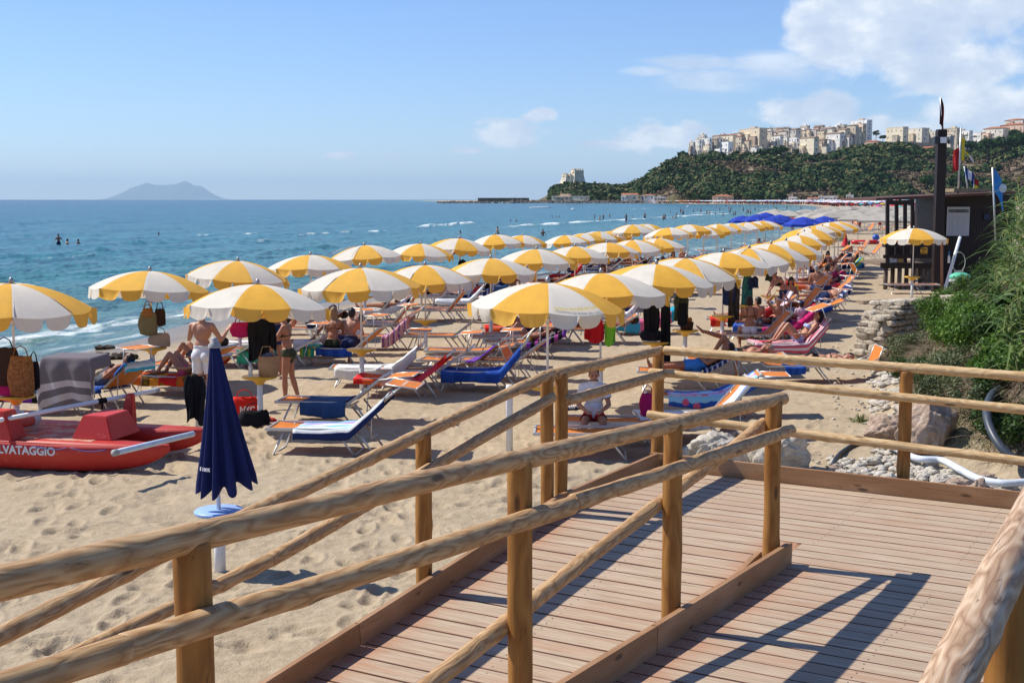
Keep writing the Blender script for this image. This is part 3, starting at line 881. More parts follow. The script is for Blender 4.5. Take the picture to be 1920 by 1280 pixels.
m_alu = mat('aluminium_tube', (.58, .58, .56), .38, .10, 8, .5, .45)
m_whitep = mat('white_plastic', (.74, .75, .74), .45, .06, 4)
m_ytab = mat('yellow_plastic', (.74, .42, .03), .4, .1, 5, .5)
m_orange = mat('orange_mesh_sling', (.72, .225, .035), .62, .14, 7, .3, bump=.15, bscale=120, trans=.16)
m_letter = mat('pale_print', (.80, .70, .60), .7, .05)
m_txty = mat('yellow_print', (.62, .46, .05), .7, .05)
UR = 1.13; UDROP = .35
def udz(r): return -UDROP * (r / UR) ** 2.0
def urad(th, k=1.0):
    """edge radius: cloth is drawn in between the ribs"""
    q = (th / (math.pi / 4)) % 1.0
    return 1 - .028 * math.sin(math.pi * q) * k
def canopy_mesh():
    V = []; F = []; FM = []
    nr, na = 9, 64
    for i in range(nr):
        r = UR * (i + .25) / (nr - 1 + .25)
        for a in range(na):
            th = 2 * math.pi * a / na
            q = (th / (math.pi / 4)) % 1.0
            rr = r * urad(th, r / UR)
            sag = -.035 * math.sin(math.pi * q) ** .7 * (r / UR) ** 1.2
            V.append((rr * math.cos(th), rr * math.sin(th), udz(r) + sag))
    for i in range(nr - 1):
        for a in range(na):
            F.append((i * na + a, i * na + (a + 1) % na, (i + 1) * na + (a + 1) % na, (i + 1) * na + a)); FM.append((a // 8 + 1) % 2)
    V.append((0, 0, .01)); c = len(V) - 1
    for a in range(na): F.append((c, a, (a + 1) % na)); FM.append((a // 8 + 1) % 2)
    me = mesh_np('canopy', V, F, [m_yel, m_cream], True, FM)
    return me
def valance_mesh(seed=0):
    V = []; F = []; FM = []
    rg = random.Random(seed)
    for pn in range(8):
        for hf in range(2):
            n = 10; rows = 5
            th0 = (pn + hf * .5) * math.pi / 4; th1 = th0 + math.pi / 8
            flare = rg.uniform(-.05, .07); o = len(V)
            for j in range(rows):
                for i in range(n):
                    q = i / (n - 1)
                    L = .185 * (max(0, 1 - abs(2 * q - 1) ** 3.2)) ** .55 + .012
                    th = th0 + (th1 - th0) * q
                    sag = -.035 * math.sin(math.pi * ((th / (math.pi / 4)) % 1.0)) ** .7 if 0 < ((th / (math.pi / 4)) % 1.0) < 1 else 0
                    sag = -.035 * abs(math.sin(math.pi * ((hf + q) * .5))) ** .7
                    k = j / (rows - 1)
                    rr = UR * (1 - .028 * math.sin(math.pi * (hf + q) * .5)) + .002
                    rr += k * (.012 + flare * k) + .008 * math.sin(q * 17 + pn) * k
                    V.append((rr * math.cos(th), rr * math.sin(th), udz(UR) + sag - L * k + .002))
            for j in range(rows - 1):
                for i in range(n - 1):
                    F.append((o + j * n + i, o + j * n + i + 1, o + (j + 1) * n + i + 1, o + (j + 1) * n + i)); FM.append((pn + 1) % 2)
    return mesh_np('valance', V, F, [m_yel, m_cream], True, FM)
CANOPY = canopy_mesh(); VALS = [valance_mesh(s_) for s_ in range(3)]
mb = MB(); mb.lathe([(.0, -.05), (.035, -.05), (.045, -.01), (.05, .02), (.035, .05), (.02, .075), (.0, .085)], 14); FINIAL = mb.mesh('finial', m_chrome)
mb = MB(); mb.lathe([(.0, -.62), (.028, -.62), (.028, -.50), (.0, -.50)], 12); HUB = mb.mesh('hub', m_whitep)
ribs = []
mb = MB(); mb.tube([(0.02, 0, -.02), (.4, 0, udz(.4) - .014), (.8, 0, udz(.8) - .014), (UR, 0, udz(UR) - .012)], .006, 5); RIB = mb.mesh('rib', m_chrome)
mb = MB(); mb.tube([(.026, 0, -.55), (.52, 0, udz(.52) - .018)], .005, 5); STRUT = mb.mesh('strut', m_chrome)
def text_mesh(txt, size, bold=0.0):
    cu = bpy.data.curves.new('txt', 'FONT'); cu.body = txt; cu.size = size; cu.offset = bold; cu.align_x = 'CENTER'; cu.align_y = 'CENTER'
    cu.resolution_u = 3
    o = bpy.data.objects.new('txt', cu); COL.objects.link(o)
    dg = bpy.context.evaluated_depsgraph_get(); dg.update()
    me = bpy.data.meshes.new_from_object(o.evaluated_get(dg))
    bpy.data.objects.remove(o); bpy.data.curves.remove(cu)
    vs = [v.co.copy() for v in me.vertices]; fs = [tuple(p.vertices) for p in me.polygons]
    bpy.data.meshes.remove(me)
    return vs, fs
def lettering(txt, size, fn, m, parent, bold=0.0, name='lettering', sub=False):
    vs, fs = text_mesh(txt, size, bold)
    return link(name, mesh_np(name, [fn(v.x, v.y) for v in vs], fs, [m], False), parent)
def umbrella(loc, ztop, rad=UR, rz=0.0, label='', tilt=(0, 0), near=True, group='yellow and cream beach umbrellas', table=True, cat='umbrella', mats=None, mid=True):
    x, y, g = loc
    k = rad / UR
    o = empty('beach_umbrella', (x, y, g), 0, label, cat, group)
    H = ztop - g
    rot = Euler((tilt[0], tilt[1], rz))
    for nm, me in (('canopy', CANOPY), ('valance', VALS[int(abs(x * 7 + y)) % 3])):
        c = link(nm, me, o, (0, 0, H)); c.rotation_euler = rot; c.scale = (k, k, 1)
    c = link('finial', FINIAL, o, (0, 0, H + .025)); c.scale = (.8, .8, .8)
    if near:
        link('hub', HUB, o, (0, 0, H))
        for i in range(8):
            rb = link('rib', RIB, o, (0, 0, H)); rb.rotation_euler = Euler((tilt[0], tilt[1], rz + i * math.pi / 4)); rb.scale = (k, k, 1)
            sb = link('strut', STRUT, rb)
    mbp = MB(); mbp.tube([(0, 0, .6), (0, 0, H)], .019 if mid else .03, 8); mbp.build('pole', m_whitep, o)
    mbb = MB(); mbb.lathe([(.0, -.2), (.048, -.2), (.045, .72), (.0, .735)], 12); mbb.build('base_tube', m_whitep, o)
    if table:
        mbt = MB(); mbt.lathe([(.0, .66), (.06, .66), (.10, .72), (.27, .765), (.285, .78), (.28, .80), (.0, .795)], 24); mbt.build('table_top', m_ytab, o)
    return o
# umbrellas: apex px, apex py, canopy width px, rz deg, label
def U_at(px, py, wpx, dz=0.0):
    Y = 2 * UR / (wpx / FPX) * (1.0)
    p = at_y(px, py, Y)
    return p
ULIST = [
 # seaward row (row 3)
 (21, 531, 288, 22, 'front-left yellow and cream umbrella cut by the left picture edge, brown bags under it'),
 (281, 508, 216, 10, 'yellow and cream umbrella nearest the surf with a khaki bag hanging under it'),
 (446, 489, 186, 30, 'yellow and cream umbrella standing just behind the closed blue parasol, close to the sea'),
 (582, 478, 158, 5, 'yellow and cream umbrella fourth from the left beside the water'),
 (683, 460, 141, 33, 'yellow and cream umbrella fifth from the left beside the water'),
 (789, 457, 121, 12, 'yellow and cream umbrella sixth from the left beside the water'),
 (861, 447, 118, 40, 'yellow and cream umbrella in front of a red one at the water side'),
 (928, 440, 106, 20, 'yellow and cream umbrella directly below the bather by the white breaker'),
 # middle row (row 2)
 (483, 533, 264, 38, 'yellow and cream umbrella over the standing woman in a bikini, basket on its table'),
 (676, 502, 224, 15, 'yellow and cream umbrella over the couple seated from behind'),
 (797, 497, 180, 28, 'yellow and cream umbrella right of the couple, second of its row from the woman'),
 (920, 484, 170, 35, 'yellow and cream umbrella above the white towelled loungers in the middle row'),
 (1006, 467, 147, 8, 'yellow and cream umbrella fourth in the middle row behind the lettered one'),
 (1078, 462, 128, 26, 'yellow and cream umbrella fifth in the middle row'),
 (1138, 455, 118, 40, 'yellow and cream umbrella sixth in the middle row'),
 (1186, 450, 112, 12, 'yellow and cream umbrella seventh in the middle row'),
 (1232, 447, 104, 30, 'yellow and cream umbrella eighth in the middle row'),
 # landward row (row 1)
 (1027, 530, 284, 0, 'yellow and cream umbrella with yellow lettering on a cream panel, nearest the walkway'),
 (1127, 512, 248, 24, 'yellow and cream umbrella with red and green things hanging, just right of the lettered one'),
 (1231, 495, 216, 36, 'yellow and cream umbrella with long black clothes hanging on its pole'),
 (1287, 484, 198, 14, 'yellow and cream umbrella with a basket of plants on its table'),
 (1357, 473, 176, 30, 'yellow and cream umbrella above the pink towelled chair'),
 (1405, 465, 160, 8, 'yellow and cream umbrella sixth in the row beside the sunbathing group'),
 (1446, 457, 146, 27, 'yellow and cream umbrella seventh in the row beside the sunbathing group'),
 (1474, 451, 138, 40, 'yellow and cream umbrella eighth in the row beside the sunbathing group'),
]
UMB = {}
for i, (px, py, wp, rz, lb) in enumerate(ULIST):
    p = U_at(px, py, wp)
    g = gz(p.x, p.y)
    rg = random.Random(i)
    o = umbrella((p.x, p.y, g), p.z, UR, R(rz), lb, (R(rg.uniform(-4, 4)), R(rg.uniform(-4, 4))), near=p.y < 40)
    UMB[i] = o
    if i == 17: LU = (p, g, o)
    print('U', i, round(p.x, 2), round(p.y, 1), 'H', round(p.z - g, 2), 'base px', [round(q) for q in proj((p.x, p.y, g))])
# yellow lettering on the cream panel of the lettered umbrella
p, g, o = LU
H = p.z - g
def on_canopy(sx, sy, thc=R(-67.5), r0=1.04):
    r = r0 - sy * 1.0; th = thc + sx / r
    q = (th / (math.pi / 4)) % 1.0
    rr = r * urad(th, r / UR); sag = -.035 * math.sin(math.pi * q) ** .7 * (r / UR) ** 1.2
    return (rr * math.cos(th), rr * math.sin(th), H + udz(r) + sag + .013)
lettering('COSTA DI KAIR ED DIN', .066, on_canopy, m_txty, o, .002)
# far umbrellas continuing the rows: (px, py apex, width)
FARU = [(980, 441, 92), (1060, 441, 84), (1096, 437, 80), (1125, 434, 78), (1148, 433, 76), (1186, 421, 78), (1212, 420, 76),
        (1253, 427, 92), (1290, 421, 84), (1320, 424, 80), (1345, 420, 78), (1372, 419, 74), (1398, 417, 70), (1420, 415, 68), (1432, 414, 66),
        (1496, 441, 110), (1508, 434, 104), (1518, 428, 98), (1528, 423, 92), (1542, 423, 88), (1556, 417, 86), (1566, 416, 82), (1573, 415, 80)]
for i, (px, py, wp) in enumerate(FARU):
    p = at_y(px, py, 2 * UR * FPX / wp)
    g = gz(p.x, p.y)
    row = 'seaward' if i < 7 else ('middle' if i < 15 else 'landward')
    umbrella((p.x, p.y, g), p.z, UR * random.uniform(.96, 1.08), random.uniform(0, 6), tilt=(R(random.uniform(-4, 4)), R(random.uniform(-4, 4))), label='small yellow and cream umbrella in the far end of the %s row' % row, near=False, table=False, mid=False,
             group='far yellow and cream umbrellas of the %s row' % row)
# two umbrellas by the kiosk
p = at_y(1714, 428, 46.0); ko = umbrella((p.x, p.y, gz(p.x, p.y)), p.z, 1.13, R(20), 'yellow and cream umbrella standing alone in front of the dark kiosk deck')
p = at_y(1742, 414, 60.0); umbrella((p.x, p.y, gz(p.x, p.y)), p.z, 1.13, R(5), 'yellow and cream umbrella half hidden behind the kiosk pole', near=False)

# ---------------------------------------------------------------- lounger
SEATZ = .36; LSEAT = 1.22; LBACK = .74; LW = .62
def lpath(s, back):
    """surface of the sling at distance s from the foot end -> (x, z)"""
    if s <= LSEAT: return s, SEATZ - .035 * math.sin(math.pi * s / LSEAT)
    q = s - LSEAT
    return LSEAT + q * math.cos(back), SEATZ + q * math.sin(back) - .02 * math.sin(math.pi * min(1, q / LBACK))
_LC = {}
def lounger_meshes(back, arm, pan, detail):
    key = (round(back, 2), arm, pan, detail)
    if key in _LC: return _LC[key]
    L = []
    w2 = LW / 2
    mb = MB()
    for sy in (-1, 1):
        mb.box((LSEAT / 2, sy * w2, SEATZ), (LSEAT + .04, .03, .045), bev=.008)
    mb.box((0, 0, SEATZ - .002), (.035, LW, .038), bev=.006); mb.box((LSEAT, 0, SEATZ - .06), (.03, LW, .03))
    L.append(('frame', mb.mesh('frame', m_alu), None))
    mb = MB(); c, s_ = math.cos(back), math.sin(back)
    for sy in (-1, 1):
        mb.box((LSEAT + LBACK / 2 * c, sy * w2, SEATZ + LBACK / 2 * s_), (LBACK + .06, .028, .045), Matrix.Rotation(-back, 3, 'Y'), bev=.008)
    mb.box((LSEAT + LBACK * c, 0, SEATZ + LBACK * s_), (.03, LW, .035), Matrix.Rotation(-back, 3, 'Y'))
    L.append(('back_frame', mb.mesh('back_frame', m_alu), None))
    def sling(s0, s1, nm):
        V = []; F = []; n = 9
        for i in range(n):
            s = s0 + (s1 - s0) * i / (n - 1); x, z = lpath(s, back)
            for j in range(5):
                yy = (j / 4 - .5) * (LW - .03)
                V.append((x, yy, z + .008 - .012 * math.cos(yy / LW * math.pi)))
        F = [(i * 5 + j, i * 5 + j + 1, (i + 1) * 5 + j + 1, (i + 1) * 5 + j) for i in range(n - 1) for j in range(4)]
        V2 = [(a, b_, c_ - .008) for a, b_, c_ in V]; k = len(V)
        F2 = [tuple(q + k for q in f[::-1]) for f in F]
        return mesh_np(nm, V + V2, F + F2, [m_orange])
    L.append(('seat_sling', sling(.01, LSEAT - .01, 's'), None)); L.append(('back_sling', sling(LSEAT + .02, LSEAT + LBACK - .01, 'b'), None))
    def uleg(x0, x1):
        m_ = MB()
        m_.tube([(x0, -w2 + .03, SEATZ - .01), (x1, -w2 - .01, .0), (x1, w2 + .01, .0), (x0, w2 - .03, SEATZ - .01)], .0165, 6)
        return m_.mesh('leg', m_alu)
    L.append(('leg', uleg(.26, .10), None)); L.append(('leg', uleg(LSEAT - .22, LSEAT + .06), None))
    if back > .15: L.append(('leg', uleg(LSEAT + .1, LSEAT + .36), None))
    if back > .15:
        m_ = MB()
        m_.tube([(LSEAT + .42 * c, -(w2 - .02), SEATZ + .42 * s_), (LSEAT + .30, -(w2 - .02), SEATZ - .12), (LSEAT + .30, w2 - .02, SEATZ - .12), (LSEAT + .42 * c, w2 - .02, SEATZ + .42 * s_)], .01, 5)
        L.append(('back_strut', m_.mesh('back_strut', m_alu), None))
    if arm is not None:
        a = R(arm); b_ = R(pan); al = .34; pl = .44
        tx, tz = LSEAT + (LBACK - .10) * c, SEATZ + (LBACK - .10) * s_
        ex, ez = tx + al * math.cos(a), tz + al * math.sin(a)
        for sy in (-1, 1):
            m_ = MB(); m_.tube([(tx, sy * (w2 + .025), tz), (ex, sy * (w2 + .025), ez)], .012, 6); L.append(('visor_arm', m_.mesh('visor_arm', m_alu), None))
        m_ = MB(); rot = Matrix.Rotation(-b_, 3, 'Y')
        cx_, cz_ = ex, ez
        M = lambda v: Vector((cx_, 0, cz_)) + rot @ Vector(v)
        for sy in (-1, 1): m_.tube([M((-pl / 2, sy * w2, 0)), M((pl / 2, sy * w2, 0))], .011, 6)
        for sx in (-1, 1): m_.tube([M((sx * pl / 2, -w2, 0)), M((sx * pl / 2, w2, 0))], .011, 6)
        L.append(('visor_frame', m_.mesh('visor_frame', m_alu), None))
        m_ = MB(); m_.box(M((0, 0, 0)), (pl - .02, LW - .02, .008), rot)
        L.append(('visor_panel', m_.mesh('visor_panel', m_orange), (M, rot)))
    _LC[key] = L
    return L
def lounger(px, py, yaw, back=35, arm=None, pan=None, label='', group='orange sling sun loungers', detail=True, text=False, cat='sun lounger', loc=None, z=None):
    """(px,py): pixel of the middle of the foot end at seat height"""
    if loc is None:
        g = 0.0
        for _ in range(5):
            p = at_z(px, py, g + SEATZ); g = gz(p.x, p.y)
        loc = (p.x, p.y, g)
    o = empty('sun_lounger', loc, R(yaw), label, cat, group)
    for nm, me, ex in lounger_meshes(R(back), arm, pan, detail):
        q = link(nm, me, o)
        if nm == 'visor_panel' and text:
            M, rot = ex
            lettering('LIDO KAIR ED DIN', .05, lambda sx, sy: M((-sy, sx, .0075)), m_letter, q, .002)
    o['back'] = back
    LBACKS[o.name] = R(back)
    return o
LBACKS = {}

# ---------------------------------------------------------------- cloth
def stripes(name, cols, axis='s', scale=1.0, noise=0.0, rough=.9, spots=None):
    """woven pattern: bands of colour along the towel (s) or across it (y)"""
    if name in _M: return _M[name]
    m, t, pr, out = raw_mat(name)
    a = t.add('ShaderNodeAttribute'); a.attribute_name = 'ts' if axis == 's' else 'ty'
    v = t.math('MULTIPLY', a.outputs['Fac'], scale)
    tcx = t.add('ShaderNodeTexCoord')
    if noise: v = t.math('ADD', v, t.math('MULTIPLY', t.noise(tcx.outputs['Object'], 5.0, 3, .6), noise))
    v = t.math('FRACT', v)
    n = len(cols)
    c = t.ramp(v, [(i / n, cols[i]) for i in range(n)], 'CONSTANT')
    if spots:
        vo = t.add('ShaderNodeTexVoronoi'); t.l.new(tcx.outputs['Object'], vo.inputs['Vector']); vo.inputs['Scale'].default_value = spots[1]
        c = t.mix(t.maprange(vo.outputs['Distance'], .34, .26), c, spots[0] + (1,))
    c = t.mix(t.maprange(t.noise(tcx.outputs['Object'], 12, 4, .6), .3, .7, 0, .3), c, (0, 0, 0, 1), 'MIX') if False else c
    t.l.new(c, pr.inputs['Base Color']); pr.inputs['Roughness'].default_value = rough; pr.inputs['Specular IOR Level'].default_value = .1
    b = t.add('ShaderNodeBump'); b.inputs['Strength'].default_value = .4; b.inputs['Distance'].default_value = .004
    t.l.new(t.noise(tcx.outputs['Object'], 90, 3, .6), b.inputs['Height']); t.l.new(b.outputs[0], pr.inputs['Normal'])
    return m
def towel(lg, s0, s1, m, label, y0=-.36, y1=.36, hang=0.16, hangL=None, lift=.02, seed=0, cat='towel', name='towel', endhang=0.0, group=None):
    """cloth lying on the lounger lg from s0 to s1 along its sling"""
    back = LBACKS[lg.name]
    hangL = hang if hangL is None else hangL
    rg = random.Random(seed)
    ns, ny = 30, 22
    tot0 = hangL; tot1 = hang
    Wd = (y1 - y0)
    V = []; TS = []; TY = []
    for i in range(ns):
        q = i / (ns - 1); s = s0 + (s1 - s0) * q
        over = max(0, s - (LSEAT + LBACK)); s_c = min(s, LSEAT + LBACK)
        x, z = lpath(max(0, s_c), back)
        if s < 0: z -= min(.0, s) * -1.0; x = .0 - .012
        if over > 0: x += .03; z -= over
        nx_, nz_ = (-math.sin(back), math.cos(back)) if s > LSEAT else (0, 1)
        for j in range(ny):
            r = j / (ny - 1); yy = -tot0 + (Wd + tot0 + tot1) * r
            d0 = 0; drop = 0
            Y = y0 + yy
            if Y < y0: drop = y0 - Y; Y = y0 - .012
            elif Y > y1: drop = Y - y1; Y = y1 + .012
            wr = .010 * math.sin(s * 9 + seed + yy * 5) + .012 * math.sin(s * 3.1 + yy * 13 + seed * 2)
            off = lift + .006 + abs(wr)
            if drop > 0:
                Y += (.018 * math.sin(s * 22 + seed) + .01 * math.sin(s * 47)) * (drop / .2) * (1 if Y > 0 else -1)
                off = lift
                drop *= 1 + .12 * math.sin(s * 6 + seed)
            V.append((x + nx_ * off, Y, z + nz_ * off - drop))
            TS.append(q); TY.append(r)
    me = mesh_np(name, V, grid_faces(ns, ny), [m])
    for k, a in (('ts', TS), ('ty', TY)):
        la = me.attributes.new(k, 'FLOAT', 'POINT'); la.data.foreach_set('value', np.array(a, dtype=np.float32))
    o = link(name, me); o.location = lg.location; o.rotation_euler = lg.rotation_euler
    md = o.modifiers.new('thick', 'SOLIDIFY'); md.thickness = .008; md.offset = 1
    return tag(o, label, cat, group)
def drape(name, pts, w_, L, m, label, cat, yaw=0, folds=6, amp=.03, seed=0, taper=1.0, parent=None, group=None, hemwave=.09):
    """cloth hanging in folds: pts = top centre, w_ = width along local x, L = length"""
    V = []; TS = []; TY = []
    nx, nz = 28, 14
    c, s = math.cos(R(yaw)), math.sin(R(yaw))
    for j in range(nz):
        k = j / (nz - 1)
        for i in range(nx):
            q = i / (nx - 1)
            xx = (q - .5) * w_ * (taper + (1 - taper) * k)
            yy = amp * (.15 + .8 * k) * (.6 * math.sin(q * folds * 3.6 + seed + 1.3 * math.sin(k * 3 + seed)) + .4 * math.sin(q * folds * 7.9 + seed * 3 + k * 2)) + .012 * math.sin(k * 9 + q * 7)
            xx *= .62 + .38 * min(1, k * 5) + .06 * math.sin(k * 6 + seed * 2)
            zz = -L * k * (1 + hemwave * math.sin(q * 5 + seed)) + .02 * math.sin(q * 9 + seed) * (1 - k)
            V.append((pts[0] + xx * c - yy * s, pts[1] + xx * s + yy * c, pts[2] + zz)); TS.append(k); TY.append(q)
    me = mesh_np(name, V, grid_faces(nz, nx), [m])
    for k, a in (('ts', TS), ('ty', TY)):
        la = me.attributes.new(k, 'FLOAT', 'POINT'); la.data.foreach_set('value', np.array(a, dtype=np.float32))
    o = link(name, me, parent)
    md = o.modifiers.new('thick', 'SOLIDIFY'); md.thickness = .012
    if label: tag(o, label, cat, group)
    return o
# ================================================================ PEOPLE
def skin_mat(i):
    cols = [(.33, .135, .075), (.40, .175, .10), (.47, .225, .135), (.26, .10, .055), (.52, .27, .18)]
    m = mat('skin_tone_%d' % i, cols[i], .5, .10, 9, .4)
    return m
HAIR = {'dark': mat('dark_hair', (.014, .010, .008), .5, .3, 60, .4), 'brown': mat('brown_hair', (.06, .03, .016), .55, .3, 60, .4),
        'grey': mat('grey_hair', (.30, .28, .26), .6, .2, 60, .3), 'fair': mat('fair_hair', (.25, .15, .07), .55, .3, 60, .4)}
m_eye = mat('dark_eye', (.02, .015, .012), .3, .1); m_lip = mat('lips', (.30, .07, .06), .5, .1)
def fabric(name, c, var=.1): return mat(name, c, .85, var, 14, .15, bump=.3, bscale=120)
def nrm(v): return Vector(v).normalized()
def prim_capsule(bm_v, bm_f, p, q, r0, r1, n=12, flat=None):
    """rounded tapered limb"""
    p = Vector(p); q = Vector(q); d = q - p; L = d.length
    d = d.normalized() if L > 1e-6 else Vector((0, 0, 1))
    up = Vector((0, 0, 1)) if abs(d.z) < .9 else Vector((1, 0, 0))
    a = d.cross(up).normalized(); b = d.cross(a)
    prof = []
    for k in range(1, 4): t_ = k / 4 * math.pi / 2; prof.append((-r0 * math.cos(t_), r0 * math.sin(t_)))
    for k in range(0, 5): f = k / 4; prof.append((L * f, r0 + (r1 - r0) * f))
    for k in range(1, 4): t_ = k / 4 * math.pi / 2; prof.append((L + r1 * math.sin(t_), r1 * math.cos(t_)))
    o = len(bm_v)
    bm_v.append(p - d * r0)
    for x, r in prof:
        for k in range(n):
            t_ = 2 * math.pi * k / n
            bm_v.append(p + d * x + (a * math.cos(t_) + b * math.sin(t_)) * r)
    bm_v.append(q + d * r1)
    m = len(prof)
    for k in range(n): bm_f.append((o, o + 1 + (k + 1) % n, o + 1 + k))
    for i in range(m - 1):
        for k in range(n):
            bm_f.append((o + 1 + i * n + k, o + 1 + i * n + (k + 1) % n, o + 1 + (i + 1) * n + (k + 1) % n, o + 1 + (i + 1) * n + k))
    e = o + 1 + m * n
    for k in range(n): bm_f.append((e, e - n + k, e - n + (k + 1) % n))
def prim_ell(bm_v, bm_f, c, axes, rad, n=16, m=10):
    mb = MB(); Mx = Matrix((axes[0], axes[1], axes[2])).transposed()
    mb.ell(c, rad, Mx, n, m)
    o = len(bm_v); bm_v += [Vector(v) for v in mb.v]; bm_f += [tuple(i + o for i in f) for f in mb.f]
def remeshed(name, V, F, voxel, smooth_it, mats):
    me = bpy.data.meshes.new('tmp'); me.from_pydata([tuple(v) for v in V], [], F)
    bm = bmesh.new(); bm.from_mesh(me); bmesh.ops.recalc_face_normals(bm, faces=bm.faces[:]); bm.to_mesh(me); bm.free()
    o = bpy.data.objects.new('tmp', me); COL.objects.link(o)
    md = o.modifiers.new('r', 'REMESH'); md.mode = 'VOXEL'; md.voxel_size = voxel; md.use_smooth_shade = True
    ms = o.modifiers.new('s', 'SMOOTH'); ms.factor = .6; ms.iterations = smooth_it
    dg = bpy.context.evaluated_depsgraph_get(); dg.update()
    out = bpy.data.meshes.new_from_object(o.evaluated_get(dg)); out.name = name
    bpy.data.objects.remove(o); bpy.data.meshes.remove(me)
    out.materials.clear()
    for m in mats: out.materials.append(m)
    out.polygons.foreach_set('use_smooth', [True] * len(out.polygons))
    return out
def seg_t(P, a, b):
    a = np.array(a); b = np.array(b); d = b - a
    t = ((P - a) @ d) / (d @ d)
    tc_ = np.clip(t, 0, 1)
    return np.linalg.norm(P - (a + tc_[:, None] * d), axis=1), t
def person(name_label, cat, loc, rz, pose, scale=1.0, skin=1, clothes=(), hair=('dark', 'short'), woman=False, voxel=.016, group=None, child=False, build=1.0, fingers=True, tilt=None):
    """pose keys (directions in the person's own frame, x forward): spine, front, neck, look, thigh/shin/foot (left, right), arm/fore/hand (left, right); pelvis = location"""
    root = empty('person', loc, rz, name_label, cat, group)
    if tilt: root.rotation_euler = tilt
    S = nrm(pose.get('spine', (0, 0, 1))); Fd = nrm(pose.get('front', (1, 0, 0))); Fd = (Fd - S * Fd.dot(S)).normalized()
    Lf = S.cross(Fd).normalized()
    S0 = nrm(pose.get('hip', pose.get('spine', (0, 0, 1))))
    F0 = (Fd - S0 * Fd.dot(S0)).normalized(); L0 = S0.cross(F0).normalized()
    s = scale; V = []; F = []
    P = Vector(pose.get('pelvis', (0, 0, .93))) if pose.get('abs') else Vector(pose.get('pelvis', (0, 0, .93))) * s
    W = (.90 if woman else 1.0)
    waist = P + S0 * .14 * s; chest = waist + S * .20 * s; nb = chest + S * .17 * s
    N = nrm(pose.get('neck', S)); head = nb + N * .165 * s
    look = nrm(pose.get('look', Fd)); HU = (N - look * N.dot(look)).normalized(); HL = HU.cross(look)
    hs = 1.18 if child else 1.0
    b = build
    # trunk
    prim_ell(V, F, P + S0 * .01 * s, (F0, L0, S0), (.105 * s * b, .168 * s * (1.03 if woman else .95) * b, .125 * s))
    prim_ell(V, F, waist, (Fd, Lf, S), (.093 * s * b, .138 * s * W * b, .14 * s))
    if b > 1.08: prim_ell(V, F, waist + Fd * .05 * s, (Fd, Lf, S), (.10 * s * b, .13 * s * b, .13 * s))
    prim_ell(V, F, chest + S * .02 * s, (Fd, Lf, S), (.108 * s * b, .160 * s * W * b, .16 * s))
    for sd in (1, -1):
        prim_ell(V, F, P - F0 * .055 * s + L0 * sd * .075 * s - S0 * .04 * s, (F0, L0, S0), (.085 * s * b, .08 * s * b, .09 * s))
        if woman: prim_ell(V, F, chest + Fd * .085 * s + Lf * sd * .075 * s - S * .015 * s, (Fd, Lf, S), (.058 * s, .062 * s, .058 * s))
        else: prim_ell(V, F, chest + Fd * .05 * s + Lf * sd * .07 * s + S * .02 * s, (Fd, Lf, S), (.06 * s * b, .075 * s, .07 * s))
    sh = {}; bones = []
    shz = .175 * s * W
    for sd, i in ((1, 0), (-1, 1)):
        sh[i] = nb - S * .045 * s + Lf * sd * shz
        prim_capsule(V, F, nb - S * .03 * s + Lf * sd * .04 * s, sh[i], .058 * s, .056 * s * W)
        prim_ell(V, F, sh[i] * .6 + chest * .4 - Fd * .02 * s, (Fd, Lf, S), (.075 * s, .07 * s, .10 * s))
    prim_capsule(V, F, nb - S * .02 * s, head - N * .03 * s, .056 * s * W, .050 * s * W)
    # head: cranium, face, jaw, nose, ears
    hr = s * hs
    prim_ell(V, F, head + HU * .025 * hr - look * .008 * hr, (look, HL, HU), (.096 * hr, .077 * hr, .098 * hr))
    prim_ell(V, F, head - HU * .045 * hr + look * .022 * hr, (look, HL, HU), (.068 * hr, .060 * hr, .075 * hr))
    prim_ell(V, F, head - HU * .088 * hr + look * .050 * hr, (look, HL, HU), (.032 * hr, .034 * hr, .028 * hr))
    prim_capsule(V, F, head + HU * .012 * hr + look * .085 * hr, head - HU * .028 * hr + look * .104 * hr, .010 * hr, .016 * hr)
    for sd in (1, -1): prim_ell(V, F, head - HU * .012 * hr + HL * sd * .080 * hr, (look, HL, HU), (.020 * hr, .011 * hr, .032 * hr))
    # limbs
    arms = pose.get('arm', ((0, .1, -1), (0, -.1, -1))); fores = pose.get('fore', arms); hands = pose.get('hand', fores)
    curl = pose.get('curl', .35)
    for i, sd in ((0, 1), (1, -1)):
        e = sh[i] + nrm(arms[i]) * .285 * s; w_ = e + nrm(fores[i]) * .25 * s
        prim_capsule(V, F, sh[i], sh[i].lerp(e, .5), .052 * s * W * b ** .5, .047 * s * W * b ** .5); prim_capsule(V, F, sh[i].lerp(e, .5), e, .047 * s * W, .037 * s * W)
        prim_capsule(V, F, e, e.lerp(w_, .35), .037 * s * W, .040 * s * W); prim_capsule(V, F, e.lerp(w_, .35), w_, .040 * s * W, .025 * s * W)
        hd = nrm(hands[i]); hx = hd.cross(Vector((0, 0, 1)) if abs(hd.z) < .8 else Fd)
        hx = hx.normalized(); hn = hd.cross(hx)
        pc = w_ + hd * .055 * s
        prim_ell(V, F, pc, (hd, hx, hn), (.055 * s, .042 * s, .018 * s))
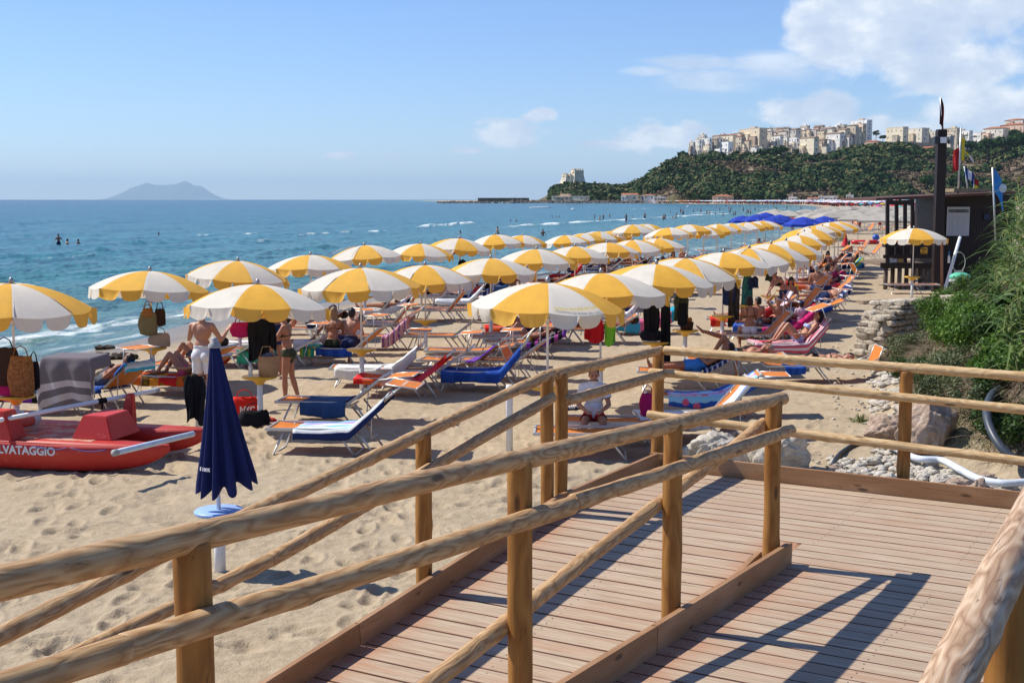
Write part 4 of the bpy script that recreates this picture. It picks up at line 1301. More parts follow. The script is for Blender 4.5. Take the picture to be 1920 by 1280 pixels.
        if fingers:
            for k in range(4):
                fb = w_ + hd * .095 * s + hx * (k - 1.5) * .021 * s
                ln = (.075, .085, .08, .062)[k] * s
                d1 = (hd + hx * (k - 1.5) * .05 - hn * curl * .4).normalized(); d2 = (hd - hn * curl * 1.5).normalized()
                m1 = fb + d1 * ln * .55
                prim_capsule(V, F, fb, m1, .0105 * s, .0098 * s, 8); prim_capsule(V, F, m1, m1 + d2 * ln * .45, .0098 * s, .008 * s, 8)
            tb_ = w_ + hd * .03 * s - hx * .035 * s * (1 if sd > 0 else -1) * -1
            prim_capsule(V, F, tb_, tb_ + (hd * .7 + hx * .75 * (1 if sd > 0 else -1)).normalized() * .06 * s, .013 * s, .009 * s, 8)
        else:
            prim_ell(V, F, pc + hd * .07 * s, (hd, hx, hn), (.055 * s, .038 * s, .016 * s))
        bones.append(('arm', sh[i], e)); bones.append(('fore', e, w_)); bones.append(('hand', w_, w_ + hd * .18 * s))
    th = pose.get('thigh', ((0, .03, -1), (0, -.03, -1))); shn = pose.get('shin', th); ft = pose.get('foot', ((1, .1, 0), (1, -.1, 0)))
    for i, sd in ((0, 1), (1, -1)):
        h = P + L0 * sd * .088 * s - S0 * .03 * s
        k = h + nrm(th[i]) * .42 * s; a = k + nrm(shn[i]) * .41 * s
        prim_capsule(V, F, h, h.lerp(k, .45), .088 * s * b, .076 * s * b); prim_capsule(V, F, h.lerp(k, .45), k, .076 * s * b, .053 * s)
        prim_capsule(V, F, k, k.lerp(a, .32), .052 * s, .056 * s); prim_capsule(V, F, k.lerp(a, .32), a, .055 * s, .034 * s)
        f = nrm(ft[i]); back_ = a - f * .035 * s
        prim_ell(V, F, back_ + nrm(shn[i]) * .03 * s, (Vector((1, 0, 0)), Vector((0, 1, 0)), Vector((0, 0, 1))), (.034 * s, .034 * s, .034 * s))
        prim_capsule(V, F, a + nrm(shn[i]) * .035 * s, a + nrm(shn[i]) * .045 * s + f * .13 * s, .034 * s, .022 * s)
        if fingers:
            fx = f.cross(nrm(shn[i])).normalized()
            for q in range(5):
                tb_ = a + nrm(shn[i]) * .048 * s + f * .135 * s + fx * (q - 2) * .016 * s
                prim_capsule(V, F, tb_, tb_ + f * (.035 - abs(q - 1) * .004) * s, .010 * s, .009 * s, 6)
        bones.append(('thigh', h, k)); bones.append(('shin', k, a)); bones.append(('foot', a, a + f * .15 * s))
    bones += [('pelvis', P - S0 * .10 * s, P + S0 * .10 * s), ('belly', P + S0 * .10 * s, waist + S * .08 * s), ('chest', waist + S * .08 * s, nb), ('neck', nb, head - N * .05 * s), ('head', head - HU * .05 * s, head + HU * .05 * s)]
    body = remeshed('body', V, F, voxel * s, 5, [skin_mat(skin)])
    link('body', body, root)
    n = len(body.vertices)
    co = np.empty(n * 3, dtype=np.float32); body.vertices.foreach_get('co', co); co = co.reshape(-1, 3).astype(float)
    no = np.array([v.normal[:] for v in body.vertices])
    Dm = []; Tm = []
    rad = {'head': .085, 'chest': .12, 'belly': .11, 'pelvis': .12, 'thigh': .075, 'shin': .05, 'arm': .045, 'fore': .033, 'neck': .05, 'hand': .02, 'foot': .03}
    for nm, p_, q_ in bones:
        d_, t_ = seg_t(co, p_, q_); Dm.append(d_ - rad[nm] * s); Tm.append(t_)
    Dm = np.array(Dm); Tm = np.array(Tm); near = Dm.argmin(0)
    bn = np.array([b_[0] for b_ in bones])[near]; bt = Tm[near, np.arange(n)]
    faces = [tuple(p_.vertices) for p_ in body.polygons]
    fa = np.array([f_ if len(f_) == 4 else f_ + (f_[-1],) for f_ in faces])
    fr = (co - np.array(chest)) @ np.array(Fd)
    hgt = (co - np.array(P)) @ np.array(S0)
    side = (co - np.array(chest)) @ np.array(Lf)
    upc = (co - np.array(chest)) @ np.array(S)
    for kind, mt, *ex in clothes:
        off = .007
        if kind == 'shorts':
            sel = ((bn == 'pelvis') | ((bn == 'belly') & (bt < .12)) | ((bn == 'thigh') & (bt < (ex[0] if ex else .55)))); off = .014; nm = 'swim_shorts'
        elif kind == 'briefs':
            sel = (((bn == 'pelvis') & (hgt < .07 * s)) | ((bn == 'thigh') & (bt < .10))) & (hgt < .07 * s); off = .006; nm = 'swim_briefs'
        elif kind == 'top':
            sel = ((bn == 'chest') | (bn == 'belly')) & (upc > -.055 * s) & (upc < .030 * s) & (fr > -2); 
            strap = ((bn == 'chest') | (bn == 'arm')) & (upc > 0) & (np.abs(np.abs(side) - .085 * s) < .012 * s)
            band = ((bn == 'chest') | (bn == 'belly')) & (np.abs(upc + .03 * s) < .014 * s)
            sel = (sel & (fr > .03 * s)) | band | strap; off = .005; nm = 'bikini_top'
        elif kind == 'shirt':
            sel = (bn == 'chest') | (bn == 'belly') | ((bn == 'pelvis') & (hgt > -.02 * s)) | ((bn == 'arm') & (bt < .62)) | ((bn == 'neck') & (bt < .12)); off = .016; nm = 'shirt'
        elif kind == 'suit':
            sel = (bn == 'belly') | (bn == 'pelvis') | ((bn == 'chest') & (upc < .06 * s)) | ((bn == 'thigh') & (bt < .08)) | ((bn == 'chest') & (np.abs(np.abs(side) - .085 * s) < .02 * s)); off = .006; nm = 'swimsuit'
        elif kind == 'cap':
            sel = (bn == 'head') & (((co - np.array(head)) @ np.array(HU)) > .03 * hr); off = .016; nm = 'cap'
        fsel = sel[fa].all(1)
        idx = np.unique(fa[fsel])
        if len(idx) < 4: continue
        mp = -np.ones(n, dtype=int); mp[idx] = np.arange(len(idx))
        jit = (vnoise(co[idx, 0] * 22, co[idx, 2] * 22 + co[idx, 1] * 15, 3) - .4) * (.012 if kind in ('shorts', 'shirt') else .0)
        vv = co[idx] + no[idx] * (off * s + jit * s)[:, None]
        cm = mesh_np(nm, vv, mp[fa[fsel]], [mt])
        c_ = link(nm, cm, root)
        md = c_.modifiers.new('thick', 'SOLIDIFY'); md.thickness = .004; md.offset = 1
    # hair
    if hair:
        col, style = hair; hv = []; hf = []
        k = 1.0 if style != 'cropped' else .965
        prim_ell(hv, hf, head + HU * (.034 * hr) - look * .020 * hr, (look, HL, HU), (.098 * hr * k, .086 * hr * k, .100 * hr * k))
        if style in ('short', 'long', 'bob', 'bun', 'pony'): prim_ell(hv, hf, head - HU * .02 * hr - look * .045 * hr, (look, HL, HU), (.062 * hr, .076 * hr, .085 * hr))
        if style in ('long', 'bob'):
            L = .24 if style == 'long' else .10
            fall = nrm(pose.get('hairfall', (0, 0, -1)))
            for sd in (-1, -.5, 0, .5, 1):
                st = head - look * (.055 - abs(sd) * .03) * hr + HL * sd * .068 * hr
                prim_capsule(hv, hf, st, st + (fall - look * .15).normalized() * L * s + HL * sd * .02, .034 * hr, .016 * hr)
        if style == 'bun': prim_ell(hv, hf, head + HU * .09 * hr - look * .085 * hr, (look, HL, HU), (.042 * hr, .046 * hr, .042 * hr))
        if style == 'pony':
            prim_capsule(hv, hf, head + HU * .03 * hr - look * .10 * hr, head - HU * .14 * hr - look * .12 * hr, .032 * hr, .014 * hr)
        hm = remeshed('hair', hv, hf, .014, 2, [HAIR[col]])
        link('hair', hm, root)
    mbE = MB()
    for sd in (1, -1):
        mbE = MB(); mbE.ell(head + HU * .008 * hr + look * .083 * hr + HL * sd * .032 * hr, (.012 * hr, .014 * hr, .008 * hr), None, 8, 5); mbE.build('eye', m_eye, root)
    mbE = MB(); mbE.ell(head - HU * .055 * hr + look * .086 * hr, (.012 * hr, .024 * hr, .007 * hr), Matrix((look, HL, HU)).transposed(), 8, 5); mbE.build('mouth', m_lip, root)
    return root
def standing(**k):
    d = dict(pelvis=(0, 0, .93), thigh=((.03, .06, -1), (-.02, -.06, -1)), shin=((-.03, .0, -1), (-.06, 0, -1)), arm=((0, .22, -1), (0, -.22, -1)), fore=((.15, .1, -1), (.15, -.1, -1)))
    d.update(k); return d
# poses in the frame of a lounger: x from foot end to head end
def recline(back, knees=0, px=1.12, arms='side', z=None):
    a = R(back)
    d = dict(abs=True, pelvis=(px, 0, SEATZ + .105), hip=(math.cos(a * .55), 0, math.sin(a * .55)), spine=(math.cos(a), 0, math.sin(a)), front=(-math.sin(a), 0, math.cos(a)),
             neck=(math.cos(a + .25), 0, math.sin(a + .25)), look=(-math.sin(a + .25), 0, math.cos(a + .25)))
    if knees == 0: d.update(thigh=((-1, -.10, .01), (-1, .10, .01)), shin=((-1, -.05, -.06), (-1, .05, -.06)), foot=((-.35, -.3, 1), (-.35, .3, 1)))
    elif knees == 1: d.update(thigh=((-.62, -.1, .78), (-.66, .12, .75)), shin=((-.62, 0, -.78), (-.58, 0, -.81)), foot=((-1, 0, -.12), (-1, 0, -.12)))
    elif knees == 2: d.update(thigh=((-.58, -.1, .82), (-.97, .10, .08)), shin=((-.66, 0, -.74), (-1, 0, -.1)), foot=((-1, 0, -.1), (-.35, 0, 1)))
    elif knees == 3: d.update(thigh=((-.50, -.05, .86), (-.56, .1, .84)), shin=((-.55, 0, -.83), (-.93, -.25, .28)), foot=((-1, 0, -.1), (-.6, -.2, .6)))
    if arms == 'side': d.update(arm=((-math.cos(a), -.28, -math.sin(a) + .05), (-math.cos(a), .28, -math.sin(a) + .05)), fore=((-1, -.05, .0), (-1, .05, .0)))
    if arms == 'belly': d.update(arm=((-math.cos(a), -.35, -math.sin(a)), (-math.cos(a), .35, -math.sin(a))), fore=((-.55, .7, .35), (-.55, -.7, .35)))
    if arms == 'head': d.update(arm=((.6, -.7, .35), (.6, .7, .35)), fore=((.3, .9, .1), (.3, -.9, .1)))
    if arms == 'book': d.update(arm=((-.8, -.25, .3), (-.8, .25, .3)), fore=((-.5, .2, .8), (-.5, -.2, .8)))
    return d
def prone(px=1.0, side=0):
    return dict(abs=True, pelvis=(px, 0, SEATZ + .105), spine=(1, 0, .04), front=(0, 0, -1), neck=(1, 0, .12), look=(.25, -.85 if not side else .85, -.1),
                thigh=((-1, .08, .0), (-1, -.08, .0)), shin=((-1, .03, .04), (-1, -.03, .04)), foot=((-.9, 0, -.35), (-.9, 0, -.35)),
                arm=((.55, .8, -.05), (.55, -.8, -.05)), fore=((.45, -.85, -.1), (.45, .85, -.1)))
def seated(px=.9, facing=1, lean=.12, legs='front', arms='lap'):
    """sitting upright on the seat, facing +y (1) or -y (-1) over the side rail, or -x toward the foot (0)"""
    if facing == 0: f = Vector((-1, 0, 0))
    else: f = Vector((0, facing, 0))
    l = Vector((0, 0, 1)).cross(f)
    d = dict(abs=True, pelvis=(px, 0, SEATZ + .115), spine=tuple(Vector((0, 0, 1)) + f * lean), front=tuple(f), look=tuple(f + Vector((0, 0, -.15))))
    if legs == 'front': d.update(thigh=(tuple(f + l * .15 + Vector((0, 0, .05))), tuple(f - l * .15 + Vector((0, 0, .05)))), shin=(tuple(-f * .05 + Vector((0, 0, -1))), tuple(f * .1 + Vector((0, 0, -1)))), foot=(tuple(f), tuple(f)))
    if legs == 'cross': d.update(thigh=(tuple(f * .7 + l * .75 + Vector((0, 0, .15))), tuple(f * .7 - l * .75 + Vector((0, 0, .15)))), shin=(tuple(f * .2 - l * .95 + Vector((0, 0, -.25))), tuple(f * .2 + l * .95 + Vector((0, 0, -.25)))), foot=(tuple(-l), tuple(l)))
    if legs == 'out': d.update(thigh=(tuple(f + l * .1 + Vector((0, 0, .02))), tuple(f - l * .1 + Vector((0, 0, .02)))), shin=(tuple(f), tuple(f)), foot=((tuple(f * .3 + Vector((0, 0, 1)))),) * 2)
    if arms == 'lap': d.update(arm=(tuple(f * .35 + l * .25 - Vector((0, 0, 1))), tuple(f * .35 - l * .25 - Vector((0, 0, 1)))), fore=(tuple(f * .8 - l * .45 + Vector((0, 0, -.25))), tuple(f * .8 + l * .45 + Vector((0, 0, -.25)))))
    if arms == 'back': d.update(arm=(tuple(-f * .3 + l * .3 - Vector((0, 0, 1))), tuple(-f * .3 - l * .3 - Vector((0, 0, 1)))), fore=(tuple(l * .05 - Vector((0, 0, 1))), tuple(-l * .05 - Vector((0, 0, 1)))))
    if arms == 'phone': d.update(arm=(tuple(f * .5 + l * .1 - Vector((0, 0, 1))), tuple(f * .5 - l * .1 - Vector((0, 0, 1)))), fore=(tuple(f * .8 - l * .25 + Vector((0, 0, .6))), tuple(f * .8 + l * .25 + Vector((0, 0, .6)))))
    return d
def on_lounger(lg, label, pose, **k):
    return person(label, 'person', tuple(lg.location), lg.rotation_euler.z, pose, **k)
# ================================================================ NEAR BEACH: loungers, towels, people, bags
c_navy = (.018, .03, .11); c_blue = (.03, .10, .42); c_sky = (.25, .50, .75); c_white = (.72, .72, .70); c_red = (.55, .02, .02); c_pink = (.70, .12, .25)
c_lime = (.35, .60, .05); c_green = (.03, .35, .22); c_pur = (.16, .04, .30); c_mag = (.50, .02, .14); c_black = (.012, .012, .014); c_grey = (.17, .15, .16)
c_or = (.75, .25, .03); c_yel = (.75, .50, .05); c_teal = (.03, .28, .38); c_lil = (.42, .30, .62)
T_multi = stripes('striped_sea_towel', [c_navy, c_white, c_sky, c_white, c_sky, c_white, c_lil, c_sky, c_navy], 'y', 1.0, .02)
T_denim = stripes('denim_blue_towel', [(.04, .085, .20), (.045, .095, .22)], 's', 1)
T_redor = stripes('red_orange_towel', [c_red, (.65, .10, .03), (.70, .35, .25), c_red, (.55, .05, .08)], 's', 1, .25)
T_lilac = stripes('lilac_towel', [c_lil, (.50, .35, .60), c_lil], 's', 2, .3)
T_grey = stripes('grey_throw_cloth', [c_grey] * 9 + [(.55, .50, .50)] + [c_grey] + [(.5, .46, .46)] + [c_grey] * 1, 's', 1)
T_purp = stripes('purple_black_towel', [c_pur, c_black, (.30, .05, .22), c_black, c_pur], 's', 2)
T_blue2 = stripes('royal_blue_towel', [c_blue, (.02, .07, .33)], 's', 3, .1)
T_bluefr = stripes('blue_towel_with_turquoise_border', [(.03, .12, .42)] * 6 + [(.05, .45, .60), (.5, .6, .7), (.05, .40, .55)], 's', 1)
T_redpat = stripes('red_orange_patterned_towel', [c_red, (.60, .12, .02), (.12, .06, .01), (.62, .22, .02), c_red], 's', 2, .3, spots=((.25, .17, .01), 7))
T_lime = stripes('lime_green_towel', [(.06, .42, .26), (.40, .60, .03), (.45, .66, .05)], 'y', 1, .05)
T_grst = stripes('green_striped_towel', [(.05, .42, .28), (.5, .62, .05), (.05, .5, .35), (.03, .35, .25)], 's', 2)
T_pinkst = stripes('pink_white_striped_towel', [(.62, .10, .16), (.75, .60, .62)], 'y', 9)
T_pinkw = stripes('pale_pink_towel', [(.72, .55, .62), (.75, .60, .68)], 's', 2)
T_wpat = stripes('white_floral_towel', [(.72, .70, .69), (.75, .72, .72)], 's', 1, .1, spots=((.50, .30, .32), 14))
T_cart = stripes('bright_cartoonless_kids_towel', [c_blue, (.30, .60, .75), (.40, .65, .80), (.70, .35, .60), (.40, .70, .85), c_blue], 'y', 1, .15, spots=((.75, .12, .20), 5))
_M['bright_cartoonless_kids_towel'].name = 'bright_printed_towel'
T_navyst = stripes('navy_white_striped_towel', [c_navy, c_navy, (.45, .45, .55)], 's', 7)
T_white = stripes('plain_white_towel', [c_white, (.66, .66, .68)], 's', 3, .2)
T_mag = stripes('magenta_towel', [c_mag, (.42, .02, .12)], 's', 3)
T_red = stripes('plain_red_towel', [c_red, (.48, .02, .03)], 's', 3)
T_flor = stripes('pink_purple_floral_cloth', [(.55, .25, .30), (.20, .08, .25), (.60, .35, .40)], 's', 5, .6, spots=((.65, .50, .50), 22))
T_bup = stripes('blue_yellow_striped_towel', [(.03, .25, .50), (.40, .45, .05), (.10, .22, .04), (.03, .25, .50)], 'y', 2)
F_black = fabric('black_cloth', c_black); F_white = fabric('white_cloth', (.70, .70, .72)); F_navy = fabric('navy_cloth', (.02, .03, .09)); F_red = fabric('red_cloth', (.45, .012, .02))
F_blue = fabric('bright_blue_cloth', (.05, .22, .60)); F_grey = fabric('grey_cloth', (.10, .11, .13)); F_teal = fabric('teal_cloth', (.02, .28, .42)); F_green = fabric('olive_print_cloth', (.05, .06, .035), .4)
F_pink = fabric('pink_cloth', (.62, .10, .22)); F_pblue = fabric('pale_blue_cloth', (.40, .48, .75)); F_khaki = fabric('khaki_canvas', (.20, .17, .08)); F_mag = fabric('magenta_canvas', (.45, .015, .11))
F_wov = mat('woven_straw', (.42, .25, .13), .85, .25, 60, .2, bump=.8, bscale=90); F_brown = fabric('brown_leather', (.05, .028, .018)); F_yel = fabric('yellow_cloth', (.65, .50, .03))
F_rust = mat('rust_striped_straw', (.30, .13, .04), .85, .5, 30, .2, bump=.6); F_lil = fabric('lilac_cloth', (.40, .30, .55))

# ---- first lounger block, nearest to the walkway on the left
l1 = lounger(511, 797, -6, 42, 38, -8, 'empty sun lounger with a blue and white striped towel, nearest to the ramp', text=True)
towel(l1, .40, 1.92, T_multi, 'navy, sky blue and white striped towel on the nearest empty lounger', hang=.10, hangL=.13, seed=1)
l2 = lounger(528, 748, -8, 38, 8, 5, 'empty sun lounger with a denim blue towel, behind the striped one')
towel(l2, .42, 1.18, T_denim, 'rumpled denim blue towel hanging over the side of a lounger', hang=.05, hangL=.22, seed=2, lift=.03)
l3 = lounger(668, 706, -5, 40, None, None, 'sun lounger with a red and orange towel beside an umbrella table')
towel(l3, .02, 1.90, T_redor, 'red and orange towel spread over a lounger', hang=.10, hangL=.10, seed=3, endhang=.1)
towel(l3, .70, 1.15, T_lilac, 'crumpled lilac cloth on top of the red towel', y0=-.15, y1=.30, hang=.0, seed=4, lift=.05)
l4 = lounger(712, 690, -4, 36, 80, 5, 'sun lounger with a raised orange sunshade behind the red towelled one')
l5 = lounger(790, 672, -14, 38, -68, -63, 'sun lounger with its orange sunshade hanging down behind its back', text=True)
towel(l5, 1.05, 1.80, stripes('violet_towel', [(.14, .04, .32), (.18, .06, .40)], 's', 2), 'violet towel on the lounger with the hanging sunshade', hang=.02, seed=5)
l6 = lounger(865, 672, -14, 38, 88, -4, 'empty orange lounger with its sunshade raised flat like a table', text=True)
l7 = lounger(907, 640, -4, 20, 88, 0, 'lounger of the person lying beside the lettered umbrella pole, sunshade raised')
towel(l7, 1.0, 1.95, T_purp, 'purple towel under the sunbathing woman by the lettered umbrella', hang=.08, hangL=.12, seed=6)
on_lounger(l7, 'person in a bikini lying back with raised knees beside the lettered umbrella pole', recline(20, 1, 1.05, 'side'), woman=True, skin=0, clothes=(('briefs', F_yel), ('top', F_brown)), hair=('dark', 'long'), scale=.95, voxel=.014)
l8 = lounger(975, 617, 0, 42, None, None, 'empty orange lounger just behind the woman by the lettered umbrella')
l9 = lounger(800, 655, -5, 10, 86, 3, 'low empty lounger with a brown-framed sunshade raised like a tray')
# ---- couple from behind
l10 = lounger(575, 650, -12, 40, 92, 0, 'lounger carrying the couple seen from behind')
towel(l10, .35, 1.20, T_blue2, 'royal blue towel under the couple seen from behind', hang=.03, hangL=.15, seed=8)
towel(l10, -.05, .32, T_grst, 'green striped towel at the foot of the couple lounger', hang=.03, hangL=.20, seed=9)
on_lounger(l10, 'person with long fair hair sitting cross-legged, bare back to the camera', seated(.62, 1, .18, 'cross', 'phone'), woman=True, skin=1, clothes=(('briefs', F_green), ('top', F_brown)), hair=('fair', 'long'), voxel=.014)
on_lounger(l10, 'broad-backed person leaning forward beside the long-haired one', seated(1.02, 1, .32, 'front', 'lap'), skin=1, clothes=(('shorts', F_navy),), hair=('dark', 'short'), build=1.12, voxel=.014)
l11 = lounger(640, 628, -8, 42, 88, 2, 'lounger right of the couple with an orange sunshade raised flat', text=True)
towel(l11, 1.1, 1.98, T_flor, 'pink and purple patterned cloth hanging off the head end of a lounger', hang=.10, hangL=.30, seed=11)
l12 = lounger(655, 606, -6, 50, 55, 55, 'orange lounger with a blue cushion behind the couple')
l13 = lounger(793, 577, -2, 8, None, None, 'empty flat lounger far left of the white towels, middle row')
l14 = lounger(812, 562, -2, 45, None, None, 'lounger covered by a white towel in the middle row')
towel(l14, .1, 1.9, T_white, 'white towel spread along a lounger in the middle row', hang=.12, hangL=.12, seed=12)
l15 = lounger(893, 557, 0, 12, 80, 4, 'lounger with a white and floral towel behind the lettered umbrella')
towel(l15, .1, 1.7, stripes('white_and_rose_print_towel', [c_white, (.7, .6, .62)], 's', 1, .2, spots=((.5, .1, .15), 9)), 'white towel printed with roses, behind the lettered umbrella', hang=.12, hangL=.12, seed=13)
# ---- lounger with lime towel, behind the standing woman
l16 = lounger(452, 655, -6, 25, 85, 0, 'lounger with a green and lime towel behind the standing woman')
towel(l16, .02, .98, T_lime, 'green and lime towel hanging over the lounger side', hang=.04, hangL=.26, seed=14)
l17 = lounger(372, 652, -10, 36, 85, 4, 'orange lounger beside the person in white shorts')
# ---- left block
l18 = lounger(-8, 738, 4, 32, None, None, 'lounger with a purple and black striped towel at the left picture edge')
towel(l18, .0, 1.2, T_purp, 'purple and black striped towel at the left picture edge', hang=.03, hangL=.10, seed=15)
on_lounger(l18, 'person in a turquoise bikini lying on one side behind the grey cloth', dict(recline(12, 0, .75, 'head'), front=(0, -.35, 1)), woman=True, skin=0, clothes=(('briefs', F_teal), ('top', F_teal)), hair=('dark', 'long'), voxel=.014)
l19 = lounger(128, 715, -28, 38, 84, -2, 'lounger of the bald person, orange sunshade raised at its head', text=True)
towel(l19, .55, 1.2, T_blue2, 'deep blue towel under the bald person', hang=.12, seed=16)
towel(l19, 1.62, 2.14, T_bluefr, 'blue towel with turquoise fringe hung over a lounger back', hang=.02, seed=17, lift=.035)
on_lounger(l19, 'bald person lying back in dark patterned shorts, seen past the blue towel', recline(38, 0, 1.02, 'belly'), skin=0, clothes=(('shorts', F_grey),), hair=('dark', 'cropped'), build=1.1, voxel=.014)
# grey cloth draped over a raised sunshade
p = at_z(137, 668, gz(-8, 20) + 1.06)
gp = empty('sunshade', (p.x, p.y, gz(p.x, p.y)), R(-6), 'raised lounger sunshade hidden under a grey cloth', 'sunshade')
mb = MB()
for sx in (-.35, .35): mb.tube([(sx, 0, .35), (sx, 0, 1.03)], .012, 6)
mb.build('visor_arm', m_alu, gp); mb = MB(); mb.box((0, .1, 1.03), (.82, .5, .012)); mb.build('visor_panel', m_orange, gp)
V = []; TS = []; TY = []; ns, nx = 34, 36
for j in range(ns):
    k = j / (ns - 1); s_ = -.25 + k * 1.55
    for i in range(nx):
        q = i / (nx - 1); X_ = (q - .5) * 1.30
        Y_, Z_ = (.42 - s_ - .25, 1.055) if s_ < .42 else (-.25, 1.055 - (s_ - .42))
        hang = max(0, s_ - .42)
        Y_ -= (.02 + .05 * hang) * (1 + math.sin(q * 21 + .5 * math.sin(s_ * 4))) * min(1, hang * 5) + .04 * min(1, hang * 6)
        sidee = max(0, abs(X_) - .44)
        X2 = X_ if sidee <= 0 else math.copysign(.44 + sidee * .25, X_)
        Z_ -= sidee * .95 + .02 * math.sin(q * 9) * hang + (0.10 * hang * math.cos(q * 5))
        V.append((X2 + .03 * hang * math.sin(s_ * 7), Y_, Z_)); TS.append(k); TY.append(q)
me = mesh_np('draped_cloth', V, grid_faces(ns, nx), [T_grey])
for k, a in (('ts', TS), ('ty', TY)):
    la = me.attributes.new(k, 'FLOAT', 'POINT'); la.data.foreach_set('value', np.array(a, dtype=np.float32))
o = link('draped_cloth', me); o.location = gp.location; o.rotation_euler = gp.rotation_euler
md = o.modifiers.new('t', 'SOLIDIFY'); md.thickness = .01
tag(o, 'large grey fringed cloth with pale stripes draped over a lounger sunshade', 'cloth')
l20 = lounger(262, 700, -18, 34, None, None, 'lounger of the couple with raised knees by the surf')
towel(l20, .05, 1.9, T_redpat, 'red and orange patterned towel under the couple with raised knees', hang=.12, hangL=.16, seed=19)
on_lounger(l20, 'person in a pink bikini lying back with raised knees by the surf', recline(28, 1, 1.05, 'side'), woman=True, skin=1, clothes=(('briefs', F_pink), ('top', F_pink)), hair=('dark', 'short'), voxel=.014)
l21 = lounger(285, 680, -18, 34, None, None, 'second lounger of the couple, on the sea side')
on_lounger(l21, 'person in dark grey shorts lying back with raised knees by the surf', recline(34, 1, 1.12, 'side'), skin=1, clothes=(('shorts', F_grey),), hair=('dark', 'short'), voxel=.014)

# ---- standing couple under the second umbrella
def stand(px, py, label, pose, rz, **k):
    p = at_g(px, py)
    return person(label, 'person', (p.x, p.y, p.z + .015), R(rz), pose, **k)
stand(541, 757, 'person in a dark bikini standing beside the basket and reaching to the hung clothes',
      standing(spine=(.08, 0, 1), look=(1, .1, -.35), arm=((.55, .25, -.9), (.5, -.1, -.9)), fore=((.9, -.1, -.12), (.95, .2, -.02)), thigh=((.10, .04, -1), (-.12, -.04, -1)), shin=((-.02, .0, -1), (-.28, 0, -1))), 178,
      woman=True, skin=1, clothes=(('briefs', F_green), ('top', F_green)), hair=('dark', 'bun'), scale=.985, voxel=.011)
stand(383, 768, 'bare-backed person in white shorts standing behind the closed blue parasol',
      standing(spine=(0, 0, 1), look=(1, 0, -.1), arm=((.35, .35, -.8), (.35, -.35, -.8)), fore=((.8, .1, .5), (.8, -.1, .5))), 80,
      skin=2, clothes=(('shorts', F_white, .72),), hair=('brown', 'short'), scale=1.05, voxel=.011)
stand(517, 705, 'tanned person standing just behind the hung black clothes', standing(look=(1, 0, 0)), 250, skin=0, clothes=(('shorts', F_navy, .6),), hair=('dark', 'short'), voxel=.014)

# ---- things on and around that umbrella (index 8)
def hang_bag(p, m, label, w_=.30, h_=.32, d_=.14, yaw=0, cat='bag', group=None, strap=True, ground=False, name='bag'):
    o = empty(name, p, R(yaw), label, cat, group)
    V = []; nz, na = 12, 24
    for j in range(nz):
        k = j / (nz - 1); z = -h_ * (1 - k)
        sc = .80 + .25 * math.sin(math.pi * min(1, (1 - k) * 1.25) * .8); sc *= (.25 if j == 0 else 1)
        for a in range(na):
            t_ = 2 * math.pi * a / na; e = 2.6
            cx_ = math.copysign(abs(math.cos(t_)) ** (2 / e), math.cos(t_)); cy_ = math.copysign(abs(math.sin(t_)) ** (2 / e), math.sin(t_))
            dd = d_ * (.55 + .45 * (1 - k)) * (.5 if j == nz - 1 else 1)
            wv = 1 + .05 * math.sin(3 * t_ + k * 8)
            V.append((w_ / 2 * cx_ * sc * wv, dd / 2 * cy_ * sc * wv, z + .012 * math.sin(5 * t_) * k))
    F = [tuple(f) for f in grid_faces(nz, na, True)] + [tuple(range(na)), tuple((nz - 1) * na + a for a in range(na))]
    link('pouch', mesh_np('pouch', V, F, [m]), o)
    if strap:
        mb = MB(); hh = .16 if not ground else .13
        mb.tube([(-w_ * .3, .01, -.01), (-w_ * .2, .01, hh * .7), (0, .01, hh), (w_ * .2, .01, hh * .7), (w_ * .3, .01, -.01)], .009, 6); mb.build('strap', m, o)
    return o
def upole(i, z, dx=0, dy=-.09):
    o = UMB[i]; return Vector((o.location.x + dx, o.location.y + dy, o.location.z + z))
u8 = UMB[8]
q = upole(8, 1.72, .02, -.12); drape('hanging_clothes', q, .32, .62, F_black, 'black garments hanging on the umbrella pole above the basket', 'clothes', 0, 3, .045, 1, 1.15)
q = upole(8, 1.72, .20, -.06); drape('hanging_clothes', q, .18, .50, F_black, 'second black garment hanging right of the pole above the basket', 'clothes', 0, 2, .04, 2, 1.1)
q = upole(8, 1.66, -.28, .0); hang_bag(q, F_mag, 'magenta pouch bag hanging under the umbrella left of the black garments', .34, .24, .14, group=None)
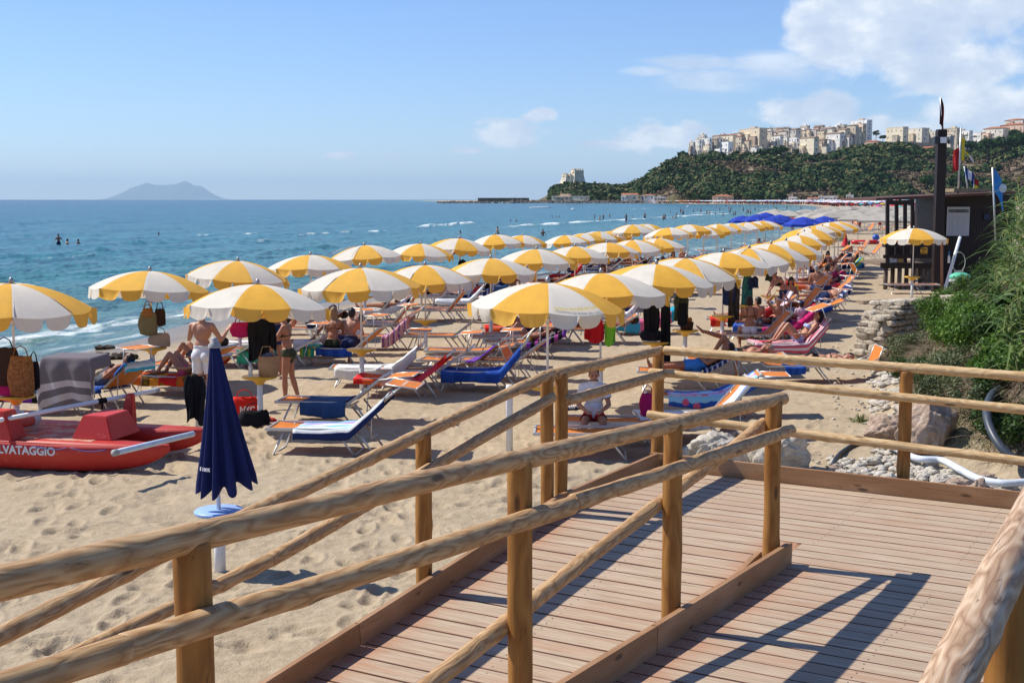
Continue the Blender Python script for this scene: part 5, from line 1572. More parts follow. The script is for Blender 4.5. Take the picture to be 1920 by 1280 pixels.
# basket and bottle on the table
bp = u8.location
ob = empty('basket', (bp.x + .16, bp.y - .05, bp.z + .80), 0, 'woven straw basket stuffed with clothes on the yellow umbrella table', 'basket')
mb = MB(); mb.lathe([(.0, 0), (.14, 0), (.17, .16), (.185, .34), (.175, .34), (.16, .18), (.13, .02), (0, .02)], 24); mb.build('basket_body', F_wov, ob)
mb = MB()
for k in range(7): mb.ell((.07 * math.cos(k), .07 * math.sin(k), .34 + .02 * math.sin(k * 3)), (.08, .06, .045), None, 8, 6)
mb.build('packed_clothes', fabric('faded_blue_cloth', (.10, .13, .20)), ob)
mb = MB()
for sy in (-1, 1): mb.tube([(-.12, sy * .12, .33), (-.06, sy * .16, .50), (.06, sy * .16, .50), (.12, sy * .12, .33)], .008, 6)
mb.build('handle', F_wov, ob)
def bottle(p, label, m=None, h=.24, cat='bottle', s=1.0):
    o = empty('bottle', p, 0, label, cat)
    mb = MB(); mb.lathe([(0, 0), (.034 * s, 0), (.036 * s, .02), (.034 * s, .14 * s), (.030 * s, .17 * s), (.012 * s, .205 * s), (.012 * s, .225 * s), (0, .225 * s)], 14); mb.build('bottle_body', m or m_glass, o)
    mb = MB(); mb.lathe([(0, .222 * s), (.015 * s, .222 * s), (.015 * s, h * s), (0, h * s)], 12); mb.build('cap', F_blue, o)
    return o
m_glass, t, pr, out = raw_mat('clear_plastic'); pr.inputs['Base Color'].default_value = (.75, .82, .85, 1); pr.inputs['Roughness'].default_value = .15; pr.inputs['Transmission Weight'].default_value = .6; pr.inputs['IOR'].default_value = 1.2
bottle((bp.x - .13, bp.y - .08, bp.z + .80), 'clear plastic water bottle on the yellow umbrella table, beside the basket')
# bags on the ground
g1 = at_g(459, 784); rb = hang_bag((g1.x, g1.y, g1.z + .36), fabric('red_nylon', (.60, .025, .015)), 'red sports bag with white letters standing on the sand', .46, .38, .24, 10, ground=True)
for ch in rb.children:
    if ch.name.startswith('pouch'):
        lettering('NYC', .15, lambda sx, sy: (sx * .8 + .05, -.125 - .0 + .0 * sx, -.20 + sy), F_white, ch, .006)
g1 = at_g(478, 796); hang_bag((g1.x, g1.y - .05, g1.z + .24), F_black, 'slumped black backpack on the sand beside the red bag', .50, .26, .28, 20, ground=True, name='backpack')
g1 = at_g(506, 792)
sb = empty('sneaker', (g1.x, g1.y, g1.z), R(-20), 'red sneaker with white laces by the umbrella base', 'shoe')
mb = MB(); mb.ell((0, 0, .045), (.14, .05, .045)); mb.ell((-.06, 0, .075), (.07, .045, .045)); mb.build('upper', F_red, sb)
mb = MB(); mb.box((0, 0, .012), (.28, .095, .025), bev=.008); mb.build('sole', F_white, sb)
mb = MB()
for k in range(4): mb.tube([(.0 + k * .025, -.04, .085 - k * .008), (.0 + k * .025, .04, .085 - k * .008)], .005, 5)
mb.build('laces', F_white, sb)
# bags under the left umbrellas
q = upole(0, 1.52, -.10, -.12); hang_bag(q, F_brown, 'dark brown bag hanging under the umbrella at the left edge', .42, .58, .2)
q = upole(0, 1.40, .15, -.16); hang_bag(q, F_rust, 'rust striped straw bag hanging beside the dark brown one', .36, .62, .2, 10)
q = upole(0, 1.30, .30, -.05); hang_bag(q, F_black, 'small black bag hanging behind the straw bag', .16, .42, .12)
q = upole(0, .80 + .20, -.06, -.12); hang_bag(q, F_mag, 'magenta bag standing on the umbrella table at the left', .30, .2, .16, ground=True)
q = upole(0, .80 + .13, .16, -.08); hang_bag(q, F_black, 'dark bag lying on the umbrella table at the left', .26, .13, .18, ground=True)
q = upole(1, 1.50, -.04, -.10); hang_bag(q, F_khaki, 'khaki canvas bag hanging under the umbrella nearest the surf', .36, .46, .18)
q = upole(1, 1.56, .18, -.04); hang_bag(q, F_brown, 'dark brown pouch hanging right of the khaki bag', .22, .34, .14)
q = upole(1, 1.58, -.04, -.13); hang_bag(q, F_rust, 'small rust coloured pouch hanging in front of the khaki bag', .2, .18, .10)
q = upole(1, .80 + .28, .16, -.05); hang_bag(q, mat('sand_canvas', (.42, .30, .19), .8), 'beige beach bag standing on the umbrella table by the surf', .42, .28, .16, ground=True)
# rainbow float at the left edge
g1 = at_g(6, 720); rf = empty('swim_ring', (g1.x, g1.y, g1.z + .24), 0, 'rainbow coloured inflatable swim ring standing at the left picture edge', 'swim ring')
for k, cc in enumerate([c_red, c_or, c_yel, c_lime, c_teal]):
    mb = MB(); rr = .27 - k * .035
    mb.tube([(rr * math.cos(a), 0, rr * math.sin(a)) for a in [x * math.pi / 14 for x in range(29)]], .02, 8, False); mb.build('ring_band', mat('vinyl_%d' % k, cc, .3), rf)
# seaweed clumps near the surf
m_weed = mat('dry_seaweed', (.05, .033, .02), .9, .4, 20)
for k, (px, py, w_) in enumerate([(205, 668, .5), (222, 672, .45), (195, 655, .25), (190, 690, .3)]):
    g1 = at_g(px, py); mb = MB(); rg = random.Random(k)
    for j in range(26):
        a = rg.uniform(0, 6.28); r_ = rg.random() ** .5 * w_
        mb.ell((r_ * math.cos(a), r_ * .6 * math.sin(a), .02 + rg.random() * .05), (rg.uniform(.05, .12), rg.uniform(.04, .09), rg.uniform(.02, .06)), Matrix.Rotation(rg.uniform(0, 3), 3, 'Z'), 7, 5)
    o = mb.build('seaweed', m_weed, None, g1); tag(o, ['dark heap of washed-up seaweed behind the orange sunshade by the surf', 'second dark heap of seaweed, right of the first', 'small dark clump of seaweed nearest the water', 'dark clump of seaweed left of the bald person'][k], 'seaweed')

# ---- pole with black jacket, left of the closed parasol
g1 = at_g(373, 818)
pj = empty('parasol_stake', g1, 0, 'short white parasol stake without parasol, black jacket hung on it', 'stake')
mb = MB(); mb.lathe([(0, -.2), (.05, -.2), (.05, .92), (0, .94)], 14); mb.build('stake_tube', m_whitep, pj)
drape('jacket', (g1.x - .02, g1.y - .10, g1.z + .98), .26, .74, F_black, 'black jacket hung over the white stake left of the closed blue parasol', 'jacket', 0, 3, .06, 3, 1.3)
g1 = at_g(955, 846)
pj = empty('parasol_stake', g1, 0, 'short white parasol stake without parasol, standing behind the ramp handrail', 'stake')
mb = MB(); mb.lathe([(0, -.2), (.05, -.2), (.05, .93), (.045, .96), (0, .965)], 16); mb.build('stake_tube', m_whitep, pj)

# ---- closed blue parasol
g1 = at_g(413, 1068)
cb = empty('closed_parasol', g1, 0, 'closed navy blue parasol above a round pale blue table disc, left foreground', 'parasol')
m_nav = mat('navy_parasol_cloth', (.010, .017, .095), .75, .15, 5, .25, bump=.3, bscale=200)
ztop = 2.20; zbot = 1.0
V = []; nz, na = 26, 160
for j in range(nz):
    k = j / (nz - 1); z = ztop - (ztop - .86) * k
    r0 = .055 + .235 * k ** 1.05
    for a in range(na):
        t_ = 2 * math.pi * a / na
        fold = math.sin(10 * t_ + .8 * math.sin(3 * t_) + .4 * k); fold = math.copysign(abs(fold) ** .7, fold)
        r = r0 * (.80 + .24 * fold * (.25 + .75 * k))
        zz = z - (.05 * (fold) * (k > .99)) + (.06 * math.sin(t_ + .6) * k)
        V.append((r * math.cos(t_) + .085 * k, r * math.sin(t_) * .9, zz))
F = [tuple(f) for f in grid_faces(nz, na, True)] + [tuple(range(na))[::-1]]
o = link('folded_cloth', mesh_np('folded_cloth', V, F, [m_nav]), cb)
def on_closed(sx, sy):
    z = 1.04 + sy; k = (ztop - z) / (ztop - .86); r0 = .055 + .235 * k ** 1.05
    t_ = -math.pi / 2 - .62 + sx / r0
    r = r0 * 1.045
    return (r * math.cos(t_) + .085 * k, r * math.sin(t_) * .9, z)
lettering('E 100%', .046, on_closed, F_white, o, .002)
mb = MB(); mb.lathe([(.06, -.01), (.06, .02), (.035, .04), (.032, .075), (.02, .09), (0, .092)], 16, (0, 0, ztop)); mb.build('finial', mat('grey_cap_plastic', (.35, .34, .33), .5), cb)
mb = MB(); mb.tube([(0, 0, .5), (0, 0, 1.3)], .021, 12); mb.build('pole', m_whitep, cb)
mb = MB(); mb.lathe([(0, -.2), (.055, -.2), (.055, .56), (0, .56)], 20); mb.build('base_tube', m_whitep, cb)
mb = MB(); mb.lathe([(0, .56), (.225, .565), (.237, .575), (.237, .595), (.225, .605), (0, .605)], 48); mb.build('table_top', mat('pale_blue_plastic', (.30, .45, .80), .4, .05), cb)

# ---- rescue rowing boat
m_boat, t, pr, out = raw_mat('sun_bleached_red_fibreglass')
tcx = t.add('ShaderNodeTexCoord'); P_ = tcx.outputs['Object']
c = t.mix(t.maprange(t.noise(P_, 1.6, 5, .6), .45, .7, 0, .30), (.50, .022, .014, 1), (.56, .08, .05, 1))
c = t.mix(t.math('MULTIPLY', t.maprange(t.noise(t.vmath('MULTIPLY', P_, (3, 14, 14)), 1.5, 5, .75), .60, .70), .6), c, (.62, .30, .24, 1))
c = t.mix(t.math('MULTIPLY', t.maprange(t.noise(P_, 9, 5, .7), .62, .72), .5), c, (.22, .02, .015, 1))
t.l.new(c, pr.inputs['Base Color']); pr.inputs['Roughness'].default_value = .5
m_boatd, t, pr, out = raw_mat('sandy_red_deck')
tcx = t.add('ShaderNodeTexCoord')
t.l.new(t.mix(t.maprange(t.noise(tcx.outputs['Object'], 2.6, 6, .75), .42, .62), (.55, .06, .035, 1), (.52, .33, .22, 1)), pr.inputs['Base Color']); pr.inputs['Roughness'].default_value = .7
a0 = R(-13)
bow = at_g(305, 888); 
bt = empty('rescue_boat', (bow.x, bow.y, bow.z), a0, 'red twin-hulled lifeguard rowing boat lying on the sand, left foreground', 'rowing boat')
def hull(y0, L=4.3):
    V = []; n = 40; prof_n = 13
    for i in range(n):
        x = .12 - L * i / (n - 1); u = i / (n - 1)
        taper = min(1, (1 - math.exp(-u * 9)) * 1.05) * min(1, (1 - u) * 6 + .25)
        wv = .235 * taper + .004
        zt = .385 + .02 * math.exp(-u * 10) ; zb = .335 * math.exp(-u * 11) - .02 + .12 * max(0, u - .85)
        for j in range(prof_n):
            v = j / (prof_n - 1) * 2 - 1
            yy = wv * (abs(v) ** .6) * (1 if v > 0 else -1) if abs(v) < .75 else wv * (1 if v > 0 else -1) * (abs(v) ** .3)
            zz = zb + (zt - zb) * abs(v) ** 2.2
            V.append((x, y0 + yy, zz))
    F = [tuple(f) for f in grid_faces(n, prof_n)]
    for i in range(n - 1): F.append((i * prof_n, (i + 1) * prof_n, (i + 1) * prof_n + prof_n - 1, i * prof_n + prof_n - 1))
    return V, F
for y0 in (0, 1.22):
    V, F = hull(y0); o = link('hull', mesh_np('hull', V, F, [m_boat]), bt)
    bm = bmesh.new(); bm.from_mesh(o.data); bmesh.ops.recalc_face_normals(bm, faces=bm.faces[:]); bm.to_mesh(o.data); bm.free()
    mb = MB(); mb.tube([(.10 - 4.1 * i / 20, y0 - .228 * min(1, (1 - math.exp(-i / 20 * 8.5)) * 1.04), .385) for i in range(21)], .014, 6); mb.build('gunwale', m_boat, bt)
    if y0 == 0:
        def on_hull(sx, sy): return (-1.96 + sx, -.2385, .275 + sy - .0)
        lettering('SALVATAGGIO', .155, on_hull, m_letter2 if 'm_letter2' in globals() else F_white, o, .006)
        mb = MB()
        for (xa, xb) in ((-1.75, -1.25), (-1.2, -.68)):
            mb.tube([(xa + (xb - xa) * k / 8, -.25, .345 - .035 * math.sin(math.pi * k / 8)) for k in range(9)], .006, 5)
        mb.build('grab_line', mat('blue_rope', (.08, .12, .35), .8), bt)
mb = MB(); mb.box((-2.35, .61, .375), (2.6, 1.24, .03), bev=.01)
for k in range(3): mb.box((-1.62 - k * .62, .55, .3905), (.05, .18, .004))
mb.build('deck', m_boatd, bt)
def frustum(cx_, cy_, w0, d0, w1, d1, z0, z1, sh_=0):
    mb = MB()
    b_ = [(cx_ - w0 / 2, cy_ - d0 / 2, z0), (cx_ + w0 / 2, cy_ - d0 / 2, z0), (cx_ + w0 / 2, cy_ + d0 / 2, z0), (cx_ - w0 / 2, cy_ + d0 / 2, z0)]
    t_ = [(cx_ + sh_ - w1 / 2, cy_ - d1 / 2, z1), (cx_ + sh_ + w1 / 2, cy_ - d1 / 2, z1), (cx_ + sh_ + w1 / 2, cy_ + d1 / 2, z1), (cx_ + sh_ - w1 / 2, cy_ + d1 / 2, z1)]
    mb.add(b_ + t_, [(0, 1, 2, 3), (7, 6, 5, 4), (0, 4, 5, 1), (1, 5, 6, 2), (2, 6, 7, 3), (3, 7, 4, 0)])
    me = mb.mesh('seat_box', m_boat)
    bm = bmesh.new(); bm.from_mesh(me); bmesh.ops.bevel(bm, geom=bm.edges[:], offset=.012, segments=2, affect='EDGES'); bm.to_mesh(me); bm.free()
    return me
link('seat_box', frustum(-1.12, .52, .62, .78, .36, .58, .385, .70), bt)
link('fin_block', frustum(-1.20, 1.25, .20, .16, .10, .09, .385, .86, .05), bt)
link('seat_box', frustum(-2.42, -.02, .62, .36, .34, .26, .385, .78), bt)
def tube_px(name, a, b_, r, m, label, cat, tips=None):
    o = empty(name, (0, 0, 0), 0, label, cat)
    mb = MB(); mb.tube([a, b_], r, 12); mb.build('shaft', m, o)
    d = (Vector(b_) - Vector(a)).normalized()
    mb = MB(); mb.tube([Vector(b_) - d * .05, Vector(b_) + d * .012], r * 1.12, 12); mb.build('end_cap', mat('grey_cap_plastic', (.35, .34, .33), .5), o)
    return o
A_ = at_z(-40, 795, .60); B_ = at_z(297, 731, .80)
oa = tube_px('oar', A_, B_, .033, m_whitep, 'long white oar pole resting above the red boat', 'oar')
mid_ = A_.lerp(B_, .665); dd = (B_ - A_).normalized(); mb = MB(); mb.tube([mid_ - dd * .06, mid_ + dd * .06], .042, 12); mb.tube([mid_, mid_ + Vector((0, 0, -.12))], .014, 8); mb.build('oarlock', F_black, oa)
tube_px('oar', at_z(362, 813, .42), at_z(214, 849, .43), .040, mat('pale_blue_paint', (.52, .62, .72), .4), 'pale blue-white oar shaft lying across the bows of the red boat', 'oar')
tube_px('oar', at_z(-60, 792, .50), at_z(52, 778, .52), .036, m_whitep, 'short visible end of a white oar by the lifebuoy', 'oar')
lp_ = at_z(22, 793, .44)
lb = empty('lifebuoy', lp_, 0, 'faded red lifebuoy wound with white rope on the deck of the boat', 'lifebuoy')
mb = MB(); mb.tube([(.32 * math.cos(a), .32 * math.sin(a), .05) for a in [x * math.pi / 20 for x in range(41)]], .072, 14, False); mb.build('ring', mat('faded_red_foam', (.62, .10, .06), .6), lb)
for q_ in (0, 1.57, 3.14, 4.71):
    mb = MB()
    for k in range(7):
        a = q_ - .25 + k * .07; c_ = Vector((.32 * math.cos(a), .32 * math.sin(a), .05)); e1 = Vector((math.cos(a), math.sin(a), 0))
        mb.tube([c_ + (e1 * math.cos(t_) + Vector((0, 0, 1)) * math.sin(t_)) * .079 for t_ in [x * math.pi / 6 for x in range(13)]], .010, 5, False)
    mb.build('rope', mat('white_rope', (.68, .60, .58), .9, .2, 60), lb)

# ---- right of the walkway: seated man in white polo on two orange loungers
l30 = lounger(1003, 806, -3, 0, None, None, 'orange lounger nearest the landing post, in front of the seated person in a white shirt')
l31 = lounger(1062, 786, -3, 0, None, None, 'orange lounger under the seated person in a white shirt')
on_lounger(l31, 'person in a white polo shirt and red shorts sitting with folded hands behind the handrail',
           dict(seated(.36, -1, .10, 'front', 'lap'), look=(.05, -1, -.12), pelvis=(.40, -.08, SEATZ + .07)), scale=.92, skin=1, clothes=(('shirt', F_white), ('shorts', F_red, .62)), hair=('brown', 'short'), voxel=.010)
sp_ = at_g(1066, 768)
for k, lb_ in enumerate(['navy slipper with white stripes on the sand behind the orange loungers', 'second navy striped slipper, right of the first']):
    so_ = empty('slipper', (sp_.x + k * .13, sp_.y + .08 * k, sp_.z), R(10), lb_, 'slipper')
    mb = MB(); mb.box((0, 0, .018), (.27, .10, .035), bev=.012); mb.build('sole', F_navy, so_)
    mb = MB()
    for j in range(3): mb.tube([(.02 + j * .035, -.05, .03), (.02 + j * .035, 0, .085), (.02 + j * .035, .05, .03)], .011, 6)
    mb.build('strap', F_white, so_)
l32 = lounger(1212, 738, -4, 30, 5, 0, 'lounger with a bright printed towel behind the corner post')
towel(l32, .35, 1.9, T_cart, 'bright blue and pink printed towel behind the corner post of the landing', hang=.04, hangL=.16, seed=21)
g1 = at_z(1215, 738, .36 + .36); hang_bag((g1.x, g1.y, g1.z), F_mag, 'maroon tote bag standing on a lounger left of the corner post', .24, .34, .18, ground=True)
l33 = lounger(1193, 778, 3, 48, 0, 0, 'lounger with a white floral towel, nearest behind the landing fence')
towel(l33, .0, 1.25, T_wpat, 'white floral towel with fringe on the lounger nearest the landing fence', hang=.05, hangL=.16, seed=22)
towel(l33, 1.3, 1.98, stripes('white_blue_striped_towel', [c_white, (.2, .3, .6), c_white, c_white], 'y', 5), 'white and blue striped towel over the orange back of the nearest lounger', y0=-.3, y1=.05, hang=.02, seed=23)
l34 = lounger(1196, 693, -5, 30, -75, -88, 'lounger under the person in bright blue shorts, its sunshade hanging down', text=True)
on_lounger(l34, 'person in bright blue shorts lying behind the top rail of the landing', recline(30, 0, 1.12, 'belly'), skin=0, clothes=(('shorts', F_blue),), hair=('dark', 'cropped'), voxel=.013, build=1.08)
towel(l34, 1.22, 1.98, T_navyst, 'navy striped towel under the back of the person in blue shorts', hang=.05, seed=24)
l35 = lounger(1290, 673, -2, 8, None, None, 'lounger of the person with one ankle on the other knee')
on_lounger(l35, 'person in black shorts lying with crossed raised legs behind the landing fence', recline(8, 3, .95, 'side'), skin=1, clothes=(('shorts', F_black),), hair=('grey', 'cropped'), voxel=.013)
l36 = lounger(1432, 683, -1, 2, 25, 70, 'long lounger of the person lying face down in a black bikini')
on_lounger(l36, 'person in a black bikini lying face down behind the top rail of the landing', prone(.98), woman=True, skin=2, clothes=(('briefs', F_black), ('top', F_black)), hair=('dark', 'bun'), voxel=.013)
towel(l36, .35, .75, T_blue2, 'dark blue cloth hanging off the side of the long lounger', hang=.02, hangL=.14, seed=25, y1=.0)
l37 = lounger(1408, 642, 4, 48, 112, 20, 'lounger with a pink and white striped towel and raised sunshade frame')
towel(l37, .0, 1.9, T_pinkst, 'pink and white striped towel under the person in a pale blue bikini', hang=.10, hangL=.20, seed=26)
on_lounger(l37, 'person in a pale blue bikini lying with raised knees on the pink striped towel', recline(48, 1, 1.10, 'side'), woman=True, skin=2, clothes=(('briefs', F_pblue), ('top', F_pblue)), hair=('dark', 'long'), voxel=.012)
towel(l37, .18, .42, T_red, 'small red cloth on the pink striped towel by the raised knees', y0=-.30, y1=.0, hang=.0, seed=27, lift=.05)
# the family group
l38 = lounger(1345, 626, 2, 46, 84, -6, 'orange lounger left of the family group with its sunshade raised')
on_lounger(l38, 'dark-haired person in white bikini bottoms sitting with bare back to the camera', dict(seated(.78, 1, .05, 'front', 'phone'), look=(.6, .8, 0)), woman=True, skin=1, clothes=(('briefs', F_white), ('top', F_brown)), hair=('dark', 'bob'), voxel=.012)
l39 = lounger(1395, 612, 0, 40, None, None, 'lounger with a crimson towel in the family group')
towel(l39, .4, 1.9, T_mag, 'crimson towel behind the children of the family group', hang=.08, hangL=.15, seed=28)
on_lounger(l39, 'child with curly dark hair sitting sideways in the family group', dict(seated(.35, 1, .1, 'front', 'lap'), look=(-.7, .5, -.2)), skin=1, clothes=(('shorts', F_grey),), hair=('dark', 'bob'), scale=.78, child=True, voxel=.014)
on_lounger(l39, 'child with both hands raised to the head in the family group', dict(seated(.85, -1, .0, 'front', 'lap'), arm=((.5, -.3, .5), (-.5, -.3, .5)), fore=((-.6, -.1, .7), (.6, -.1, .7))), skin=1, clothes=(('shorts', F_grey),), hair=('dark', 'short'), scale=.80, child=True, voxel=.014)
on_lounger(l39, 'small child in a pale pink top and blue cap, back to the camera', seated(1.45, 1, .0, 'front', 'lap'), skin=1, clothes=(('shirt', fabric('pale_pink_cotton', (.62, .45, .52))), ('cap', F_navy)), hair=('dark', 'short'), scale=.66, child=True, voxel=.014)
stand(1468, 610, 'person in a dark bikini bending forward over the family group', standing(pelvis=(0, 0, .93), hip=(.1, 0, 1), spine=(.62, 0, .8), look=(.8, 0, -.6), arm=((.75, .12, -.65), (.3, -.25, -.9)), fore=((.7, .1, -.75), (.5, .2, -.9))), 195,
      woman=True, skin=1, clothes=(('briefs', F_navy), ('top', F_black)), hair=('dark', 'bun'), voxel=.012)
l40 = lounger(1377, 590, -3, 62, None, None, 'chair draped with a pale pink towel under the umbrellas')
towel(l40, 1.15, 2.05, T_pinkw, 'pale pink towel hung over an upright chair back', hang=.02, seed=29)
towel(l40, .0, 1.15, stripes('red_white_blue_printed_towel', [c_red, c_white, (.1, .3, .6), c_red, c_or], 's', 2, .6, spots=((.75, .75, .75), 6)), 'red, white and blue printed towel before the pink one', hang=.1, hangL=.25, seed=30)
l41 = lounger(1462, 581, 3, 25, 82, -4, 'lounger with its orange sunshade raised like a tray, behind the children', text=True)
towel(l41, .3, 1.5, T_blue2, 'royal blue towel on the lounger behind the small child', hang=.05, hangL=.08, seed=31)
l42 = lounger(1492, 563, 2, 44, 86, 0, 'lounger with a navy and white striped towel near the open sand')
towel(l42, .5, 1.92, T_navyst, 'navy and white striped towel on the lounger near the open sand', hang=.10, hangL=.2, seed=32)
on_lounger(l42, 'person in navy shorts lying with raised hip on the navy striped towel', dict(recline(14, 0, .9, 'side'), front=(0, -.6, .8)), skin=2, clothes=(('shorts', F_navy, .7),), hair=('dark', 'short'), voxel=.014, build=1.1)
g1 = at_g(1487, 560); hang_bag((g1.x, g1.y, g1.z + .5), F_yel, 'yellow bag held up at the feet of the person in navy shorts', .36, .26, .2)
l43 = lounger(1508, 545, 2, 45, 75, -60, 'lounger with a grey woven back behind the seated bare-backed person')
on_lounger(l43, 'bare-backed person with a dark bun sitting behind the navy striped lounger', seated(.8, 1, .08, 'front', 'phone'), woman=True, skin=1, clothes=(('top', F_pblue), ('briefs', F_navy)), hair=('dark', 'bun'), voxel=.014)
on_lounger(l43, 'grey-haired head and shoulders of a person sitting left of the dark bun', seated(.45, 1, .2, 'front', 'lap'), skin=1, clothes=(('shorts', F_navy),), hair=('grey', 'short'), voxel=.016)
l44 = lounger(1498, 531, 2, 40, 80, 5, 'lounger with a crimson towel next in the line along the open sand')
towel(l44, .2, 1.9, T_mag, 'crimson towel on the lounger behind the bare-backed person', hang=.1, hangL=.18, seed=33)
on_lounger(l44, 'person with dark trousers lying on the crimson towel', recline(40, 1, 1.0, 'side'), skin=0, clothes=(('shorts', F_black, 1.0), ('shirt', fabric('crimson_cotton', (.42, .02, .10)))), hair=('grey', 'short'), voxel=.016)
l45 = lounger(1545, 505, 2, 45, 70, -30, 'lounger with a blue and olive striped towel along the open sand', text=False)
towel(l45, .6, 1.95, T_bup, 'blue and olive striped towel hanging from a lounger back', hang=.25, hangL=.25, seed=34)
on_lounger(l45, 'tanned person lying back beside the blue and olive striped towel', recline(45, 1, 1.0, 'side'), skin=0, clothes=(('shorts', F_navy),), hair=('dark', 'short'), voxel=.018, fingers=False)
l46 = lounger(1562, 482, 4, 55, 60, 0, 'orange lounger with an upright back by the red beach toys')
on_lounger(l46, 'person with dark hair sitting in front of the upright orange back', seated(.9, 1, .1, 'front', 'lap'), skin=0, clothes=(('shorts', F_navy),), hair=('dark', 'short'), voxel=.018, fingers=False)
l47 = lounger(1600, 475, 4, 50, 60, 10, 'orange lounger at the far end of the line along the open sand')
l48 = lounger(1580, 470, 4, 60, None, None, 'upright orange lounger just behind the red beach toys')
# lounger by the kiosk umbrella
l49 = lounger(1662, 533, 0, 0, None, None, 'flat empty lounger under the lone umbrella before the kiosk')
# clothes and bags on the landward row poles
q = upole(19, 1.62, .18, -.1); drape('hanging_clothes', q, .20, 1.25, F_black, 'long black clothes hanging from an umbrella above the black bag', 'clothes', 0, 3, .06, 4, 1.0)
q = upole(19, 1.55, .52, -.0); hang_bag(q, F_black, 'small black bag hanging right of the long black clothes', .2, .45, .1)
q = upole(19, .80 + .22, -.10, -.12); hang_bag(q, F_black, 'black bag standing on the umbrella table under the long clothes', .42, .2, .2, ground=True)
q = upole(18, 1.60, -.12, -.10); drape('hanging_clothes', q, .34, .42, F_red, 'bright red cloth hanging under the second landward umbrella', 'cloth', 0, 2, .07, 5, .8)
q = upole(18, 1.58, .16, -.05); drape('hanging_clothes', q, .20, .46, fabric('lime_cloth', (.18, .50, .04)), 'lime green cloth hanging right of the red one', 'cloth', 0, 2, .05, 6, .8)
ub = UMB[20].location
pb_ = empty('planter_basket', (ub.x + .02, ub.y - .05, ub.z + .80), 0, 'small brown basket with dark contents on the umbrella table', 'basket')
mb = MB(); mb.lathe([(0, 0), (.13, 0), (.155, .17), (.14, .17), (.12, .02), (0, .02)], 18); mb.build('basket_body', F_brown, pb_)
mb = MB(); rg = random.Random(4)
for k in range(16): mb.ell((rg.uniform(-.1, .1), rg.uniform(-.1, .1), .18 + rg.uniform(0, .06)), (.035, .03, .04), None, 7, 5)
mb.build('contents', F_rust, pb_)
q = upole(21, 1.60, .25, -.10); drape('hanging_clothes', q, .27, 1.0, fabric('dark_floral_cloth', (.05, .04, .035), .8), 'dark flowered dress hanging under the umbrella by the pink chair', 'clothes', 0, 3, .06, 7, 1.0)
q = upole(22, 1.60, -.05, -.10); drape('hanging_clothes', q, .30, 1.2, fabric('green_teal_cloth', (.03, .14, .12), .4), 'green and teal towel hanging behind the bending person', 'towel', 0, 2, .05, 8, 1.0)
l50 = lounger(1140, 600, 0, 30, None, None, 'lounger with turquoise and pink towels right of the lettered umbrella')
towel(l50, .1, 1.9, stripes('turquoise_pink_towel', [c_teal, (.05, .30, .45), (.60, .12, .22), (.6, .15, .25)], 's', 1, .2), 'turquoise and pink towel hanging over a lounger behind the second landward umbrella', hang=.25, hangL=.28, seed=35)
# ================================================================ RIGHT BANK, WALL, ROCKS, KIOSK
def march(px, py, y0=9, y1=60):
    r = ray(px, py)
    ys = np.linspace(y0, y1, 700); t_ = ys / r.y
    xs = r.x * t_; zs = CAMZ + r.z * t_
    g = ground_np(xs, ys, False)
    k = np.argmax(zs < g)
    if not (zs < g).any(): k = len(ys) - 1
    return Vector((float(xs[k]), float(ys[k]), float(g[k])))
def blades(base, dirs, length, width, droop, nseg=5, seed=0):
    """numpy ribbons. base (n,3), dirs (n,3) unit, length (n,), width (n,), droop (n,)"""
    n = len(base); k = np.linspace(0, 1, nseg + 1)
    side = np.cross(dirs, np.array([0, 0, 1.0])); nl = np.linalg.norm(side, axis=1, keepdims=True); side = side / np.maximum(nl, 1e-6)
    rg = np.random.default_rng(seed)
    side = side + rg.normal(0, .35, side.shape); side /= np.linalg.norm(side, axis=1, keepdims=True)
    P = base[:, None, :] + dirs[:, None, :] * (length[:, None, None] * k[None, :, None])
    P[:, :, 2] -= (droop * length)[:, None] * k[None, :] ** 2
    hd = dirs.copy(); hd[:, 2] = 0
    P += hd[:, None, :] * (droop * length * .25)[:, None, None] * (k ** 2)[None, :, None]
    wv = np.interp(k, [0, .25, 1], [.55, 1, .04])
    A = P - side[:, None, :] * (width[:, None] * wv[None, :] / 2)[:, :, None]
    Bq = P + side[:, None, :] * (width[:, None] * wv[None, :] / 2)[:, :, None]
    V = np.stack([A, Bq], 2).reshape(-1, 3)
    m = (nseg + 1) * 2; i = np.arange(n)[:, None] * m; j = np.arange(nseg)[None, :] * 2
    F = np.stack([i + j, i + j + 1, i + j + 3, i + j + 2], -1).reshape(-1, 4)
    return V, F
def leafcloud(centres, radii, n, size, seed=0, squash=.8, shell=.55):
    """leaf quads inside ellipsoidal clumps"""
    rg = np.random.default_rng(seed)
    c = np.array(centres); r = np.array(radii)
    w_ = r ** 2; w_ = w_ / w_.sum()
    k = rg.choice(len(c), n, p=w_)
    d = rg.normal(size=(n, 3)); d /= np.linalg.norm(d, axis=1, keepdims=True)
    rr = r[k] * (shell + (1 - shell) * rg.random(n)) * (1 + .18 * rg.normal(size=n))
    p = c[k] + d * rr[:, None] * np.array([1, 1, squash])
    nrm_ = d + rg.normal(0, .7, (n, 3)); nrm_ /= np.linalg.norm(nrm_, axis=1, keepdims=True)
    t1 = np.cross(nrm_, rg.normal(size=(n, 3))); t1 /= np.linalg.norm(t1, axis=1, keepdims=True); t2 = np.cross(nrm_, t1)
    s = size * (.6 + .8 * rg.random(n))
    a = t1 * s[:, None]; b = t2 * (s * .45)[:, None]
    V = np.stack([p - a, p - b * 1.0, p + a, p + b * 1.0], 1).reshape(-1, 3)
    F = np.arange(n * 4).reshape(n, 4)
    return V, F
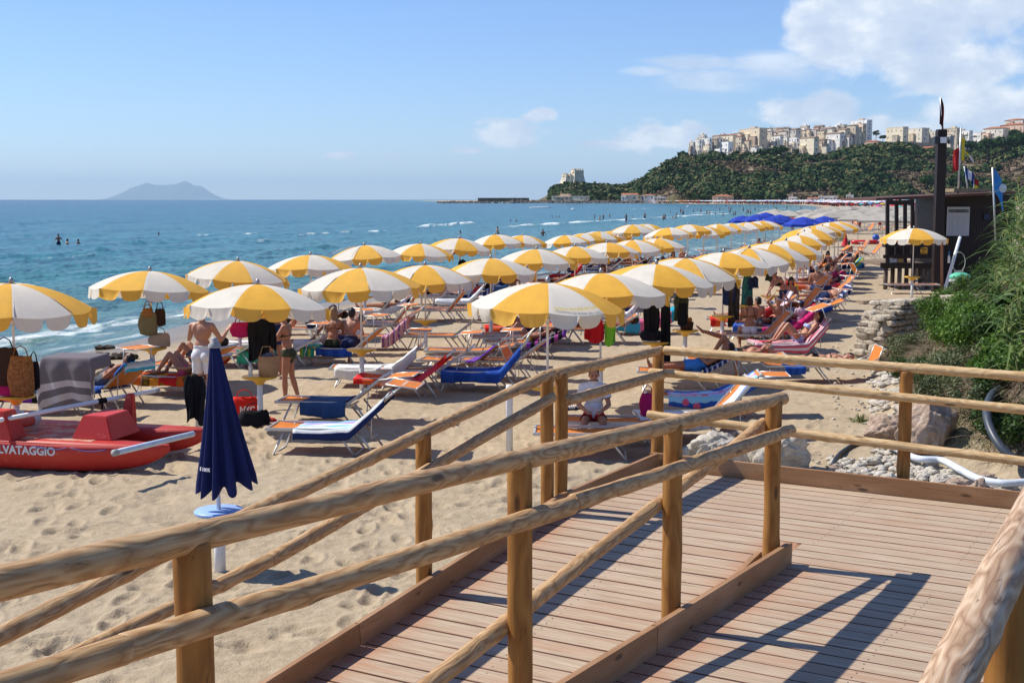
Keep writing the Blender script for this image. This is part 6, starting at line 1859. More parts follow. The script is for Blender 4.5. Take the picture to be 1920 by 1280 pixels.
def leaf_mat(name, c1, c2, c3=None, scale=3.0, trans=.3):
    if name in _M: return _M[name]
    m, t, pr, out = raw_mat(name)
    g = t.add('ShaderNodeNewGeometry')
    tcx = t.add('ShaderNodeTexCoord')
    f = t.math('ADD', t.math('MULTIPLY', g.outputs['Random Per Island'], .6), t.math('MULTIPLY', t.noise(tcx.outputs['Object'], scale, 3, .6), .5))
    c = t.ramp(f, [(.2, c1), (.6, c2), (.85, c3 or c2)])
    t.l.new(c, pr.inputs['Base Color']); pr.inputs['Roughness'].default_value = .55; pr.inputs['Specular IOR Level'].default_value = .3
    tr = t.add('ShaderNodeBsdfTranslucent'); t.l.new(c, tr.inputs[0])
    mx = t.add('ShaderNodeMixShader'); mx.inputs[0].default_value = trans
    t.l.new(pr.outputs[0], mx.inputs[1]); t.l.new(tr.outputs[0], mx.inputs[2]); t.l.new(mx.outputs[0], out.inputs[0])
    return m
L_bright = leaf_mat('bright_shrub_leaves', (.035, .09, .012), (.09, .19, .022), (.17, .28, .04))
L_sage = leaf_mat('sage_scrub_leaves', (.06, .085, .035), (.13, .16, .06), (.28, .30, .17))
L_dark = leaf_mat('dark_shrub_leaves', (.018, .045, .01), (.045, .09, .02), (.08, .14, .03))
L_reed = leaf_mat('reed_blades', (.05, .10, .025), (.12, .19, .045), (.28, .30, .10), 1.0)
L_dry = leaf_mat('dry_grass', (.13, .085, .04), (.24, .17, .09), (.36, .29, .18), 2.0, .1)
L_grass = leaf_mat('green_grass', (.05, .08, .018), (.12, .15, .035), (.26, .26, .10), 2.0)
W_twig = mat('dry_twigs', (.19, .13, .09), .9, .4, 20)
def shrub(px, py, rad, label, lm, n=5200, size=.035, seed=0, hgt=.8, group='shrubs on the bank', Y=None):
    p = march(px, py + 8) if Y is None else at_y(px, py, Y); rg = random.Random(seed)
    o = empty('shrub', (p.x, p.y, p.z - .05), 0, label, 'shrub', group)
    cs = []; rs = []
    for k in range(16):
        a = rg.uniform(0, 6.28); q = rg.random() ** .6 * rad
        cs.append((q * math.cos(a), q * .8 * math.sin(a), rad * hgt * rg.uniform(.15, 1.0) * (1 - .35 * q / rad))); rs.append(rad * rg.uniform(.20, .42))
    V, F = leafcloud(cs, rs, n, size, seed, .85, .35)
    link('foliage', mesh_np('foliage', V, F, [lm], False), o)
    mb = MB()
    for k in range(9):
        c = cs[k]; mb.tube([(0, 0, -.1), (c[0] * .4, c[1] * .4, c[2] * .45), c], [.022, .014, .005], 5)
    mb.build('stem', W_twig, o)
    return o
SHR = [(1788, 600, .62, L_bright, 'bright green leafy shrub above the stone wall, beside the kiosk pole'),
       (1818, 556, .55, L_bright, 'bright green shrub below the reeds, right of the kiosk pole'),
       (1722, 648, .36, L_sage, 'pale sage coloured low bush at the right end of the stone wall'),
       (1735, 668, .50, L_sage, 'sage green feathery bush halfway down the bank'),
       (1722, 706, .40, L_dark, 'dark green bush just behind the tall fence post'),
       (1790, 640, .42, L_dark, 'dark shadowed bush in the middle of the bank'),
       (1895, 655, .46, L_bright, 'bright green bush at the right edge above the top rail'),
       (1868, 690, .34, L_bright, 'small bright green bush touching the top rail at the right'),
       (1915, 590, .5, L_dark, 'dark green bush at the right edge under the reeds'),
       (1850, 600, .42, L_dark, 'dark twiggy bush between the two bright green ones'),
       (1780, 740, .34, L_sage, 'low tangled bush overhanging the pink rock'),
       (1905, 800, .40, L_dark, 'dark low bush behind the thick black pipe'),
       (1830, 545, .45, L_sage, 'olive green bush at the foot of the reeds')]
SHR += [(1800, 520, .55, L_dark, 'dark green bush between the stone wall top and the reeds'), (1840, 500, .6, L_sage, 'olive bush against the foot of the reeds, under the hut corner'),
        (1806, 580, .45, L_bright, 'fresh green bush just above the right end of the stone wall'), (1880, 540, .6, L_dark, 'dark bush among the reed stems'),
        (1815, 690, .38, L_sage, 'grey green bush above the second rail'), (1760, 700, .36, L_sage, 'sage bush right of the tall fence post'), (1850, 760, .30, L_sage, 'small grey green plant beside the bend of the dark pipe'),
        (1890, 720, .36, L_dark, 'dark plant under the top rail at the right edge'), (1835, 640, .40, L_sage, 'pale weedy bush in the upper middle of the bank')]
SHR += [(1860, 640, .55, L_bright, 'broad bright green bush between the reeds and the top rail'), (1905, 700, .45, L_bright, 'glossy green bush touching the right edge above the dark pipe'),
        (1838, 612, .50, L_bright, 'bright green bush under the leaning reeds'), (1885, 612, .5, L_bright, 'green bush right of the leaning reeds'), (1812, 622, .42, L_bright, 'fresh green bush left of the leaning reeds'),
        (1910, 640, .5, L_dark, 'deep green bush at the right edge, between two brighter ones')]
for k, (px, py, rd, lm, lb) in enumerate(SHR):
    near_wall = px < 1795 and py < 690
    shrub(px, py, rd * 1.35, lb, lm, int(15000 * rd), .030 if lm is not L_sage else .022, 100 + k, Y=26.2 - (py - 600) * .012 if near_wall else None)
# dry grass / twigs and green grass over the bank (uncountable)
def scatter_bank(n, b0, b1, y0, y1, seed):
    rg = np.random.default_rng(seed)
    y = y0 + (y1 - y0) * rg.random(n) ** 1.15; b = b0 + (b1 - b0) * rg.random(n)
    x = toe(y) + b
    z = ground_np(x, y, False)
    return np.stack([x, y, z - .03], -1), rg
def tuft(name, label, m, n, b0, b1, y0, y1, L, W, up, droop, seed, mask=None):
    base, rg = scatter_bank(n, b0, b1, y0, y1, seed)
    if mask is not None:
        q = vnoise(base[:, 0] * 1.3 + seed, base[:, 1] * 1.3, seed); base = base[q > mask]
    n = len(base)
    a = rg.random(n) * 6.283; d = np.stack([np.cos(a) - .5, np.sin(a) - .6, np.full(n, up)], -1); d /= np.linalg.norm(d, axis=1, keepdims=True)
    V, F = blades(base, d, L * (.5 + .9 * rg.random(n)), W * (.6 + .8 * rg.random(n)), droop * (.5 + rg.random(n)), 4, seed)
    o = link(name, mesh_np(name, V, F, [m], False)); return tag(o, label, None, None, 'stuff')
tuft('dry_grass', 'tangled dry straw-coloured grass and twigs covering the bank', L_dry, 42000, .1, 5.0, 14, 40, .34, .008, .9, .7, 1, .30)
tuft('green_grass', 'green grass growing over the bank', L_grass, 60000, .2, 5.0, 14, 42, .26, .011, 1.2, .5, 2, .34)
tuft('dead_branches', 'brown dead stems tangled on the bank', W_twig, 15000, .4, 3.6, 14, 30, .55, .012, .5, .4, 3, .45)
tuft('ground_foliage', 'mixed green weeds over the upper bank', L_dark, 26000, .5, 9.0, 13, 48, .22, .03, 1.0, .4, 5, .36)
# reeds: individual canes
cane_lab = []
def reed(x, y, h, seed, label):
    z = gz(x, y); rg = np.random.default_rng(seed); R_ = random.Random(seed)
    o = empty('giant_reed', (x, y, z - .1), 0, label, 'reed', 'giant reeds on top of the bank')
    ln = Vector((R_.uniform(-.32, .05), R_.uniform(-.25, .1), 1)).normalized()
    mb = MB(); pts = [ln * h * k / 6 + Vector((-.05, 0, 0)) * (k / 6) ** 2 * h * .5 for k in range(7)]
    mb.tube(pts, [.014, .013, .012, .011, .009, .006, .003], 6); mb.build('cane', mat('reed_cane', (.30, .30, .12), .6, .2, 8), o)
    nb = 22; ks = np.linspace(.15, 1, nb)
    base = np.array([list(ln * h * k + Vector((-.05, 0, 0)) * k * k * h * .5) for k in ks])
    a = np.arange(nb) * 2.6 + rg.random(nb)
    d = np.stack([np.cos(a), np.sin(a), .75 + .6 * rg.random(nb)], -1); d /= np.linalg.norm(d, axis=1, keepdims=True)
    V, F = blades(base, d, (.55 + .5 * rg.random(nb)) * np.interp(ks, [0, .6, 1], [.7, 1.15, .6]), np.full(nb, .05), .55 + .5 * rg.random(nb), 6, seed)
    link('leaf_blades', mesh_np('leaf_blades', V, F, [L_reed], False), o)
RL = ['tall giant reed leaning left in front of the dark hut, top of the bank']
cnt = 0
for k in range(260):
    rg_ = random.Random(900 + k)
    y = rg_.uniform(19, 32) if k % 4 else rg_.uniform(16.5, 19.5); b = rg_.uniform(1.0, 3.4)
    x = float(toe(y)) + b
    h = rg_.uniform(1.5, 2.3) * np.interp(b, [1.0, 2.2], [.55, 1.0])
    px_, py_ = proj((x, y, 2.2))
    if px_ < 1868 or px_ > 2080 or cnt >= 70: continue
    h *= float(np.interp(px_, [1868, 1895, 1940], [.45, .62, 1.0]))
    reed(x, y, h, 900 + k, RL[0] if cnt == 0 else 'giant reed with arching green blades in the dense stand on top of the bank'); cnt += 1

# ---- stone wall
def rock_mesh(name, rx, ry, rz_, seed, m, sub=3, cut=.18, rough=.10):
    bm = bmesh.new(); bmesh.ops.create_icosphere(bm, subdivisions=sub, radius=1.0)
    rg = random.Random(seed)
    planes = [(Vector((rg.gauss(0, 1), rg.gauss(0, 1), rg.gauss(0, 1))).normalized(), rg.uniform(.62, .9)) for _ in range(11)]
    co = np.array([v.co[:] for v in bm.verts])
    nz_ = fbm(co[:, 0] * 2.2 + seed, co[:, 1] * 2.2 + co[:, 2] * 1.7 + seed * .3, seed, 4) - .5
    nz2 = fbm(co[:, 0] * 7 + seed, co[:, 1] * 7 + co[:, 2] * 6, seed + 5, 3) - .5
    for v, a, b in zip(bm.verts, nz_, nz2):
        c = v.co.copy()
        for n_, d_ in planes:
            e = c.dot(n_) - d_
            if e > 0: c -= n_ * e * .9
        c *= 1 + rough * 1.6 * a + rough * .8 * b
        v.co = Vector((c.x * rx, c.y * ry, c.z * rz_))
    me = bpy.data.meshes.new(name); bm.to_mesh(me); bm.free()
    me.materials.append(m)
    me.polygons.foreach_set('use_smooth', [sub > 2] * len(me.polygons))
    return me
def rock_mat(name, a, b, c_, scale=6.0):
    m, t, pr, out = raw_mat(name)
    tcx = t.add('ShaderNodeTexCoord'); P = tcx.outputs['Object']
    n = t.noise(P, scale, 6, .7)
    c = t.ramp(n, [(.3, a), (.5, b), (.7, c_)])
    pit = t.noise(P, scale * 5, 4, .75)
    c = t.mix(t.maprange(pit, .36, .28), c, tuple(x * .35 for x in a) + (1,))
    t.l.new(c, pr.inputs['Base Color']); pr.inputs['Roughness'].default_value = .9; pr.inputs['Specular IOR Level'].default_value = .2
    b_ = t.add('ShaderNodeBump'); b_.inputs['Strength'].default_value = 1.0; b_.inputs['Distance'].default_value = .06
    t.l.new(t.math('ADD', n, t.math('MULTIPLY', pit, .5)), b_.inputs['Height']); t.l.new(b_.outputs[0], pr.inputs['Normal'])
    return m
R_wall = rock_mat('weathered_wall_stone', (.26, .21, .15), (.50, .425, .325), (.68, .60, .48), 4.5)
R_lime = rock_mat('pale_limestone', (.40, .345, .27), (.64, .575, .475), (.80, .745, .65), 7)
R_pink = rock_mat('pinkish_conglomerate', (.32, .215, .155), (.54, .40, .30), (.68, .545, .44), 8)
P0 = Vector((8.0, 27.6, 0)); P1 = Vector((10.7, 29.7, 0))
wdir = (P1 - P0).normalized(); wn_ = Vector((-wdir.y, wdir.x, 0))
wallo = empty('stone_wall', (P0.x, P0.y, 0), 0, 'crumbling dry stone wall of pale blocks below the kiosk, overgrown on its right', 'stone wall')
bmw_v = []; bmw_f = []
rg = random.Random(5); protos = []
for k in range(7):
    me = rock_mesh('tmp', 1, 1, 1, 40 + k, R_wall, 3, rough=.10)
    for v_ in me.vertices: v_.co = Vector([math.copysign(min(1, abs(q_) * 1.25) ** .75, q_) for q_ in v_.co])
    protos.append(([v.co.copy() for v in me.vertices], [tuple(p.vertices) for p in me.polygons])); bpy.data.meshes.remove(me)
L_w = (P1 - P0).length
for layer in (0, 1, 2):
    z = -.05; row = 0
    while z < 1.34:
        h = rg.uniform(.09, .16); s_ = -.25 + rg.uniform(0, .22) + (.14 * math.sin(row * 1.9) if layer == 0 else 0) + z * .22
        while s_ < L_w:
            w_ = rg.uniform(.10, .24)
            top = 1.30 + .10 * math.sin(s_ * 2.2) - (.25 if s_ < .3 else 0) - (rg.random() < .4) * .10
            if z < top:
                vs, fs = protos[rg.randrange(7)]; o_ = len(bmw_v)
                c = wdir * (s_ + w_ / 2) + wn_ * (layer * .24 + rg.uniform(-.05, .05)) + Vector((0, 0, z + h / 2))
                a = rg.uniform(-.16, .16)
                for v in vs:
                    q = Vector((v.x * w_ * .50, v.y * .16, v.z * h * .50)); q.rotate(Euler((rg.uniform(-.0, .0), a, 0)))
                    bmw_v.append(c + wdir * q.x + wn_ * q.y + Vector((0, 0, q.z)))
                bmw_f += [tuple(i + o_ for i in f) for f in fs]
            s_ += w_ * .98
        z += h * .93; row += 1
wme = mesh_np('wall_stones', bmw_v, bmw_f, [R_wall], False)
link('wall_stones', wme, wallo)
# rocks
def rock(px, py, wpx, hpx, m, label, seed, group='rocks at the foot of the bank', depth=.8, Y=None, z=None, squashz=None):
    p = at_g(px, py) if Y is None else at_y(px, py, Y)
    s_ = p.y / FPX; rx = wpx * s_ / 2; rz_ = hpx * s_ / 2 * 1.06
    me = rock_mesh('rock', rx, rx * depth, rz_, seed, m, 5 if wpx > 80 else 4, rough=.30)
    o = link('rock', me, None, (p.x, p.y + rx * depth * .5, p.z + rz_ * .72))
    return tag(o, label, 'rock', group)
rock(1472, 884, 122, 86, R_lime, 'large pale limestone boulder behind the landing fence', 1)
rock(1345, 868, 92, 62, R_lime, 'rugged limestone rock left of the large boulder', 2)
rock(1395, 872, 62, 44, R_lime, 'low limestone rock touching the left side of the large boulder', 3)
rock(1300, 862, 56, 36, R_lime, 'small grey rock at the left end of the boulder group', 4)
rock(1368, 826, 50, 26, R_pink, 'flat crumbly rock on top of the boulder group', 5)
rock(1418, 818, 46, 22, R_pink, 'low earthy mound behind the large boulder', 6)
rock(1745, 838, 120, 110, R_pink, 'pinkish conglomerate outcrop behind the tall fence post', 7, squashz=1)
rock(1672, 830, 96, 66, R_pink, 'pinkish rock slab left of the tall fence post', 8)
rock(1832, 850, 84, 118, R_pink, 'upright pinkish rock beside the thick black pipe', 9)
rock(1788, 858, 30, 26, R_lime, 'white rounded stone between the two pink rocks', 10)
rock(1880, 880, 60, 60, R_pink, 'pinkish rock under the thick black pipe', 11)
rg = random.Random(77)
MED = [(1568, 885, 30, 16), (1590, 892, 24, 14), (1640, 872, 30, 20), (1600, 905, 34, 20), (1632, 918, 42, 26), (1668, 905, 34, 22), (1730, 900, 36, 20), (1765, 914, 40, 26), (1800, 922, 52, 30),
       (1830, 936, 56, 34), (1745, 880, 34, 18), (1792, 893, 30, 18), (1850, 905, 38, 22), (1880, 938, 46, 26), (1715, 925, 34, 22), (1775, 940, 46, 24), (1690, 880, 26, 16), (1858, 960, 60, 34), (1820, 955, 40, 22), (1895, 905, 40, 24)]
for k, (a, b_, c_, d_) in enumerate(MED):
    rock(a, b_, c_, d_, R_lime if k % 4 else R_pink, 'pale rounded stone in the rubble patch between the landing and the bank', 200 + k, group='pale stones in the rubble patch')
# loose rubble, uncountable
V = []; F = []
rp = []
for k in range(6):
    me = rock_mesh('tmp', 1, 1, .7, 300 + k, R_lime, 1, rough=.2); rp.append((np.array([v.co[:] for v in me.vertices]), np.array([tuple(p.vertices) for p in me.polygons]))); bpy.data.meshes.remove(me)
rgn = np.random.default_rng(8)
areas = [((1555, 1910), (862, 965), 900, .035, .085), ((1630, 1705), (690, 860), 420, .03, .075), ((1280, 1560), (850, 900), 120, .02, .05), ((1560, 1720), (640, 800), 120, .02, .045), ((1640, 1700), (690, 760), 90, .06, .12)]
off = 0; VV_ = []; FF_ = []
for (xr, yr, n, s0, s1) in areas:
    for k in range(n):
        px_ = rgn.uniform(*xr); py_ = rgn.uniform(*yr)
        p = at_g(px_, py_); s_ = rgn.uniform(s0, s1)
        v, f = rp[k % 6]; a = rgn.uniform(0, 6.28); c, s1_ = math.cos(a), math.sin(a)
        q = v * s_ * np.array([1.2, 1, .8]); q = np.stack([q[:, 0] * c - q[:, 1] * s1_ + p.x, q[:, 0] * s1_ + q[:, 1] * c + p.y, q[:, 2] + p.z + s_ * .3], -1)
        VV_.append(q); FF_.append(f + off); off += len(q)
o = link('rubble', mesh_np('rubble', np.concatenate(VV_), np.concatenate(FF_), [R_lime], False)); tag(o, 'pale loose pebbles and rubble between the sand and the bank', None, None, 'stuff')
# hoses
def hose(pts, r, m, label, cat, name='hose', rib=False, lift=0.0):
    P = []
    for q in pts:
        g = at_g(q[0], q[1]) if len(q) == 2 else at_y(q[0], q[1], q[2])
        P.append(g + Vector((0, 0, r + lift)))
    S = []
    for i in range(len(P) - 1):
        p0 = P[max(0, i - 1)]; p1 = P[i]; p2 = P[i + 1]; p3 = P[min(len(P) - 1, i + 2)]
        for k in range(24):
            t_ = k / 24
            S.append(.5 * ((2 * p1) + (p2 - p0) * t_ + (2 * p0 - 5 * p1 + 4 * p2 - p3) * t_ ** 2 + (3 * p1 - p0 - 3 * p2 + p3) * t_ ** 3))
    S.append(P[-1])
    rs = [r * (1.08 if (k % 2 and rib) else .95 if rib else 1) for k in range(len(S))]
    mb = MB(); mb.tube(S, rs, 10); o = mb.build(name, m); return tag(o, label, cat)
hose([(1572, 908), (1560, 885), (1572, 858), (1600, 838), (1640, 822)], .032, mat('black_hose', (.02, .022, .025), .45), 'black hose curving over the sand beside the boulder', 'hose')
hose([(1662, 848), (1715, 864), (1765, 882), (1800, 900), (1835, 918), (1880, 926), (1925, 924)], .045, mat('white_corrugated_hose', (.62, .66, .70), .5), 'white corrugated drain hose lying across the rubble', 'hose', rib=True, lift=.09)
hose([(1890, 728, 17.6), (1862, 745, 16.9), (1850, 775, 16.3), (1858, 815, 15.9), (1885, 855, 15.6), (1935, 888, 15.4)], .055, mat('dark_grey_pipe', (.05, .06, .075), .4), 'thick dark grey pipe bending down the bank by the right edge', 'pipe')
g1 = at_g(1612, 790)
base = np.tile(np.array([[g1.x, g1.y, g1.z]]), (60, 1)) + RNG.normal(0, .06, (60, 3)) * np.array([1, 1, 0]); d = RNG.normal(0, 1, (60, 3)); d[:, 2] = 1.2; d /= np.linalg.norm(d, axis=1, keepdims=True)
V, F = blades(base, d, np.full(60, .28), np.full(60, .02), np.full(60, .5))
tag(link('weed', mesh_np('weed', V, F, [L_grass], False)), 'small green weed tuft growing alone in the sand before the bank', 'plant')

# ---- kiosk
K_dark = mat('dark_stained_timber', (.017, .009, .007), .55, .35, 6, .4, bump=.2)
K_roof = mat('rust_brown_roof_edge', (.10, .045, .03), .7, .3, 3)
K_stilt = mat('grey_weathered_stilt', (.13, .095, .07), .8, .2, 5)
def kp(px, py, Y): return at_y(px, py, Y)
def kbar(mb, a, b_, w_, h_=None):
    a = Vector(a); b_ = Vector(b_); d = b_ - a; x = d.normalized(); up = Vector((0, 0, 1)) if abs(x.z) < .9 else Vector((0, 1, 0))
    y = up.cross(x).normalized(); z = x.cross(y); h_ = h_ or w_
    c = (a + b_) / 2; Mx = Matrix((x, y, z)).transposed(); mb.box(c, (d.length, w_, h_), Mx)
hut = empty('kiosk_hut', (kp(1770, 372, 54).x, 54, gz(18, 54)), 0, 'dark brown timber beach kiosk with a flat overhanging roof', 'kiosk')
loc = Vector(hut.location)
def HB(name, m, *bars, boxes=()):
    mb = MB()
    for a, b_, w_, *h_ in bars: kbar(mb, Vector(a) - loc, Vector(b_) - loc, w_, h_[0] if h_ else None)
    for c, s_ in boxes: mb.box(Vector(c) - loc, s_)
    return mb.build(name, m, hut)
zr = kp(1800, 372, 54).z
x0 = kp(1772, 372, 54).x; x1 = kp(1905, 372, 54).x
# body: plank wall
mb = MB(); mb.box(((x0 + x1) / 2 - loc.x, 2.0, (zr - .15) / 2 - loc.z * .5), (x1 - x0, 4.0, zr + .4)); 
n = 24
for k in range(n): mb.box((x0 - loc.x + (x1 - x0) * (k + .5) / n, -.012, 1.45), ((x1 - x0) / n - .012, .024, zr - .2))
mb.build('wall', K_dark, hut)
a_ = kp(1640, 374, 52.5); b_ = kp(1902, 361, 52.5)
mb = MB(); mb.prism([a_ - loc + Vector((0, -.2, -.05)), b_ - loc + Vector((0, -.2, -.05)), b_ - loc + Vector((0, -.2, .05)), a_ - loc + Vector((0, -.2, .05))], (0, 5.6, .0)); mb.build('roof', K_roof, hut)
mb = MB(); mb.box((kp(1830, 361, 54).x - loc.x, 1.2, kp(1830, 361, 54).z - loc.z + .10), (1.5, 1.4, .14)); mb.build('roof_hatch', mat('straw_matting', (.30, .22, .13), .9, .3, 9), hut)
# notice board with rows of print
q0 = kp(1776, 388, 53.9); q1 = kp(1816, 442, 53.9)
mb = MB(); mb.box(((q0.x + q1.x) / 2 - loc.x, -.12, (q0.z + q1.z) / 2 - loc.z), (q1.x - q0.x, .04, q0.z - q1.z)); nb_ = mb.build('notice_board', mat('notice_paper', (.50, .50, .52), .6, .05), hut)
mb = MB(); mb.box(((q0.x + q1.x) / 2 - loc.x, -.145, q0.z - loc.z - .17), (q1.x - q0.x - .1, .008, .14)); mb.build('board_picture', mat('board_photo_strip', (.12, .13, .13), .6, .7, 3), nb_)
mb = MB()
for k in range(11):
    mb.box(((q0.x + q1.x) / 2 - loc.x, -.143, q0.z - loc.z - .36 - k * .075), (q1.x - q0.x - .16, .006, .010))
for k in range(1, 4): mb.box((q0.x + (q1.x - q0.x) * k / 4 - loc.x, -.1445, q0.z - loc.z - .72), (.008, .006, .78))
mb.build('printed_table', mat('grey_print', (.33, .33, .36), .7), nb_)
q0 = kp(1845, 401, 53.9); mb = MB(); mb.box((q0.x - loc.x + .12, -.12, q0.z - loc.z - .12), (.24, .03, .24)); mb.build('small_poster', mat('dark_blue_poster', (.02, .03, .08), .5, .4, 8), hut)
# deck with counter and stilts, pergola frame
dk = empty('kiosk_deck', tuple(kp(1700, 500, 51)), 0, 'dark timber kiosk terrace on stilts with counter, railings and empty frame above', 'terrace')
loc2 = Vector(dk.location)
def DB(name, m, *bars):
    mb = MB()
    for a, b_, w_, *h_ in bars: kbar(mb, Vector(a) - loc2, Vector(b_) - loc2, w_, h_[0] if h_ else None)
    return mb.build(name, m, dk)
YD = 51.0
DB('edge_beam', K_dark, (kp(1651, 498, YD), kp(1752, 498, YD), .12, .22))
mb = MB(); pa_ = kp(1652, 494, YD) - loc2; pb2 = kp(1752, 494, YD) - loc2
mb.box(((pa_.x + pb2.x) / 2, 1.6, pa_.z - .06), (pb2.x - pa_.x, 3.2, .08)); mb.build('terrace_floor', mat('grey_brown_boards', (.20, .14, .095), .8, .3, 5), dk)
DB('rail_board', K_dark, (kp(1656, 481, YD), kp(1750, 481, YD), .08, .14))
DB('counter_top', K_dark, (kp(1657, 461, YD), kp(1748, 461, YD), .35, .10))
DB('back_board', K_dark, (kp(1660, 470, YD + 1.8), kp(1750, 470, YD + 1.8), .06, .35))
for k in range(7):
    px_ = 1661 + k * 13; yy = YD + .1 + (k % 2) * 1.2
    t0 = kp(px_, 503, yy); mb = MB(); mb.tube([Vector((t0.x, t0.y, -.2)) - loc2, t0 - loc2], .09, 8); mb.build('stilt', K_stilt, dk)
for k, px_ in enumerate((1664, 1681, 1697, 1711)):
    t0 = kp(px_, 382, YD + (0 if k in (0, 3) else 1.2)); t1_ = kp(px_, 500, YD + (0 if k in (0, 3) else 1.2)); DB('frame_post', K_dark, (t1_, t0, .13))
DB('frame_beam', K_dark, (kp(1661, 380, YD), kp(1714, 379, YD), .14, .18))
DB('frame_beam', K_dark, (kp(1664, 377, YD), kp(1681, 380, YD + 1.2), .12, .14)); DB('frame_beam', K_dark, (kp(1711, 377, YD), kp(1697, 380, YD + 1.2), .12, .14))
for k, (px_, py_, c_) in enumerate([(1668, 490, (.6, .6, .6)), (1676, 489, (.5, .5, .55)), (1687, 489, (.45, .28, .1)), (1733, 470, (.6, .35, .05)), (1660, 455, (.10, .25, .12)), (1668, 456, (.5, .6, .55))]):
    q = kp(px_, py_, YD + .15); oo = empty('container', (q.x, q.y, q.z - .14), 0, ['white box on the kiosk terrace floor', 'grey box beside the white one on the kiosk terrace', 'tan basket on the kiosk terrace', 'orange chair back on the kiosk terrace', 'green crate on the kiosk counter', 'pale jar on the kiosk counter'][k], 'container')
    mb = MB(); mb.lathe([(0, 0), (.13, 0), (.15, .26), (.13, .26), (.12, .03), (0, .03)], 10); mb.build('container_body', mat('container_paint_%d' % k, c_), oo)
# big pole with floodlight
pole = empty('flood_light_pole', (kp(1756, 540, 49.5).x, 49.5, 0), 0, 'tall dark square timber pole carrying floodlights beside the kiosk', 'light pole')
l3_ = Vector(pole.location)
mb = MB(); tp = kp(1765.5, 243, 49.5) - l3_; kbar(mb, (0, 0, -.3), tp, .34, .30); mb.build('post', K_dark, pole)
q = kp(1768, 263, 49.2) - l3_
fl = MB(); fl.box(q, (.30, .12, .28), bev=.015); flo = fl.build('flood_light', mat('black_lamp_housing', (.03, .03, .035), .4), pole)
mb = MB(); mb.box(q + Vector((0, -.066, 0)), (.24, .012, .22)); mb.build('lamp_glass', mat('lamp_reflector', (.70, .74, .76), .2, .03), flo)
for dx in (-.26, .30):
    fl = MB(); fl.box(q + Vector((dx, .05, 0)), (.14, .30, .28), bev=.02); fl.build('flood_light', mat('black_lamp_housing', (.03, .03, .035), .4) if dx < 0 else mat('grey_lamp_housing', (.20, .23, .26), .4), pole)
# flags
def flag(name, root, p, w_, h_, cols, label=None, sway=.06, angle=0, split='v', emblem=None, droop=0.0):
    V = []; F = []; FM = []; nx, nz = 16, 12
    ca, sa = math.cos(R(angle)), math.sin(R(angle))
    for j in range(nz):
        for i in range(nx):
            u = i / (nx - 1); v = j / (nz - 1)
            yy = sway * math.sin(u * 7 + v * 2) * u
            V.append((u * w_ * (1 - droop * .45 * u), yy + .02 * math.sin(v * 6), -v * h_ - droop * u * u * h_ * 1.2))
    for j in range(nz - 1):
        for i in range(nx - 1):
            F.append((j * nx + i, j * nx + i + 1, (j + 1) * nx + i + 1, (j + 1) * nx + i))
            k = int((j if split == 'h' else i) / ((nz if split == 'h' else nx) - 1) * len(cols)); FM.append(min(k, len(cols) - 1))
    V = [(x * ca - z * sa * 0, y, z + x * sa) for x, y, z in V]
    o = link('flag', mesh_np('flag', V, F, cols, True, FM), root, p)
    return o
FR = fabric('flag_red', (.42, .03, .03)); FD = fabric('flag_maroon', (.05, .012, .018)); FW = fabric('flag_white', (.72, .72, .74)); FB = fabric('flag_navy', (.02, .045, .22)); FY = fabric('flag_yellow', (.70, .58, .05)); FLB = fabric('flag_azure', (.06, .26, .62))
def fpole(px, y0_, y1_, Y, label, r=.035, dx=0):
    a = kp(px, y1_, Y); b_ = kp(px + dx, y0_, Y); o = empty('flag_pole', a, 0, label, 'flag pole')
    mb = MB(); mb.tube([(0, 0, 0), b_ - a], r, 8); mb.build('pole', m_alu, o); return o, b_ - a
f5 = empty('flag_pole', kp(1767, 243, 49.5), 0, 'slim staff with a furled dark maroon flag on top of the tall pole', 'flag pole')
tpz = kp(1763, 183, 49.5) - kp(1767, 243, 49.5)
mb = MB(); mb.tube([(0, 0, -.1), tpz], .018, 6); mb.build('pole', m_alu, f5)
flag('flag', f5, tpz, .24, 1.0, [FD, FD, FR], sway=.05, droop=.55)
o_, t_ = fpole(1796, 240, 372, 55, 'tall thin pole with a red pennant and yellow streamer on the kiosk roof', .04, 6)
ff = flag('flag', o_, t_ * .72, -.28, .95, [FR], droop=.1); flag('flag', o_, t_ + Vector((.05, 0, -.4)), .16, .95, [FY], droop=.1); flag('flag', o_, t_ * .55 + Vector((.12, 0, .5)), .75, .12, [FY, FW], angle=-45, droop=.1)
o_, t_ = fpole(1817, 312, 372, 55, 'short leaning pole with a navy and white flag on the kiosk roof', .03, -9)
flag('flag', o_, t_, .62, .40, [FB, FW, FB], angle=-38, sway=.12); 
o_, t_ = fpole(1826, 336, 364, 55, 'small red and yellow flag on the kiosk roof', .02, 0)
flag('flag', o_, t_, .26, .44, [FR, FY], split='h', sway=.08, droop=.2)
o_, t_ = fpole(1867, 314, 460, 30, 'pale metal flag pole with an azure flag bearing a white disc, before the hut', .022, -6)
fb = flag('flag', o_, t_ + Vector((.05, 0, -.02)), .42, .52, [FLB], sway=.04, angle=-48, droop=.35)
mb = MB()
mb.add([(.20 + .085 * math.cos(a), -.035 - .01 * math.cos(a), -.46 + .10 * math.sin(a)) for a in [x * math.pi / 10 for x in range(20)]], [tuple(range(20))]); mb.build('white_disc', FW, fb)
